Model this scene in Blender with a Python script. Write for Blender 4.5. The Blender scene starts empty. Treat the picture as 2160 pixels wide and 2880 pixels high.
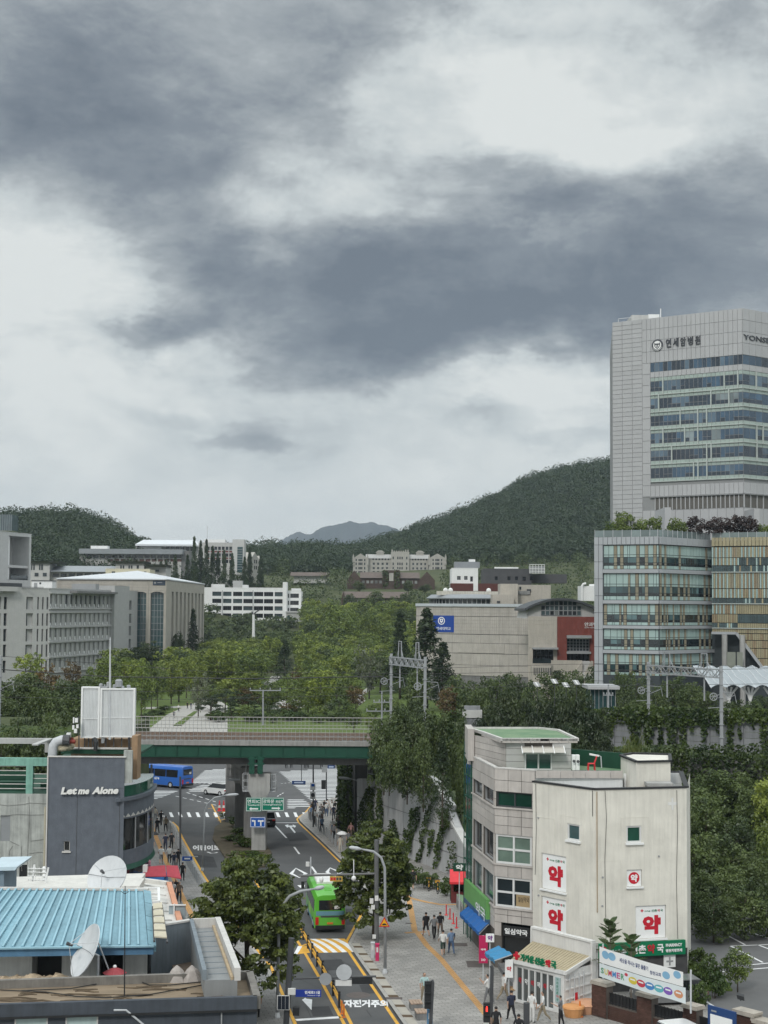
import bpy,bmesh,math,random
import numpy as np
from mathutils import Vector,Matrix
R=math.radians
S=bpy.context.scene
C=S.collection
# ------------------------------------------------------------------ camera
FPX,CX,CY,HOR,CAMZ,ROLL=4329.0,1080.0,1440.0,1710.0,23.5,R(.4)
TH=math.atan((HOR-CY)/FPX)
cam=bpy.data.objects.new('camera',bpy.data.cameras.new('camera'));C.objects.link(cam)
cam.location=(0,0,CAMZ);cam.rotation_euler=(Matrix.Rotation(math.pi/2+TH,3,'X')@Matrix.Rotation(ROLL,3,'Z')).to_euler()
cam.data.sensor_fit='VERTICAL';cam.data.sensor_height=36.0;cam.data.lens=36.0*FPX/2880
cam.data.clip_start=1.0;cam.data.clip_end=20000
S.camera=cam
S.view_settings.view_transform='Standard';S.view_settings.look='None'
S.view_settings.exposure=0.0;S.view_settings.gamma=1.0
S.view_settings.use_curve_mapping=False
S.cycles.max_bounces=5;S.cycles.diffuse_bounces=2;S.cycles.glossy_bounces=2
S.cycles.transmission_bounces=2;S.cycles.transparent_max_bounces=4;S.cycles.volume_bounces=0
S.cycles.use_denoising=True
S.cycles.sample_clamp_indirect=4
# ------------------------------------------------------------------ sky
SUN_EL,SUN_AZ=R(40),R(200)
def build_world():
 w=bpy.data.worlds.new('World');S.world=w;w.use_nodes=True
 nt=w.node_tree;N=nt.nodes;L=nt.links;N.clear()
 def nd(t,**k):
  n=N.new(t)
  for a,b in k.items():setattr(n,a,b)
  return n
 def math_(op,a,b=None,c=None,clamp=False):
  n=nd('ShaderNodeMath',operation=op,use_clamp=clamp)
  for i,x in enumerate((a,b,c)):
   if x is None:continue
   if isinstance(x,(int,float)):n.inputs[i].default_value=x
   else:L.new(x,n.inputs[i])
  return n.outputs[0]
 def vmath(op,a,b=None):
  n=nd('ShaderNodeVectorMath',operation=op)
  for i,x in enumerate((a,b)):
   if x is None:continue
   if isinstance(x,tuple):n.inputs[i].default_value=x
   else:L.new(x,n.inputs[i])
  return n.outputs['Value']if op in('LENGTH','DOT_PRODUCT')else n.outputs[0]
 tc=nd('ShaderNodeTexCoord')
 d=vmath('NORMALIZE',tc.outputs['Generated'])
 sep=nd('ShaderNodeSeparateXYZ');L.new(d,sep.inputs[0])
 z=sep.outputs['Z']
 def noise(vec,scale,detail,rough=.55,off=(0,0,0),dist=0.0):
  mp=vmath('ADD',vec,off)
  n=nd('ShaderNodeTexNoise');n.inputs['Scale'].default_value=scale
  n.inputs['Detail'].default_value=detail;n.inputs['Roughness'].default_value=rough
  n.inputs['Distortion'].default_value=dist
  L.new(mp,n.inputs['Vector']);return n
 flat=vmath('MULTIPLY',d,(1.0,1.0,1.9))
 warp=noise(flat,9.0,5,.6,(3.1,0,0))
 wv=vmath('MULTIPLY',vmath('SUBTRACT',warp.outputs['Color'],(.5,.5,.5)),(.085,.0,.06))
 warp2=noise(flat,34.0,6,.62,(1.7,0,2));wv2=vmath('MULTIPLY',vmath('SUBTRACT',warp2.outputs['Color'],(.5,.5,.5)),(.03,.0,.024))
 wd=vmath('ADD',vmath('ADD',d,wv),wv2)
 def blob(px,py,rx,ry,rot=0):
  c=((px-CX)/FPX,1.0,(HOR-py)/FPX)
  v=vmath('SUBTRACT',wd,c)
  if rot:
   m=nd('ShaderNodeVectorRotate',rotation_type='Y_AXIS');L.new(v,m.inputs['Vector']);m.inputs['Angle'].default_value=R(rot);v=m.outputs[0]
  v=vmath('MULTIPLY',v,(FPX/rx,3.0,FPX/ry))
  ln=vmath('LENGTH',v)
  mr=nd('ShaderNodeMapRange',interpolation_type='SMOOTHERSTEP');L.new(ln,mr.inputs[0])
  mr.inputs[1].default_value=1.6;mr.inputs[2].default_value=.15;mr.inputs[3].default_value=0;mr.inputs[4].default_value=1
  return mr.outputs[0]
 n1=noise(flat,7.0,9,.6,(0,0,4.2),.35).outputs['Fac']
 n2=noise(flat,24.0,8,.66,(7,0,1),.2).outputs['Fac']
 dens=math_('MULTIPLY',math_('SUBTRACT',n1,.5),1.5)
 dens=math_('ADD',dens,math_('MULTIPLY',math_('SUBTRACT',n2,.5),.6))
 dens=math_('ADD',dens,.27)
 for px,py,rx,ry,rot,amt in SKY_BLOBS:
  dens=math_('ADD',dens,math_('MULTIPLY',blob(px,py,rx,ry,rot),amt))
 lowm=nd('ShaderNodeMapRange',interpolation_type='SMOOTHSTEP');L.new(z,lowm.inputs[0])
 lowm.inputs[1].default_value=.02;lowm.inputs[2].default_value=.17;lowm.inputs[3].default_value=.38;lowm.inputs[4].default_value=1
 dens=math_('MULTIPLY',math_('MULTIPLY',dens,lowm.outputs[0]),.93)
 ramp=nd('ShaderNodeValToRGB');L.new(dens,ramp.inputs[0])
 e=ramp.color_ramp.elements
 e[0].position=0.0;e[0].color=(.76,.79,.775,1)
 e[1].position=1.0;e[1].color=(.142,.170,.206,1)
 for p,c in((.27,(.585,.63,.635,1)),(.48,(.38,.415,.435,1)),(.74,(.222,.254,.288,1))):
  x=e.new(p);x.color=c
 up=nd('ShaderNodeMapRange',interpolation_type='SMOOTHSTEP');L.new(z,up.inputs[0])
 up.inputs[1].default_value=.33;up.inputs[2].default_value=.95;up.inputs[3].default_value=1.0;up.inputs[4].default_value=SKY_ZENITH
 cl=nd('ShaderNodeMix',data_type='RGBA',blend_type='MULTIPLY');cl.inputs['Factor'].default_value=1
 L.new(ramp.outputs['Color'],cl.inputs['A'])
 cmb=nd('ShaderNodeCombineXYZ')
 for i in range(3):L.new(up.outputs[0],cmb.inputs[i])
 L.new(cmb.outputs[0],cl.inputs['B'])
 sky=nd('ShaderNodeTexSky',sky_type='NISHITA');sky.sun_disc=False
 sky.sun_elevation=SUN_EL;sky.sun_rotation=SUN_AZ
 sc=nd('ShaderNodeVectorMath',operation='SCALE');L.new(cl.outputs['Result'],sc.inputs[0]);sc.inputs['Scale'].default_value=10.0*SKY_GAIN
 mx=nd('ShaderNodeMix',data_type='RGBA');mx.inputs['Factor'].default_value=.97
 L.new(sky.outputs[0],mx.inputs['A']);L.new(sc.outputs[0],mx.inputs['B'])
 bg=nd('ShaderNodeBackground');bg.inputs['Strength'].default_value=.1
 L.new(mx.outputs['Result'],bg.inputs['Color'])
 out=nd('ShaderNodeOutputWorld');L.new(bg.outputs[0],out.inputs[0])
 w.cycles.sampling_method='MANUAL';w.cycles.sample_map_resolution=512
SKY_ZENITH,SKY_GAIN=2.7,1.0
SKY_BLOBS=[(300,330,640,240,0,.48),(150,500,420,170,0,.3),(520,640,330,150,20,.35),(760,800,480,150,14,.45),(1230,830,640,180,4,.42),(1800,760,600,220,-4,.42),(930,1000,330,100,8,.4),(1450,940,420,110,0,.25),(1120,830,260,120,0,.2),(930,90,560,120,0,.25),(2000,80,420,160,0,.25),(1620,560,500,80,-6,.2),(690,1262,150,36,0,.36),(430,960,130,70,10,.3),(1400,1160,170,50,0,.24),(1580,1240,200,32,-4,.3),(560,1190,260,30,-5,.2),(1330,330,330,180,-20,-.3),(1720,400,420,150,0,-.16),(190,830,300,120,8,-.42),(1050,380,160,90,-20,-.25),(420,1100,500,110,0,-.2),(1500,1080,300,60,-8,-.25)]
build_world()
sd=bpy.data.lights.new('sun','SUN');sd.energy=1.5;sd.angle=R(11);sd.color=(1,.96,.9)
sun=bpy.data.objects.new('sun',sd);C.objects.link(sun)
sv=Vector((math.sin(SUN_AZ)*math.cos(SUN_EL),math.cos(SUN_AZ)*math.cos(SUN_EL),math.sin(SUN_EL)))
sun.rotation_euler=(-sv).to_track_quat('-Z','Y').to_euler();sun.location=sv*300
# ------------------------------------------------------------------ picture <-> place (measuring helpers)
sT,cT,sR,cR=math.sin(TH),math.cos(TH),math.sin(ROLL),math.cos(ROLL)
def ray(px,py):
 a=(px-CX)/FPX;b=(CY-py)/FPX
 a,b=a*cR-b*sR,a*sR+b*cR
 return(a,cT-sT*b,sT+cT*b)
def at(px,py,Y):
 r=ray(px,py);t=Y/r[1]
 return Vector((r[0]*t,Y,CAMZ+r[2]*t))
def gnd(px,py,z=0.0):
 r=ray(px,py);t=(z-CAMZ)/r[2]
 return Vector((r[0]*t,r[1]*t,z))
def zat(py,Y):return at(CX,py,Y).z
def xat(px,Y):return(px-CX)/FPX*Y/cT
class Facade:
 """vertical plane from A to B (left to right seen from outside)"""
 def __init__(s,A,B):
  s.a=Vector((A[0],A[1]));s.b=Vector((B[0],B[1]));s.w=(s.b-s.a).length
  s.d=(s.b-s.a)/s.w;s.n=Vector((s.d.y,-s.d.x))
 def p(s,u,z,o=0.0):
  q=s.a+s.d*u+s.n*o
  return(q.x,q.y,z)
 def hit(s,px,py=None):
  r=ray(px,py if py is not None else HOR)
  den=r[0]*s.n.x+r[1]*s.n.y
  t=(s.a.x*s.n.x+s.a.y*s.n.y)/den
  q=Vector((r[0]*t,r[1]*t))-s.a
  return q.dot(s.d),CAMZ+r[2]*t
 def u(s,px,py=None):return s.hit(px,py)[0]
 def z(s,px,py):return s.hit(px,py)[1]
def fpx(px1,Y1,px2,Y2):return Facade((xat(px1,Y1),Y1),(xat(px2,Y2),Y2))
# ------------------------------------------------------------------ mesh builder
class MB:
 def __init__(s):s.v=[];s.f=[];s.m=[];s.cur=0
 def add(s,vs,fs):
  b=len(s.v);s.v.extend([tuple(x)for x in vs]);s.f.extend([tuple(i+b for i in f)for f in fs]);s.m.extend([s.cur]*len(fs));return s
 def quad(s,a,b,c,d):return s.add((a,b,c,d),((0,1,2,3),))
 def hexa(s,p):return s.add(p,((0,3,2,1),(4,5,6,7),(0,1,5,4),(1,2,6,5),(2,3,7,6),(3,0,4,7)))
 def box(s,x0,x1,y0,y1,z0,z1):
  return s.hexa([(x0,y0,z0),(x1,y0,z0),(x1,y1,z0),(x0,y1,z0),(x0,y0,z1),(x1,y0,z1),(x1,y1,z1),(x0,y1,z1)])
 def bbox(s,x0,x1,y0,y1,z0,z1,b=.02):
  """box with chamfered vertical and top edges"""
  lo=[(x0+b,y0),(x1-b,y0),(x1,y0+b),(x1,y1-b),(x1-b,y1),(x0+b,y1),(x0,y1-b),(x0,y0+b)]
  cx,cy=(x0+x1)/2,(y0+y1)/2
  top=[(cx+(x-cx)*(1-2*b/(x1-x0)),cy+(y-cy)*(1-2*b/(y1-y0)))for x,y in lo]
  vs=[(x,y,z0)for x,y in lo]+[(x,y,z1-b)for x,y in lo]+[(x,y,z1)for x,y in top]
  fs=[(i,(i+1)%8,8+(i+1)%8,8+i)for i in range(8)]+[(8+i,8+(i+1)%8,16+(i+1)%8,16+i)for i in range(8)]
  fs+=[tuple(range(16,24)),tuple(range(7,-1,-1))]
  return s.add(vs,fs)
 def fbox(s,F,u0,u1,z0,z1,o0,o1):
  """box on a facade; o = distance outwards from the plane"""
  return s.hexa([F.p(u0,z0,o1),F.p(u1,z0,o1),F.p(u1,z0,o0),F.p(u0,z0,o0),F.p(u0,z1,o1),F.p(u1,z1,o1),F.p(u1,z1,o0),F.p(u0,z1,o0)])
 def fquad(s,F,u0,u1,z0,z1,o=0.0):return s.quad(F.p(u0,z0,o),F.p(u1,z0,o),F.p(u1,z1,o),F.p(u0,z1,o))
 def fwall(s,F,u0,u1,z0,z1,holes=(),depth=.3,o=0.0):
  """wall face with real openings: reveals are depth deep"""
  us=sorted({u0,u1,*[max(u0,min(u1,h[0]))for h in holes],*[max(u0,min(u1,h[1]))for h in holes]})
  zs=sorted({z0,z1,*[max(z0,min(z1,h[2]))for h in holes],*[max(z0,min(z1,h[3]))for h in holes]})
  for j in range(len(zs)-1):
   zc=(zs[j]+zs[j+1])/2;run=None
   for i in range(len(us)-1):
    uc=(us[i]+us[i+1])/2
    hole=any(h[0]<uc<h[1]and h[2]<zc<h[3]for h in holes)
    if not hole and run is None:run=us[i]
    if hole and run is not None:s.fquad(F,run,us[i],zs[j],zs[j+1],o);run=None
   if run is not None:s.fquad(F,run,us[-1],zs[j],zs[j+1],o)
  for h in holes:
   a,b,c,d=h[:4]
   s.quad(F.p(a,c,o),F.p(a,c,o-depth),F.p(a,d,o-depth),F.p(a,d,o))
   s.quad(F.p(b,c,o-depth),F.p(b,c,o),F.p(b,d,o),F.p(b,d,o-depth))
   s.quad(F.p(a,c,o),F.p(b,c,o),F.p(b,c,o-depth),F.p(a,c,o-depth))
   s.quad(F.p(a,d,o-depth),F.p(b,d,o-depth),F.p(b,d,o),F.p(a,d,o))
  return s
 def prism(s,poly,z0,z1):
  n=len(poly)
  ar=sum(poly[i][0]*poly[(i+1)%n][1]-poly[(i+1)%n][0]*poly[i][1]for i in range(n))
  if ar<0:poly=list(reversed(poly))
  vs=[(p[0],p[1],z0)for p in poly]+[(p[0],p[1],z1)for p in poly]
  return s.add(vs,[tuple(range(n-1,-1,-1)),tuple(range(n,2*n))]+[(i,(i+1)%n,n+(i+1)%n,n+i)for i in range(n)])
 def sheet(s,poly,z):
  n=len(poly)
  ar=sum(poly[i][0]*poly[(i+1)%n][1]-poly[(i+1)%n][0]*poly[i][1]for i in range(n))
  if ar<0:poly=list(reversed(poly))
  return s.add([(p[0],p[1],p[2]if len(p)>2 and z is None else z)for p in poly],[tuple(range(n))])
 def fprism(s,F,poly,o0,o1):
  """polygon (u,z) on a facade, thickened from o0 to o1"""
  n=len(poly)
  vs=[F.p(u,z,o1)for u,z in poly]+[F.p(u,z,o0)for u,z in poly]
  return s.add(vs,[tuple(range(n)),tuple(range(2*n-1,n-1,-1))]+[(i,n+i,n+(i+1)%n,(i+1)%n)for i in range(n)])
 def tube(s,pts,r,n=8,r1=None,caps=True):
  pts=[Vector(p)for p in pts];k=len(pts);b=len(s.v);prev=None
  for i,p in enumerate(pts):
   t=(pts[min(i+1,k-1)]-pts[max(i-1,0)])
   t=t.normalized()if t.length>1e-9 else Vector((0,0,1))
   if prev is None:
    a=t.cross(Vector((0,0,1)));
    if a.length<1e-3:a=Vector((1,0,0))
    a.normalize()
   else:
    a=prev-t*prev.dot(t);a.normalize()
   prev=a;c=t.cross(a)
   rr=(r[i]if isinstance(r,(list,tuple))else(r if r1 is None else r+(r1-r)*i/max(1,k-1)))
   for j in range(n):
    w=2*math.pi*j/n
    s.v.append(tuple(p+a*(rr*math.cos(w))+c*(rr*math.sin(w))))
  for i in range(k-1):
   for j in range(n):
    s.f.append((b+i*n+j,b+i*n+(j+1)%n,b+(i+1)*n+(j+1)%n,b+(i+1)*n+j));s.m.append(s.cur)
  if caps:
   s.f.append(tuple(b+j for j in range(n-1,-1,-1)));s.f.append(tuple(b+(k-1)*n+j for j in range(n)));s.m+=[s.cur]*2
  return s
 def bar(s,p,q,w,h=None):
  """rectangular bar between two points"""
  h=h or w;p,q=Vector(p),Vector(q);t=(q-p).normalized()
  a=t.cross(Vector((0,0,1)))
  if a.length<1e-3:a=Vector((1,0,0))
  a.normalize();c=a.cross(t);a=a*(w/2);c=c*(h/2)
  return s.hexa([p-a-c,p+a-c,q+a-c,q-a-c,p-a+c,p+a+c,q+a+c,q-a+c])
 def lathe(s,prof,n=12,c=(0,0),z0=0.0):
  b=len(s.v);k=len(prof)
  for r,z in prof:
   for j in range(n):
    w=2*math.pi*j/n;s.v.append((c[0]+r*math.cos(w),c[1]+r*math.sin(w),z0+z))
  for i in range(k-1):
   for j in range(n):
    s.f.append((b+i*n+j,b+i*n+(j+1)%n,b+(i+1)*n+(j+1)%n,b+(i+1)*n+j));s.m.append(s.cur)
  s.f.append(tuple(b+j for j in range(n-1,-1,-1)));s.f.append(tuple(b+(k-1)*n+j for j in range(n)));s.m+=[s.cur]*2
  return s
 def disc(s,F,u,z,r,o0,o1,n=24):
  return s.fprism(F,[(u+r*math.cos(2*math.pi*i/n),z+r*math.sin(2*math.pi*i/n))for i in range(n)],o0,o1)
 def ball(s,c,r,n=10,sq=(1,1,1)):
  prof=[(math.sin(math.pi*i/6)*r,-math.cos(math.pi*i/6)*r)for i in range(7)]
  prof[0]=(r*.02,-r);prof[-1]=(r*.02,r);b=len(s.v);s.lathe(prof,n)
  for i in range(b,len(s.v)):
   x,y,z=s.v[i];s.v[i]=(c[0]+x*sq[0],c[1]+y*sq[1],c[2]+z*sq[2])
  return s
 def build(s,name,mats,parent=None,label=None,smooth=False,kind=None):
  me=bpy.data.meshes.new(name)
  off=WL.get(parent.name,(0,0,0))if parent else(0,0,0)
  vs=[(x-off[0],y-off[1],z-off[2])for x,y,z in s.v]if parent and any(off)else s.v
  me.from_pydata(vs,[],s.f)
  if not isinstance(mats,(list,tuple)):mats=[mats]
  for m in mats:me.materials.append(m)
  if len(mats)>1:me.polygons.foreach_set('material_index',s.m)
  if smooth is True:me.polygons.foreach_set('use_smooth',[True]*len(me.polygons))
  elif smooth:
   me.polygons.foreach_set('use_smooth',[True]*len(me.polygons));me.set_sharp_from_angle(angle=R(smooth))
  me.update()
  return link(name,me,parent,label,kind)
WL={}
def link(name,me,parent=None,label=None,kind=None):
 o=bpy.data.objects.new(name,me);C.objects.link(o)
 if parent:o.parent=parent;WL[o.name]=WL.get(parent.name,(0,0,0))
 if label:o['label']=label
 if kind:o['kind']=kind
 return o
def tag(o,label,cat,group=None,kind=None):
 o['label']=label;o['category']=cat
 if group:o['group']=group
 if kind:o['kind']=kind
 return o
def thing(name,label,cat,loc=(0,0,0),group=None,rz=0.0):
 o=bpy.data.objects.new(name,None);C.objects.link(o);o.empty_display_size=.2
 o.location=loc;o.rotation_euler=(0,0,rz);WL[o.name]=tuple(loc)
 return tag(o,label,cat,group)
def proto(name):
 """a thing modelled round the origin, to be moved and copied"""
 o=bpy.data.objects.new(name,None);C.objects.link(o);o.empty_display_size=.2;WL[o.name]=(0,0,0);return o
def kids(o):return list(o.children)
def copy_tree(o,parent=None):
 c=o.copy();C.objects.link(c)
 if parent:c.parent=parent
 for ch in kids(o):copy_tree(ch,c)
 return c
USED=set()
def place(pr,loc,rz=0.0,label=None,cat=None,group=None,sc=None,tree=True):
 """first call moves the prototype itself, later calls copy it with its parts"""
 if pr.name in USED:o=copy_tree(pr)
 else:o=pr;USED.add(pr.name)
 o.location=loc;o.rotation_euler=(0,0,rz)
 if sc is not None:o.scale=(sc,sc,sc)if isinstance(sc,(int,float))else sc
 if 'group' in o and not group:del o['group']
 return tag(o,label,cat,group)
def setting(o):
 o['kind']='structure';return o
 # ------------------------------------------------------------------ materials
MATS={}
def mat(name,col,rough=.75,var=.12,scale=1.5,bump=0.0,bscale=30.0,streak=0.0,metal=0.0,spec=.35,rnd=0.0,col2=None,stretch=None,tint=0.0,emit=0.0,coat=0.0):
 if name in MATS:return MATS[name]
 m=bpy.data.materials.new(name);m.use_nodes=True;nt=m.node_tree;N=nt.nodes;L=nt.links
 b=N['Principled BSDF'];b.inputs['Roughness'].default_value=rough;b.inputs['Metallic'].default_value=metal
 b.inputs['Specular IOR Level'].default_value=spec
 if coat:b.inputs['Coat Weight'].default_value=coat
 g=N.new('ShaderNodeNewGeometry');pos=g.outputs['Position']
 if stretch:
  q=N.new('ShaderNodeVectorMath');q.operation='MULTIPLY';L.new(pos,q.inputs[0]);q.inputs[1].default_value=stretch;pos=q.outputs[0]
 n=N.new('ShaderNodeTexNoise');n.inputs['Scale'].default_value=scale;n.inputs['Detail'].default_value=5;n.inputs['Roughness'].default_value=.62
 L.new(pos,n.inputs['Vector'])
 r=N.new('ShaderNodeMapRange');L.new(n.outputs['Fac'],r.inputs[0]);r.inputs[1].default_value=.28;r.inputs[2].default_value=.72
 mx=N.new('ShaderNodeMix');mx.data_type='RGBA';L.new(r.outputs[0],mx.inputs['Factor'])
 c2=col2 or tuple(min(1,c*(1+var))for c in col);c1=tuple(c*(1-var)for c in col)if not col2 else col
 mx.inputs['A'].default_value=(*c1,1);mx.inputs['B'].default_value=(*c2,1)
 c=mx.outputs['Result']
 def mul(c,fac):
  k=N.new('ShaderNodeMix');k.data_type='RGBA';k.blend_type='MULTIPLY';k.inputs['Factor'].default_value=1
  L.new(c,k.inputs['A']);cb=N.new('ShaderNodeCombineXYZ')
  for i in range(3):L.new(fac,cb.inputs[i])
  L.new(cb.outputs[0],k.inputs['B']);return k.outputs['Result']
 if streak:
  q=N.new('ShaderNodeVectorMath');q.operation='MULTIPLY';L.new(g.outputs['Position'],q.inputs[0]);q.inputs[1].default_value=(2.4,2.4,.16)
  n2=N.new('ShaderNodeTexNoise');n2.inputs['Scale'].default_value=1.6;n2.inputs['Detail'].default_value=6;n2.inputs['Roughness'].default_value=.7;L.new(q.outputs[0],n2.inputs['Vector'])
  r2=N.new('ShaderNodeMapRange');L.new(n2.outputs['Fac'],r2.inputs[0]);r2.inputs[1].default_value=.42;r2.inputs[2].default_value=.75;r2.inputs[3].default_value=1;r2.inputs[4].default_value=1-streak
  c=mul(c,r2.outputs[0])
 if rnd:
  oi=N.new('ShaderNodeObjectInfo');r3=N.new('ShaderNodeMapRange');L.new(oi.outputs['Random'],r3.inputs[0]);r3.inputs[3].default_value=1-rnd;r3.inputs[4].default_value=1+rnd
  c=mul(c,r3.outputs[0])
 L.new(c,b.inputs['Base Color'])
 if bump:
  n3=N.new('ShaderNodeTexNoise');n3.inputs['Scale'].default_value=bscale;n3.inputs['Detail'].default_value=4;L.new(g.outputs['Position'],n3.inputs['Vector'])
  bp=N.new('ShaderNodeBump');bp.inputs['Strength'].default_value=bump;bp.inputs['Distance'].default_value=.05;L.new(n3.outputs['Fac'],bp.inputs['Height']);L.new(bp.outputs[0],b.inputs['Normal'])
 if emit:
  b.inputs['Emission Color'].default_value=(*col,1);b.inputs['Emission Strength'].default_value=emit
 MATS[name]=m;return m
def glass(name,col,rough=.06,var=.35,scale=.35,spec=.6,rnd=.25):
 return mat(name,col,rough,var,scale,spec=spec,rnd=rnd)
def leafmat(name,c1,c2,scale=.35,rnd=.18,trans=.3,isl=.7):
 """leaf colour: clumps of two greens, a little light passing through"""
 if name in MATS:return MATS[name]
 m=bpy.data.materials.new(name);m.use_nodes=True;nt=m.node_tree;N=nt.nodes;L=nt.links;N.clear()
 out=N.new('ShaderNodeOutputMaterial');g=N.new('ShaderNodeNewGeometry')
 n=N.new('ShaderNodeTexNoise');n.inputs['Scale'].default_value=scale;n.inputs['Detail'].default_value=3;L.new(g.outputs['Position'],n.inputs['Vector'])
 r=N.new('ShaderNodeMapRange');L.new(n.outputs['Fac'],r.inputs[0]);r.inputs[1].default_value=.33;r.inputs[2].default_value=.67
 ri=N.new('ShaderNodeMath');ri.operation='MULTIPLY_ADD';L.new(g.outputs['Random Per Island'],ri.inputs[0]);ri.inputs[1].default_value=isl;ri.inputs[2].default_value=-isl/2
 ad=N.new('ShaderNodeMath');ad.operation='ADD';ad.use_clamp=True;L.new(r.outputs[0],ad.inputs[0]);L.new(ri.outputs[0],ad.inputs[1])
 mx=N.new('ShaderNodeMix');mx.data_type='RGBA';L.new(ad.outputs[0],mx.inputs['Factor']);mx.inputs['A'].default_value=(*c1,1);mx.inputs['B'].default_value=(*c2,1)
 oi=N.new('ShaderNodeObjectInfo');r3=N.new('ShaderNodeMapRange');L.new(oi.outputs['Random'],r3.inputs[0]);r3.inputs[3].default_value=1-rnd;r3.inputs[4].default_value=1+rnd
 hs=N.new('ShaderNodeHueSaturation');L.new(mx.outputs['Result'],hs.inputs['Color']);L.new(r3.outputs[0],hs.inputs['Value'])
 df=N.new('ShaderNodeBsdfDiffuse');tr=N.new('ShaderNodeBsdfTranslucent');L.new(hs.outputs[0],df.inputs['Color']);L.new(hs.outputs[0],tr.inputs['Color'])
 gl=N.new('ShaderNodeBsdfGlossy');gl.inputs['Roughness'].default_value=.45;gl.inputs['Color'].default_value=(.9,.95,.9,1)
 ms=N.new('ShaderNodeMixShader');ms.inputs[0].default_value=trans;L.new(df.outputs[0],ms.inputs[1]);L.new(tr.outputs[0],ms.inputs[2])
 m2=N.new('ShaderNodeMixShader');m2.inputs[0].default_value=.035;L.new(ms.outputs[0],m2.inputs[1]);L.new(gl.outputs[0],m2.inputs[2])
 L.new(m2.outputs[0],out.inputs[0]);MATS[name]=m;return m
 # ------------------------------------------------------------------ lettering (fonts that ship with Blender)
TXT={}
def text_geo(s,bold=0.0):
 k=(s,bold)
 if k not in TXT:
  cu=bpy.data.curves.new('t','FONT');cu.body=s;cu.size=1;cu.fill_mode='BOTH';cu.resolution_u=2;cu.offset=bold
  ob=bpy.data.objects.new('t',cu);me=ob.to_mesh()
  vs=[tuple(v.co)for v in me.vertices];fs=[tuple(p.vertices)for p in me.polygons]
  ob.to_mesh_clear();bpy.data.objects.remove(ob);bpy.data.curves.remove(cu)
  x0=min(v[0]for v in vs);x1=max(v[0]for v in vs);y0=min(v[1]for v in vs);y1=max(v[1]for v in vs)
  TXT[k]=([((v[0]-x0)/(x1-x0),(v[1]-y0)/(y1-y0))for v in vs],fs,(x1-x0)/(y1-y0))
 return TXT[k]
def put_text(mb,s,fn,bold=0.0,thick=None):
 """lettering mapped by fn(u,v,side) with u,v in 0..1 over its own box"""
 vs,fs,asp=text_geo(s,bold)
 mb.add([fn(u,v,1)for u,v in vs],fs)
 if thick:
  ed={}
  for f in fs:
   for i in range(len(f)):
    e=(f[i],f[(i+1)%len(f)]);ed[e]=1
  side=[(b,a,a+len(vs),b+len(vs))for a,b in ed if(b,a)not in ed]
  mb.add([fn(u,v,1)for u,v in vs]+[fn(u,v,0)for u,v in vs],side)
 return mb
def ftext(F,s,u0,u1,z0,z1,o,m,parent,name='lettering',bold=.012,thick=0.0,dz=0.0,label=None):
 """text filling u0..u1 x z0..z1 on a facade; dz = rise of the baseline from u0 to u1"""
 mb=MB();put_text(mb,s,lambda u,v,t:F.p(u0+(u1-u0)*u,z0+(z1-z0)*v+dz*u,o+(thick if t else 0)),bold,thick)
 return mb.build(name,m,parent,label)
 # ------------------------------------------------------------------ foliage
def np_mesh(name,V,Fq,mats):
 me=bpy.data.meshes.new(name);nf=len(Fq);k=Fq.shape[1]
 me.vertices.add(len(V));me.vertices.foreach_set('co',np.ascontiguousarray(V,dtype=np.float32).ravel())
 me.loops.add(nf*k);me.loops.foreach_set('vertex_index',np.ascontiguousarray(Fq,dtype=np.int32).ravel())
 me.polygons.add(nf);me.polygons.foreach_set('loop_start',np.arange(0,nf*k,k,dtype=np.int32))
 for m in(mats if isinstance(mats,(list,tuple))else[mats]):me.materials.append(m)
 me.update(calc_edges=True);return me
def leaves(rng,P,Nrm,size,asp=.55,droop=0.0):
 """one leaf-shaped quad per point P with normals near Nrm"""
 n=len(P);Nn=Nrm+rng.normal(0,.45,(n,3));Nn/=np.linalg.norm(Nn,axis=1)[:,None]+1e-9
 t=np.cross(Nn,rng.normal(0,1,(n,3)));t/=np.linalg.norm(t,axis=1)[:,None]+1e-9
 if droop:t[:,2]-=droop;t/=np.linalg.norm(t,axis=1)[:,None];Nn=np.cross(t,rng.normal(0,1,(n,3)));Nn/=np.linalg.norm(Nn,axis=1)[:,None]+1e-9
 b=np.cross(Nn,t);sz=(size*rng.uniform(.6,1.25,n))[:,None]
 V=np.stack([P-t*sz*.5,P+b*sz*asp*.5-t*sz*.05,P+t*sz*.5,P-b*sz*asp*.5-t*sz*.05],1).reshape(-1,3)
 return V,np.arange(4*n).reshape(-1,4)
def clump_cloud(rng,Cn,Rd,n_per,size,up=.5,asp=.55,droop=0.0,flat=.7):
 """leaf quads over the skin of many small clumps: light tops, dark gaps"""
 K=len(Cn);D=rng.normal(0,1,(K,n_per,3));D/=np.linalg.norm(D,axis=2)[:,:,None]
 D[:,:,2]=np.abs(D[:,:,2])*np.where(rng.random((K,n_per))<.72,1,-1)
 rad=Rd[:,None,None]*rng.uniform(.62,1.06,(K,n_per,1))
 P=Cn[:,None,:]+D*rad*np.array([1,1,flat])
 Nn=D+np.array([0,0,up]);Nn/=np.linalg.norm(Nn,axis=2)[:,:,None]
 return leaves(rng,P.reshape(-1,3),Nn.reshape(-1,3),size,asp,droop)
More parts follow.
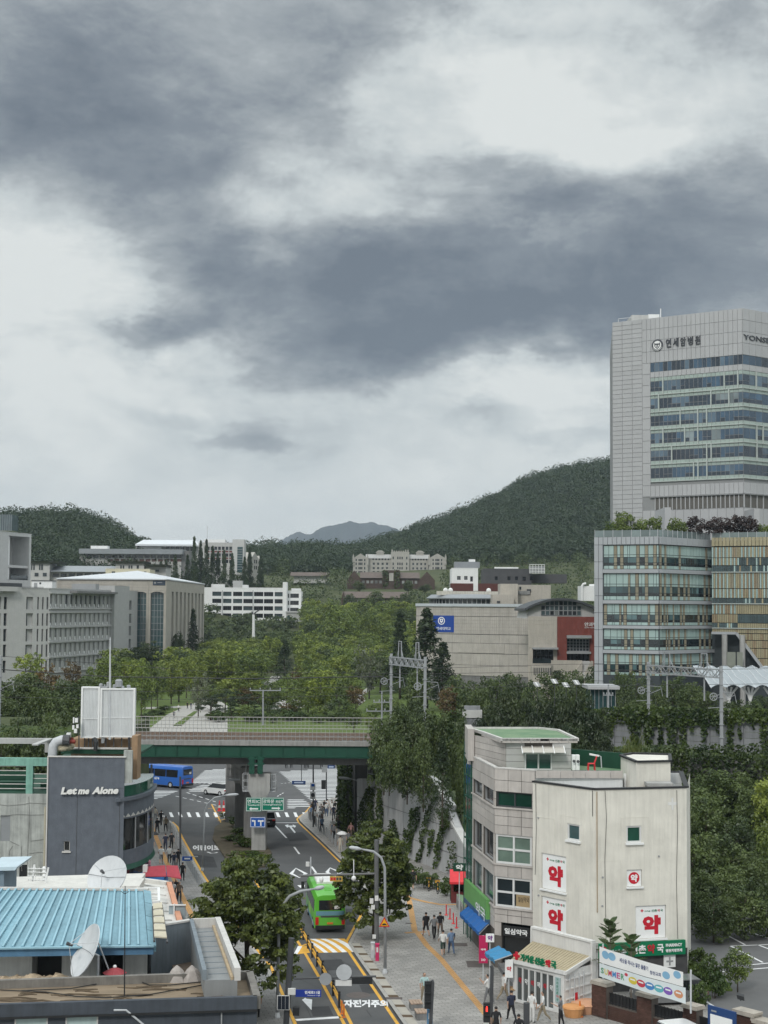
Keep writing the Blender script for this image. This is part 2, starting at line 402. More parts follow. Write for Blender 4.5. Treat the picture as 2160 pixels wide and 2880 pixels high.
 # ------------------------------------------------------------------ shared materials
M_asph=mat('asphalt',(.072,.074,.077),.85,.16,.35,bump=.25,bscale=18,col2=(.103,.104,.106))
M_asph2=mat('asphalt_far',(.12,.121,.123),.85,.12,.3)
M_white=mat('road_paint_white',(.72,.73,.74),.7,.12,2.0)
M_yellow=mat('road_paint_yellow',(.66,.36,.05),.7,.15,2.0)
M_kerb=mat('kerb_stone',(.33,.32,.30),.8,.15,1.2)
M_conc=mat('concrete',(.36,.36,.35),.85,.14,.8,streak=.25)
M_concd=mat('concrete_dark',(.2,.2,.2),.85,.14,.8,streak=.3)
M_metal=mat('painted_steel_grey',(.30,.315,.33),.45,.08,2)
M_galv=mat('galvanised_steel',(.48,.50,.52),.5,.1,2)
M_black=mat('black_paint',(.022,.023,.025),.5,.2,2)
M_dark=mat('dark_steel',(.06,.063,.068),.5,.15,2)
M_wpaint=mat('white_paint',(.74,.75,.75),.6,.06,1.2)
M_wire=mat('black_cable',(.02,.02,.02),.6,.1,3)
M_green=mat('green_paint',(.010,.066,.042),.55,.15,1.2)
M_red=mat('red_paint',(.62,.035,.045),.5,.1,2)
M_gl_dark=glass('dark_glass',(.02,.028,.032))
M_gl_teal=glass('teal_glass',(.035,.075,.08))
M_gl_black=glass('shaded_glass',(.012,.014,.016))  # near-black glass, its own base colour
M_soil=mat('soil',(.09,.075,.05),.95,.25,1.0)
def paver_mat(name,col,var=.16,sx=.3,sy=.3):
 """clay or concrete pavers in courses, each a slightly different shade"""
 m=bpy.data.materials.new(name);m.use_nodes=True;nt=m.node_tree;N=nt.nodes;L=nt.links;b=N['Principled BSDF'];b.inputs['Roughness'].default_value=.85
 g=N.new('ShaderNodeNewGeometry');rot=N.new('ShaderNodeVectorRotate');rot.rotation_type='Z_AXIS';rot.inputs['Angle'].default_value=R(-14);L.new(g.outputs['Position'],rot.inputs['Vector'])
 br=N.new('ShaderNodeTexBrick');L.new(rot.outputs[0],br.inputs['Vector']);br.inputs['Scale'].default_value=1.0
 br.inputs['Brick Width'].default_value=sx*2;br.inputs['Row Height'].default_value=sy;br.inputs['Mortar Size'].default_value=.022;br.inputs['Mortar Smooth'].default_value=.3
 br.inputs['Color1'].default_value=(*[c*(1-var)for c in col],1);br.inputs['Color2'].default_value=(*[c*(1+var*.7)for c in col],1);br.inputs['Mortar'].default_value=(*[c*.5 for c in col],1)
 n=N.new('ShaderNodeTexNoise');n.inputs['Scale'].default_value=.35;n.inputs['Detail'].default_value=7;L.new(g.outputs['Position'],n.inputs['Vector'])
 r=N.new('ShaderNodeMapRange');L.new(n.outputs['Fac'],r.inputs[0]);r.inputs[1].default_value=.3;r.inputs[2].default_value=.7;r.inputs[3].default_value=.82;r.inputs[4].default_value=1.1
 k=N.new('ShaderNodeVectorMath');k.operation='SCALE';L.new(br.outputs['Color'],k.inputs[0]);L.new(r.outputs[0],k.inputs['Scale']);L.new(k.outputs[0],b.inputs['Base Color'])
 return m
M_pave=paver_mat('pavement_pavers',(.30,.29,.275))
M_pave2=paver_mat('pavement_pavers_worn',(.24,.235,.228))
M_tact=paver_mat('tactile_pavers',(.55,.31,.12),.12,.15,.15)
def lawn_mat():
 return mat('lawn_grass',(.065,.105,.02),.95,.3,.6,bump=.4,bscale=6,col2=(.10,.14,.03))
M_lawn=lawn_mat()
M_path=mat('park_path_concrete',(.36,.35,.33),.85,.1,.5)
# ------------------------------------------------------------------ terrain
def sst(a,b,x):t=np.clip((np.asarray(x,dtype=float)-a)/(b-a),0,1);return t*t*(3-2*t)
def crest(tab,Y,lo=30):
 pxs=np.array([t[0]for t in tab],float);z=np.array([CAMZ+(HOR-t[1]-lo)/FPX*Y for t in tab]);return pxs,z
LEFT=crest([(-900,1500),(-500,1450),(-200,1440),(0,1436),(60,1430),(200,1430),(260,1440),(330,1474),(400,1512),(470,1548),(560,1600),(700,1640)],1000,58)
MIDR=crest([(300,1620),(560,1560),(700,1546),(760,1541),(850,1545),(1000,1552),(1100,1556),(1250,1570),(1500,1600)],1080)
RGT=crest([(800,1600),(930,1562),(1020,1540),(1100,1514),(1200,1478),(1300,1440),(1400,1395),(1480,1354),(1560,1326),(1640,1310),(1720,1298),(1900,1270),(2200,1240),(2600,1260),(3200,1400)],1350)
def gz(x,y):
 x=np.asarray(x,dtype=float);y=np.asarray(y,dtype=float);px=CX+x/np.maximum(y,1)*FPX
 base=42*sst(520,900,y+np.clip(-x-60,0,120)*1.1)
 def hill(tab,y0,y1,y2):
  h=np.interp(px,tab[0],tab[1]);f=sst(y0,y1,y)*(1-.9*sst(y1+60,y2,y));return base+np.maximum(0,h-base)*f
 return np.maximum.reduce([base,hill(LEFT,740,985,1700),hill(MIDR,860,1070,1600),hill(RGT,800,1340,2600)])
def gzf(x,y):return float(gz(x,y))
ys=np.concatenate([np.linspace(20,560,28),np.linspace(575,1500,70),np.linspace(1550,3200,20),np.linspace(3600,6250,6)])
us=np.concatenate([np.linspace(-1.6,-.32,14),np.linspace(-.3,.32,90),np.linspace(.36,1.6,14)])
U,Yg=np.meshgrid(us,ys);Xg=np.clip(U*np.maximum(Yg,260),-2500-60*(U<0)*U,2500+60*(U>0)*U)
Zg=gz(Xg,Yg)-.06
V=np.stack([Xg,Yg,Zg],2).reshape(-1,3);ny,nx=U.shape
idx=np.arange(ny*nx).reshape(ny,nx);Fq=np.stack([idx[:-1,:-1],idx[:-1,1:],idx[1:,1:],idx[1:,:-1]],2).reshape(-1,4)
M_ground=mat('ground_cover',(.045,.06,.022),.95,.3,.08,bump=.4,bscale=3,col2=(.075,.085,.035))
g=link('ground',np_mesh('ground',V,Fq,M_ground));setting(g)
prof=[(640,1640),(700,1600),(790,1522),(820,1505),(842,1498),(870,1507),(905,1485),(928,1479),(960,1474),(982,1466),(1000,1471),(1020,1473),(1045,1467),(1062,1475),(1085,1477),(1112,1486),(1160,1508),(1230,1540),(1330,1600),(1420,1650)]
rng=np.random.default_rng(5);rows=[]
pp=np.interp(np.linspace(640,1420,120),[p[0]for p in prof],[p[0]for p in prof]);hh=np.interp(pp,[p[0]for p in prof],[p[1]for p in prof])
YM=5200.0
for k,t in enumerate(np.linspace(0,1,26)):
 Yk=YM-1100*(1-t);z=[]
 for i in range(120):
  zc=CAMZ+(HOR-hh[i])/FPX*YM
  gul=1-.16*(1-t)*(math.sin(i*.55+3*t)+.7*math.sin(i*1.31-4*t)+.5*math.sin(i*2.7+7*t))
  z.append(-40+(zc+40)*(t**1.25)*(gul if 0<t<1 else 1)+rng.normal(0,1.2))
 rows.append([((pp[i]-CX)/FPX*YM,Yk,z[i])for i in range(120)])
rows.append([((pp[i]-CX)/FPX*YM,YM+900,-40)for i in range(120)])
V=np.array(rows).reshape(-1,3);idx=np.arange(len(V)).reshape(27,120);Fq=np.stack([idx[:-1,:-1],idx[:-1,1:],idx[1:,1:],idx[1:,:-1]],2).reshape(-1,4)
o=link('mountain',np_mesh('mountain',V,Fq,mat('mountain_rock_and_wood',(.03,.045,.05),.95,.3,.004,col2=(.075,.085,.09))));setting(o)
# ------------------------------------------------------------------ road, pavements, markings
def ribbon(mb,pts,w,z,side=0.0):
 """flat strip along a polyline; side shifts it sideways (+ = right of travel)"""
 pts=[Vector((p[0],p[1]))for p in pts];L_,R_=[],[]
 for i,p in enumerate(pts):
  t=(pts[min(i+1,len(pts)-1)]-pts[max(i-1,0)]).normalized();n=Vector((t.y,-t.x))
  c=p+n*side;L_.append(c-n*w/2);R_.append(c+n*w/2)
 for i in range(len(pts)-1):
  a,b,c,d=L_[i],R_[i],R_[i+1],L_[i+1]
  mb.quad((a.x,a.y,z),(b.x,b.y,z),(c.x,c.y,z),(d.x,d.y,z))
 return mb
def G(*pts):return[gnd(*p)for p in pts]
road=MB()
road.sheet([(-60,60),(60,60),(95,300),(-140,300)],0.0)
road=setting(road.build('road',M_asph))
PZ=.13
KR=G((1147,2896),(1136,2880),(1043,2745),(983,2659),(1037,2558),(1034,2510),(966,2425),(900,2362),(848,2314),(843,2304),(850,2296),(864,2287),(886,2262),(950,2243),(1100,2232),(1500,2215),(2000,2205))
KL=G((824,2900),(815,2880),(808,2863),(775,2782),(750,2721),(650,2595),(562,2460),(504,2355),(491,2325),(477,2312),(440,2300),(300,2296),(-200,2292))
def kerbed(name,poly,kerb,m):
 mb=MB();mb.prism([(p[0],p[1])for p in poly],-.1,PZ);o=setting(mb.build(name,m))
 k=MB();ribbon(k,kerb,.22,PZ+.004);
 ko=k.build('kerb',M_kerb,o);return o
pr=kerbed('pavement',KR+[Vector((110,225,0)),Vector((110,60,0)),Vector((9,60,0))],KR,M_pave)
pl=kerbed('pavement',KL+[Vector((-110,150,0)),Vector((-60,60,0)),Vector((-10,60,0))],KL,M_pave2)
md=G((650,2440),(598,2362),(604,2330),(640,2303),(700,2298),(716,2312),(745,2372),(764,2402),(745,2440))
mb=MB();mb.prism([(p.x,p.y)for p in md],-.1,.15);med=setting(mb.build('median',M_soil))
mb=MB();ribbon(mb,KR[:4],.55,PZ+.006,side=.42);mb.build('gutter',mat('gutter_concrete',(.36,.34,.3),.85,.1,1),pr)
mb=MB()
pts=KR[1:4]
for i in range(len(pts)-1):
 a,b=pts[i],pts[i+1];n=int((b-a).length/2.1)
 for k in range(n):
  c=a.lerp(b,(k+.5)/n);d=(b-a).normalized();s=Vector((d.y,-d.x,0))*.42
  mb.hexa([c+s-d*.28+Vector((-.3,0,PZ+.005))*1,c+s-d*.28+Vector((.3,0,PZ+.005)),c+s+d*.28+Vector((.3,0,PZ+.005)),c+s+d*.28+Vector((-.3,0,PZ+.005)),c+s-d*.24+Vector((-.26,0,PZ+.012)),c+s-d*.24+Vector((.26,0,PZ+.012)),c+s+d*.24+Vector((.26,0,PZ+.012)),c+s+d*.24+Vector((-.26,0,PZ+.012))])
mb.build('drain_grate',mat('drain_rust',(.09,.06,.035),.8,.2,4),pr)['kind']='stuff'
mb=MB()
ribbon(mb,G((1143,2520),(1152,2541),(1166,2622),(1177,2632),(1200,2664),(1240,2703),(1362,2853),(1390,2890)),.42,PZ+.008)
ribbon(mb,G((1139,2629),(1168,2627)),.42,PZ+.007);ribbon(mb,G((1176,2627),(1197,2626)),.42,PZ+.007)
ribbon(mb,G((1120,2512),(1155,2531),(1200,2542),(1240,2549),(1300,2549)),.42,PZ+.012)
mb.build('tactile_strip',M_tact,pr)
mb=MB();ribbon(mb,G((420,2318),(428,2330),(448,2381),(476,2447),(517,2535),(560,2620)),.42,PZ+.008);mb.build('tactile_strip',M_tact,pl)
for px,py,rx,ry in((1108,2808,1.0,.5),(1345,2712,1.5,1.8),(1290,2657,1.2,1.0),(1150,2597,.5,.35)):
 c=gnd(px,py,PZ);mb=MB();mb.bbox(c.x-rx/2,c.x+rx/2,c.y-ry/2,c.y+ry/2,PZ,PZ+.016,.008);mb.build('access_cover',mat('steel_cover',(.10,.085,.08),.7,.2,3),pr)
def mark(name,build,m=None,z=.005):
 mb=MB();build(mb);return mb.build(name,m or M_white,road)
Z1=.005
def line(px,w,m=None,name='lane_line',z=Z1,side=0):
 return mark(name,lambda b:ribbon(b,G(*px),w,z,side),m)
mark('edge_line',lambda b:ribbon(b,KR[:5],.2,Z1,side=-.35),M_yellow)
mark('edge_line',lambda b:ribbon(b,KR[6:13],.18,Z1,side=-.3),M_yellow)
mark('edge_line',lambda b:ribbon(b,KL[:10],.2,Z1,side=.3),M_yellow)
line([(595,2262),(666,2400),(735,2505),(790,2580)],.16,M_yellow,'median_line')
line([(585,2274),(640,2270)],.14,M_yellow,'median_line',.006);line([(600,2292),(640,2280)],.14,M_yellow,'median_line',.007);line([(606,2300),(644,2290)],.14,M_yellow,'median_line');line([(612,2309),(650,2299)],.14,M_yellow,'median_line')
line([(814,2612),(832,2640),(850,2667),(904,2760),(968,2880),(978,2899)],.2,M_yellow,'median_line')
line([(846,2610),(870,2650),(900,2705),(933,2770),(988,2880),(998,2899)],.2,M_yellow,'median_line')
line([(816,2616),(838,2609)],.2,M_yellow,'median_line',.006);line([(833,2645),(850,2633)],.2,M_yellow,'median_line',.006);line([(842,2664),(862,2655)],.2,M_yellow,'median_line',.007)
line([(766,2314),(806,2357)],.18);line([(827,2382),(842,2402)],.18);line([(757,2314),(842,2314)],.3,name='stop_line');line([(876,2437),(889,2455)],.2)
line([(974,2499),(983,2508)],.25);line([(986,2517),(996,2527)],.25);line([(832,2869),(957,2861)],.42,name='stop_line')
def zebra_bars(b):
 for k in range(19):
  x=405+k*25.0
  if 640<x<752:continue
  if x>856:break
  a,c=gnd(x,2298),gnd(x+9,2298);d,e=gnd(x+3,2285),gnd(x-5,2285)
  b.quad((a.x,a.y,Z1+.004),(c.x,c.y,Z1+.004),(d.x,d.y,Z1+.004),(e.x,e.y,Z1+.004))
mark('crossing_bar',zebra_bars)['kind']='stuff'
def zebra(poly,step,th):
 """bars across a crossing, clipped to its outline (source px)"""
 P=G(*poly)
 def f(b):
  y0=min(p.y for p in P);y1=max(p.y for p in P);y=y0+step*.4
  while y<y1:
   xs=[]
   for i in range(len(P)):
    p,q=P[i],P[(i+1)%len(P)]
    if(p.y-y)*(q.y-y)<0:xs.append(p.x+(q.x-p.x)*(y-p.y)/(q.y-p.y))
   xs.sort()
   for i in range(0,len(xs)-1,2):b.quad((xs[i],y-th/2,Z1),(xs[i+1],y-th/2,Z1),(xs[i+1]+.25,y+th/2,Z1),(xs[i]+.25,y+th/2,Z1))
   y+=step
 return f
for poly in([(783,2170),(959,2160),(962,2262),(885,2264)],[(806,2246),(846,2246),(880,2268),(806,2274)],[(395,2221),(497,2225),(455,2242),(400,2256)],[(575,2166),(648,2160),(648,2196),(600,2206),(535,2200)],[(570,2206),(622,2218),(600,2231),(520,2224)],[(760,2140),(1000,2138),(1000,2146),(760,2148)]):
 mark('crossing_bar',zebra(poly,1.5,.56))['kind']='stuff'
def dashes(a,b,n,w=.16):
 A,B=gnd(*a),gnd(*b)
 return lambda m:[ribbon(m,[A.lerp(B,k/n),A.lerp(B,(k+.55)/n)],w,Z1)for k in range(n)]
mark('guide_line',dashes((525,2229),(615,2258),5));mark('guide_line',dashes((494,2239),(617,2267),6));mark('guide_line',dashes((545,2204),(648,2203),8));mark('guide_line',dashes((780,2240),(800,2228),3));mark('guide_line',dashes((790,2204),(830,2200),4))
def outline(px,w):return lambda b:ribbon(b,G(*px,px[0]),w,Z1)
mark('diamond_marking',outline([(819,2457),(832,2442),(860,2457),(842,2468)],.35));mark('diamond_marking',outline([(920,2453),(928,2441),(957,2453),(940,2466)],.35))
def arrow(poly):return lambda b:b.sheet([(p.x,p.y)for p in G(*poly)],Z1)
mark('arrow_marking',arrow([(849,2812),(855,2809),(858,2806),(862,2809),(878,2811),(876,2841)]))
mark('arrow_marking',arrow([(801,2321),(811,2319),(811,2322),(824,2322),(823,2319),(833,2323),(829,2328),(824,2325),(820,2326),(832,2341),(828,2343),(813,2325),(808,2328)]))
mark('arrow_marking',arrow([(950,2486),(966,2491),(972,2499),(965,2500),(958,2499)]));mark('arrow_marking',arrow([(836,2490),(858,2489),(856,2497),(845,2497)]))
A,B,Cc,D=G((858,2641),(969,2640),(995,2678),(893,2680))
def hump(b,s0,s1,k0,k1):
 n=6
 for i in range(n):
  t0,t1=i/n,(i+1)/n
  def pt(s,t):q=A.lerp(B,s).lerp(D.lerp(Cc,s),t);return(q.x,q.y,.008+.10*math.sin(math.pi*t))
  def cl(s):return min(max(s,0),1)
  a,c=cl(s0+(k0)*t0),cl(s1+k1*t0);d,e=cl(s1+k1*t1),cl(s0+k0*t1)
  if c-a>.002 or d-e>.002:b.quad(pt(a,t1 if 0 else t0),pt(c,t0),pt(d,t1),pt(e,t1))
cuts=[-.42,-.27,-.12,.0,.12,.26,.38,.52,.66,.82,1.0]
hy,hw=MB(),MB()
for i in range(len(cuts)-1):
 hump(hy if i%2 else hw,cuts[i]if i else-.6,cuts[i+1],.30 if 1 else 0,.30)
hy.build('speed_hump_stripe',M_yellow,road);hw.build('speed_hump_stripe',M_white,road)
mb=MB();q=G((826,2684),(838,2661),(850,2662),(836,2684));mb.sheet([(p.x,p.y)for p in q],.01);mb.build('speed_hump_stripe',M_white,road)
mb=MB();q=G((836,2684),(850,2662),(862,2660),(872,2680));mb.sheet([(p.x,p.y)for p in q],.01);mb.build('speed_hump_stripe',M_yellow,road)
def road_word(s,px0,px1,py0,py1,flip):
 def fn(u,v,t):
  if flip:u,v=1-u,1-v
  p=gnd(px0+(px1-px0)*u,py1+(py0-py1)*v);return(p.x,p.y,.006)
 mb=MB();put_text(mb,s,fn,.05);
 return mb.build('road_lettering',M_white,road)
road_word('자전거주의',966,1091,2812,2833,False)
road_word('어린이보호',542,640,2377,2392,False)
line([(583,2396),(594,2400),(606,2399),(612,2397)],.2,name='road_lettering')
c=gnd(1008,2799);mb=MB();mb.lathe([(.75,.003),(.75,.008),(.5,.01)],24,(c.x,c.y));mb.build('manhole_cover',mat('steel_cover',(.10,.085,.08),.7,.2,3),road)
mb=MB()
for a,b in(((920,2685),(1040,2740)),((845,2755),(900,2780)),((1030,2840),(1045,2860)),((860,2830),(880,2872)),((512,2323),(560,2323))):ribbon(mb,G(a,b),.06,.003)
mb.build('tar_seam',mat('tar',(.03,.03,.032),.6,.1,3),road)
for q in(((900,2700),(960,2698),(975,2726),(915,2730)),((1010,2770),(1050,2768),(1066,2792),(1022,2796)),((870,2832),(925,2830),(938,2856),(880,2858)),((700,2430),(760,2428),(790,2456),(728,2460)),((520,2400),(600,2410),(612,2440),(545,2440)),((800,2345),(850,2340),(870,2362),(815,2366)),((560,2235),(600,2238),(596,2248),(550,2246)),((880,2560),(1000,2556),(1010,2600),(890,2604))):
 mb=MB();mb.sheet([p[:2]for p in G(*q)],.0025);mb.build('asphalt_patch',mat('asphalt_patched',(.045,.046,.049),.85,.2,.8),road)
def sheet_px(name,polys,m,z,parent=None):
 mb=MB()
 for i,p in enumerate(polys):mb.sheet([(q.x,q.y)for q in G(*p)],z+i*.012)
 return setting(mb.build(name,m,parent))
sheet_px('lawn',[[(200,2100),(200,1940),(460,1936),(640,1930),(640,1900),(1300,1900),(1300,2100)]],M_lawn,.02)
sheet_px('park_path',[[(396,2070),(470,2010),(520,1988),(575,1966),(608,1966),(640,1985),(640,2070)],[(770,1968),(850,1966),(860,1990),(760,1996)],[(400,1995),(405,1990),(560,1984),(555,1990)],[(740,1925),(770,1896),(812,1892),(790,1905),(765,1930)],[(1000,1980),(1010,1950),(1040,1930),(1056,1935),(1020,1955),(1028,1972),(1010,1985)],[(880,1962),(930,1958),(935,1990),(885,1995)]],M_path,.03)
sheet_px('lawn_strip',[[(486,2042),(545,2002),(556,2002),(510,2042)]],M_lawn,.14)
# ------------------------------------------------------------------ trees
M_bark=mat('bark',(.075,.06,.045),.9,.3,3,bump=.3)
M_bark2=mat('bark_grey',(.15,.13,.11),.9,.25,3)
LM=dict(broad=leafmat('leaves_green',(.055,.088,.019),(.185,.24,.046)),ginkgo=leafmat('leaves_yellow_green',(.09,.128,.021),(.275,.325,.055)),dark=leafmat('leaves_dark_green',(.034,.056,.018),(.105,.142,.040)),conifer=leafmat('needles_dark',(.022,.042,.017),(.062,.092,.034)),pine=leafmat('needles_pine',(.022,.040,.016),(.06,.082,.028)),maple=leafmat('leaves_reddish',(.07,.045,.018),(.15,.10,.03)),purple=leafmat('leaves_purple',(.03,.018,.02),(.07,.04,.035)),grey=leafmat('leaves_grey_green',(.10,.12,.07),(.2,.22,.14)),zelkova=leafmat('leaves_zelkova',(.04,.064,.012),(.17,.208,.038),.8,.18,.4),willow=leafmat('leaves_willow',(.06,.085,.02),(.16,.19,.05)),forest=leafmat('leaves_forest',(.022,.040,.017),(.042,.066,.025),.06,0,.3,.1),ivy=leafmat('ivy_leaves',(.020,.042,.010),(.075,.11,.02),.5),box=leafmat('leaves_box',(.03,.06,.012),(.09,.13,.025)))
def trunk_mb(rng,h,r,lean,limbs,m_r=3.0,start=.45):
 mb=MB();top=Vector((lean[0],lean[1],h))
 mb.tube([(0,0,-.3),(lean[0]*.15,lean[1]*.15,h*.3),(lean[0]*.6,lean[1]*.6,h*.65),top],[r*1.15,r*.8,r*.55,r*.2],7)
 for k in range(limbs):
  t=start+(1-start)*(k+.5)/limbs*.9;a=k*2.4+rng.uniform(-.4,.4);L=m_r*rng.uniform(.6,.95)*(1.15-.5*t)
  p=Vector((lean[0]*t*.8,lean[1]*t*.8,h*t));q=p+Vector((math.cos(a)*L*.5,math.sin(a)*L*.5,L*.42));s=p+Vector((math.cos(a)*L,math.sin(a)*L,L*.65))
  mb.tube([p,q,s],[r*.38,r*.22,r*.07],5,caps=False)
 return mb
def tree_proto(kind,seed,H,W,clumps,per,leaf,shape='round',base=.28,mk=None,tr=.2):
 rng=np.random.default_rng(seed);pr=proto(dict(conifer='conifer_tree',pine='pine_tree').get(kind,'tree')if shape!='shrub' else 'shrub')
 Rw=W/2;droop=0;flat=.7;up=.5
 z0=H*(base if shape in('vase','weep','layer')else base*.7)
 if shape=='cone':
  t=rng.random(clumps)**.75;rr=Rw*(1-t)**.8*rng.uniform(.45,1.0,clumps);a=rng.uniform(0,6.283,clumps)
  Cn=np.stack([rr*np.cos(a),rr*np.sin(a),z0+(H*.97-z0)*t],1);Rd=Rw*(.40-.24*t)*rng.uniform(.7,1.2,clumps);flat=.75;up=.2;droop=.25
 elif shape=='layer':
  n_l=max(5,clumps//7);Cn=[];
  for k in range(n_l):
   a=k*2.4+rng.uniform(-.5,.5);f=(k+.5)/n_l;L=Rw*(1.0-.55*f)*rng.uniform(.6,1);zz=z0+(H-z0)*(f*.9+.05)
   for j in range(7):Cn.append((math.cos(a)*L+rng.normal(0,Rw*.16),math.sin(a)*L+rng.normal(0,Rw*.16),zz+rng.normal(0,H*.02)))
  Cn=np.array(Cn);Rd=Rw*rng.uniform(.16,.26,len(Cn));flat=.45;up=.9
 elif shape=='spiky':
  t=rng.random(clumps);k=rng.integers(0,9,clumps);a=k*.698+rng.normal(0,.22,clumps);rr=Rw*(.12+.85*np.sin(t*2.5)**1.0)*rng.uniform(.35,1.05,clumps)
  Cn=np.stack([rr*np.cos(a),rr*np.sin(a),z0+(H-z0)*t*rng.uniform(.9,1.03,clumps)],1);Rd=Rw*rng.uniform(.12,.24,clumps);flat=1.0;up=.5
 elif shape=='vase':
  u=rng.random(clumps)**.5;a=rng.uniform(0,6.283,clumps);lob=1+.16*np.sin(3*a+seed)+.1*np.sin(7*a)
  rr=Rw*lob*(.15+.85*u);dome=np.sqrt(np.clip(1-(rr/(Rw*1.25))**2,0,1));zz=z0+(H-z0)*(rng.uniform(.0,1,clumps)**.55*dome)
  Cn=np.stack([rr*np.cos(a),rr*np.sin(a),zz+rng.normal(0,.03*H,clumps)],1);Rd=Rw*rng.uniform(.09,.19,clumps);flat=.5;up=.8
 elif shape=='weep':
  D=rng.normal(0,1,(clumps,3));D/=np.linalg.norm(D,axis=1)[:,None];D[:,2]=np.abs(D[:,2])*1.25
  Cn=D*np.array([Rw,Rw,(H-z0)*.9])*rng.uniform(.6,1,(clumps,1))+np.array([0,0,z0*.6]);Rd=Rw*rng.uniform(.15,.26,clumps);flat=1.3;droop=1.6;up=0
 else:
  D=rng.normal(0,1,(clumps,3));D/=np.linalg.norm(D,axis=1)[:,None]
  sq=1+.15*np.sin(D[:,0]*5+seed)+.12*np.sin(D[:,1]*7+seed*2)
  rad=rng.uniform(.42,.88,clumps)**.7*sq;hz=(H-z0)/2
  Cn=D*rad[:,None]*np.array([Rw,Rw,hz])+np.array([0,0,z0+hz]);Rd=Rw*rng.uniform(.17,.33,clumps)
  if shape=='shrub':Cn[:,2]=np.abs(Cn[:,2])
 V,Fq=clump_cloud(rng,Cn,Rd,per,leaf,up,.6 if kind not in('conifer','pine','willow')else .3,droop,flat)
 V[:,2]=np.maximum(V[:,2],.02)
 link('crown' if shape!='shrub' else 'foliage',np_mesh('crown',V,Fq,LM[mk or kind]),pr)
 if shape=='shrub':
  mb=MB()
  for k in range(5):a=k*1.26;mb.tube([(.05*math.cos(a),.05*math.sin(a),-.2),(Rw*.3*math.cos(a),Rw*.3*math.sin(a),H*.4),(Rw*.55*math.cos(a),Rw*.55*math.sin(a),H*.7)],[.05,.035,.012],5)
  mb.build('stem',M_bark,pr)
 else:trunk_mb(rng,H*(.93 if shape=='cone' else .8),tr,(rng.uniform(-.3,.3),rng.uniform(-.3,.3)),5 if shape in('cone',)else 8,Rw*.8,max(.25,base)).build('trunk',M_bark,pr,smooth=True)
 pr['H']=H;pr['W']=W;return pr
TP=dict(broad=[tree_proto('broad',s,12,9,85,30,.62)for s in(1,2,3)],ginkgo=[tree_proto('ginkgo',s,12,7.5,110,22,.6,'spiky',.25)for s in(4,5)]+[tree_proto('ginkgo',6,12,9,90,30,.6)],dark=[tree_proto('dark',s,12,9,90,32,.6)for s in(7,8)],conifer=[tree_proto('conifer',s,18,6.5,150,22,.75,'cone',.08,tr=.25)for s in(9,10)],pine=[tree_proto('pine',s,6,6,60,40,.42,'layer',.35,tr=.16)for s in(11,12)],bigpine=[tree_proto('pine',s,11,7,130,60,.6,'round',.1,tr=.2)for s in(13,14)],bank=[tree_proto('dark',31,11,9,130,40,.55,base=.02),tree_proto('dark',32,11,9,130,40,.5,base=.02),tree_proto('dark',33,11,10,130,40,.5,base=.02)],maple=[tree_proto('maple',15,7,6,60,28,.45)],purple=[tree_proto('maple',16,6,5,60,26,.45,mk='purple',base=.3)],grey=[tree_proto('grey',17,9,8,70,24,.5,'spiky',.3)],shrub=[tree_proto('box',s,2.2,3.2,40,36,.3,'shrub',.1)for s in(18,19)],willow=[tree_proto('willow',20,7,8,70,60,.42,'weep',.3)],roof=[tree_proto('broad',s,4.5,5,60,26,.45,base=.25,tr=.08)for s in(21,22)])
TREES=[]
def YO(y):return float(np.interp(y,[313,352,400,475,590],[275,300,330,400,520]))
def T(kind,px,ytop,wpx,Y,label,group,z=None,i=None,rz=None,raw=False):
 Y=float(np.interp(Y,[274,275,300,330,400,520,640,700],[274,313,352,400,475,590,690,730]))if 274<Y<700 and not raw else Y
 prs=TP[kind];pr=prs[(len(TREES)if i is None else i)%len(prs)]
 x=xat(px,Y);z0=gzf(x,Y)if z is None else z
 h=zat(ytop,Y)-z0;w=wpx/FPX*Y
 o=place(pr,(x,Y,z0),(len(TREES)*1.7)%6.28 if rz is None else rz,label,'shrub' if kind=='shrub' else 'tree',group,(w/pr['W'],w/pr['W'],h/pr['H']))
 TREES.append(o);return o
gp='trees along the front edge of the park'
for px,yt,w,yb,lab in((407,1858,74,2024,'leftmost green tree of the park row, beside the white rooftop panels'),(435,1868,62,2006,'green tree with a dark slim trunk, second in the park row'),(452,1872,70,1995,'green tree with a thick forked trunk on the park lawn'),(490,1866,66,1983,'yellowish tree on the park lawn just left of the path banner'),(511,1852,78,1977,'tall yellow green tree behind the dark banner post by the path'),(532,1848,70,1966,'yellow green tree right of the banner post by the path'),(549,1850,72,1957,'rearmost yellow green tree of the row beside the path')):
 T('ginkgo' if px>480 else 'broad',px,yt,w,YO(CAMZ*FPX/(yb-HOR)),lab,gp)
T('grey',566,1900,66,285,'sparse half bare tree with a pale trunk in the middle of the path',None)
gp='dark layered pines behind the bridge railing'
for px,yt,w,Y,lab in((600,1958,80,280,'leftmost low dark pine behind the bridge railing'),(640,1945,95,287,'broadest low dark pine behind the bridge railing'),(690,1950,90,292,'dark pine standing left of the power pole in the park'),(745,1978,70,284,'small dark pine right of the power pole in the park')):T('pine',px,yt,w,Y,lab,gp)
T('maple',722,1945,50,300,'orange brown small tree beside the glass park shelter',None);T('broad',812,1900,95,300,'rounded green tree right of the glass park shelter',None);T('maple',818,1980,60,284,'low reddish tree behind the bridge railing in the park middle',None)
T('maple',850,1880,70,330,'red leaved tree by the dark notice boards of the park',None)
T('conifer',806,1798,66,395,'dark blue green conical conifer left of the park notice boards',None)
gp='slim pointed conifers in front of the colonnade building'
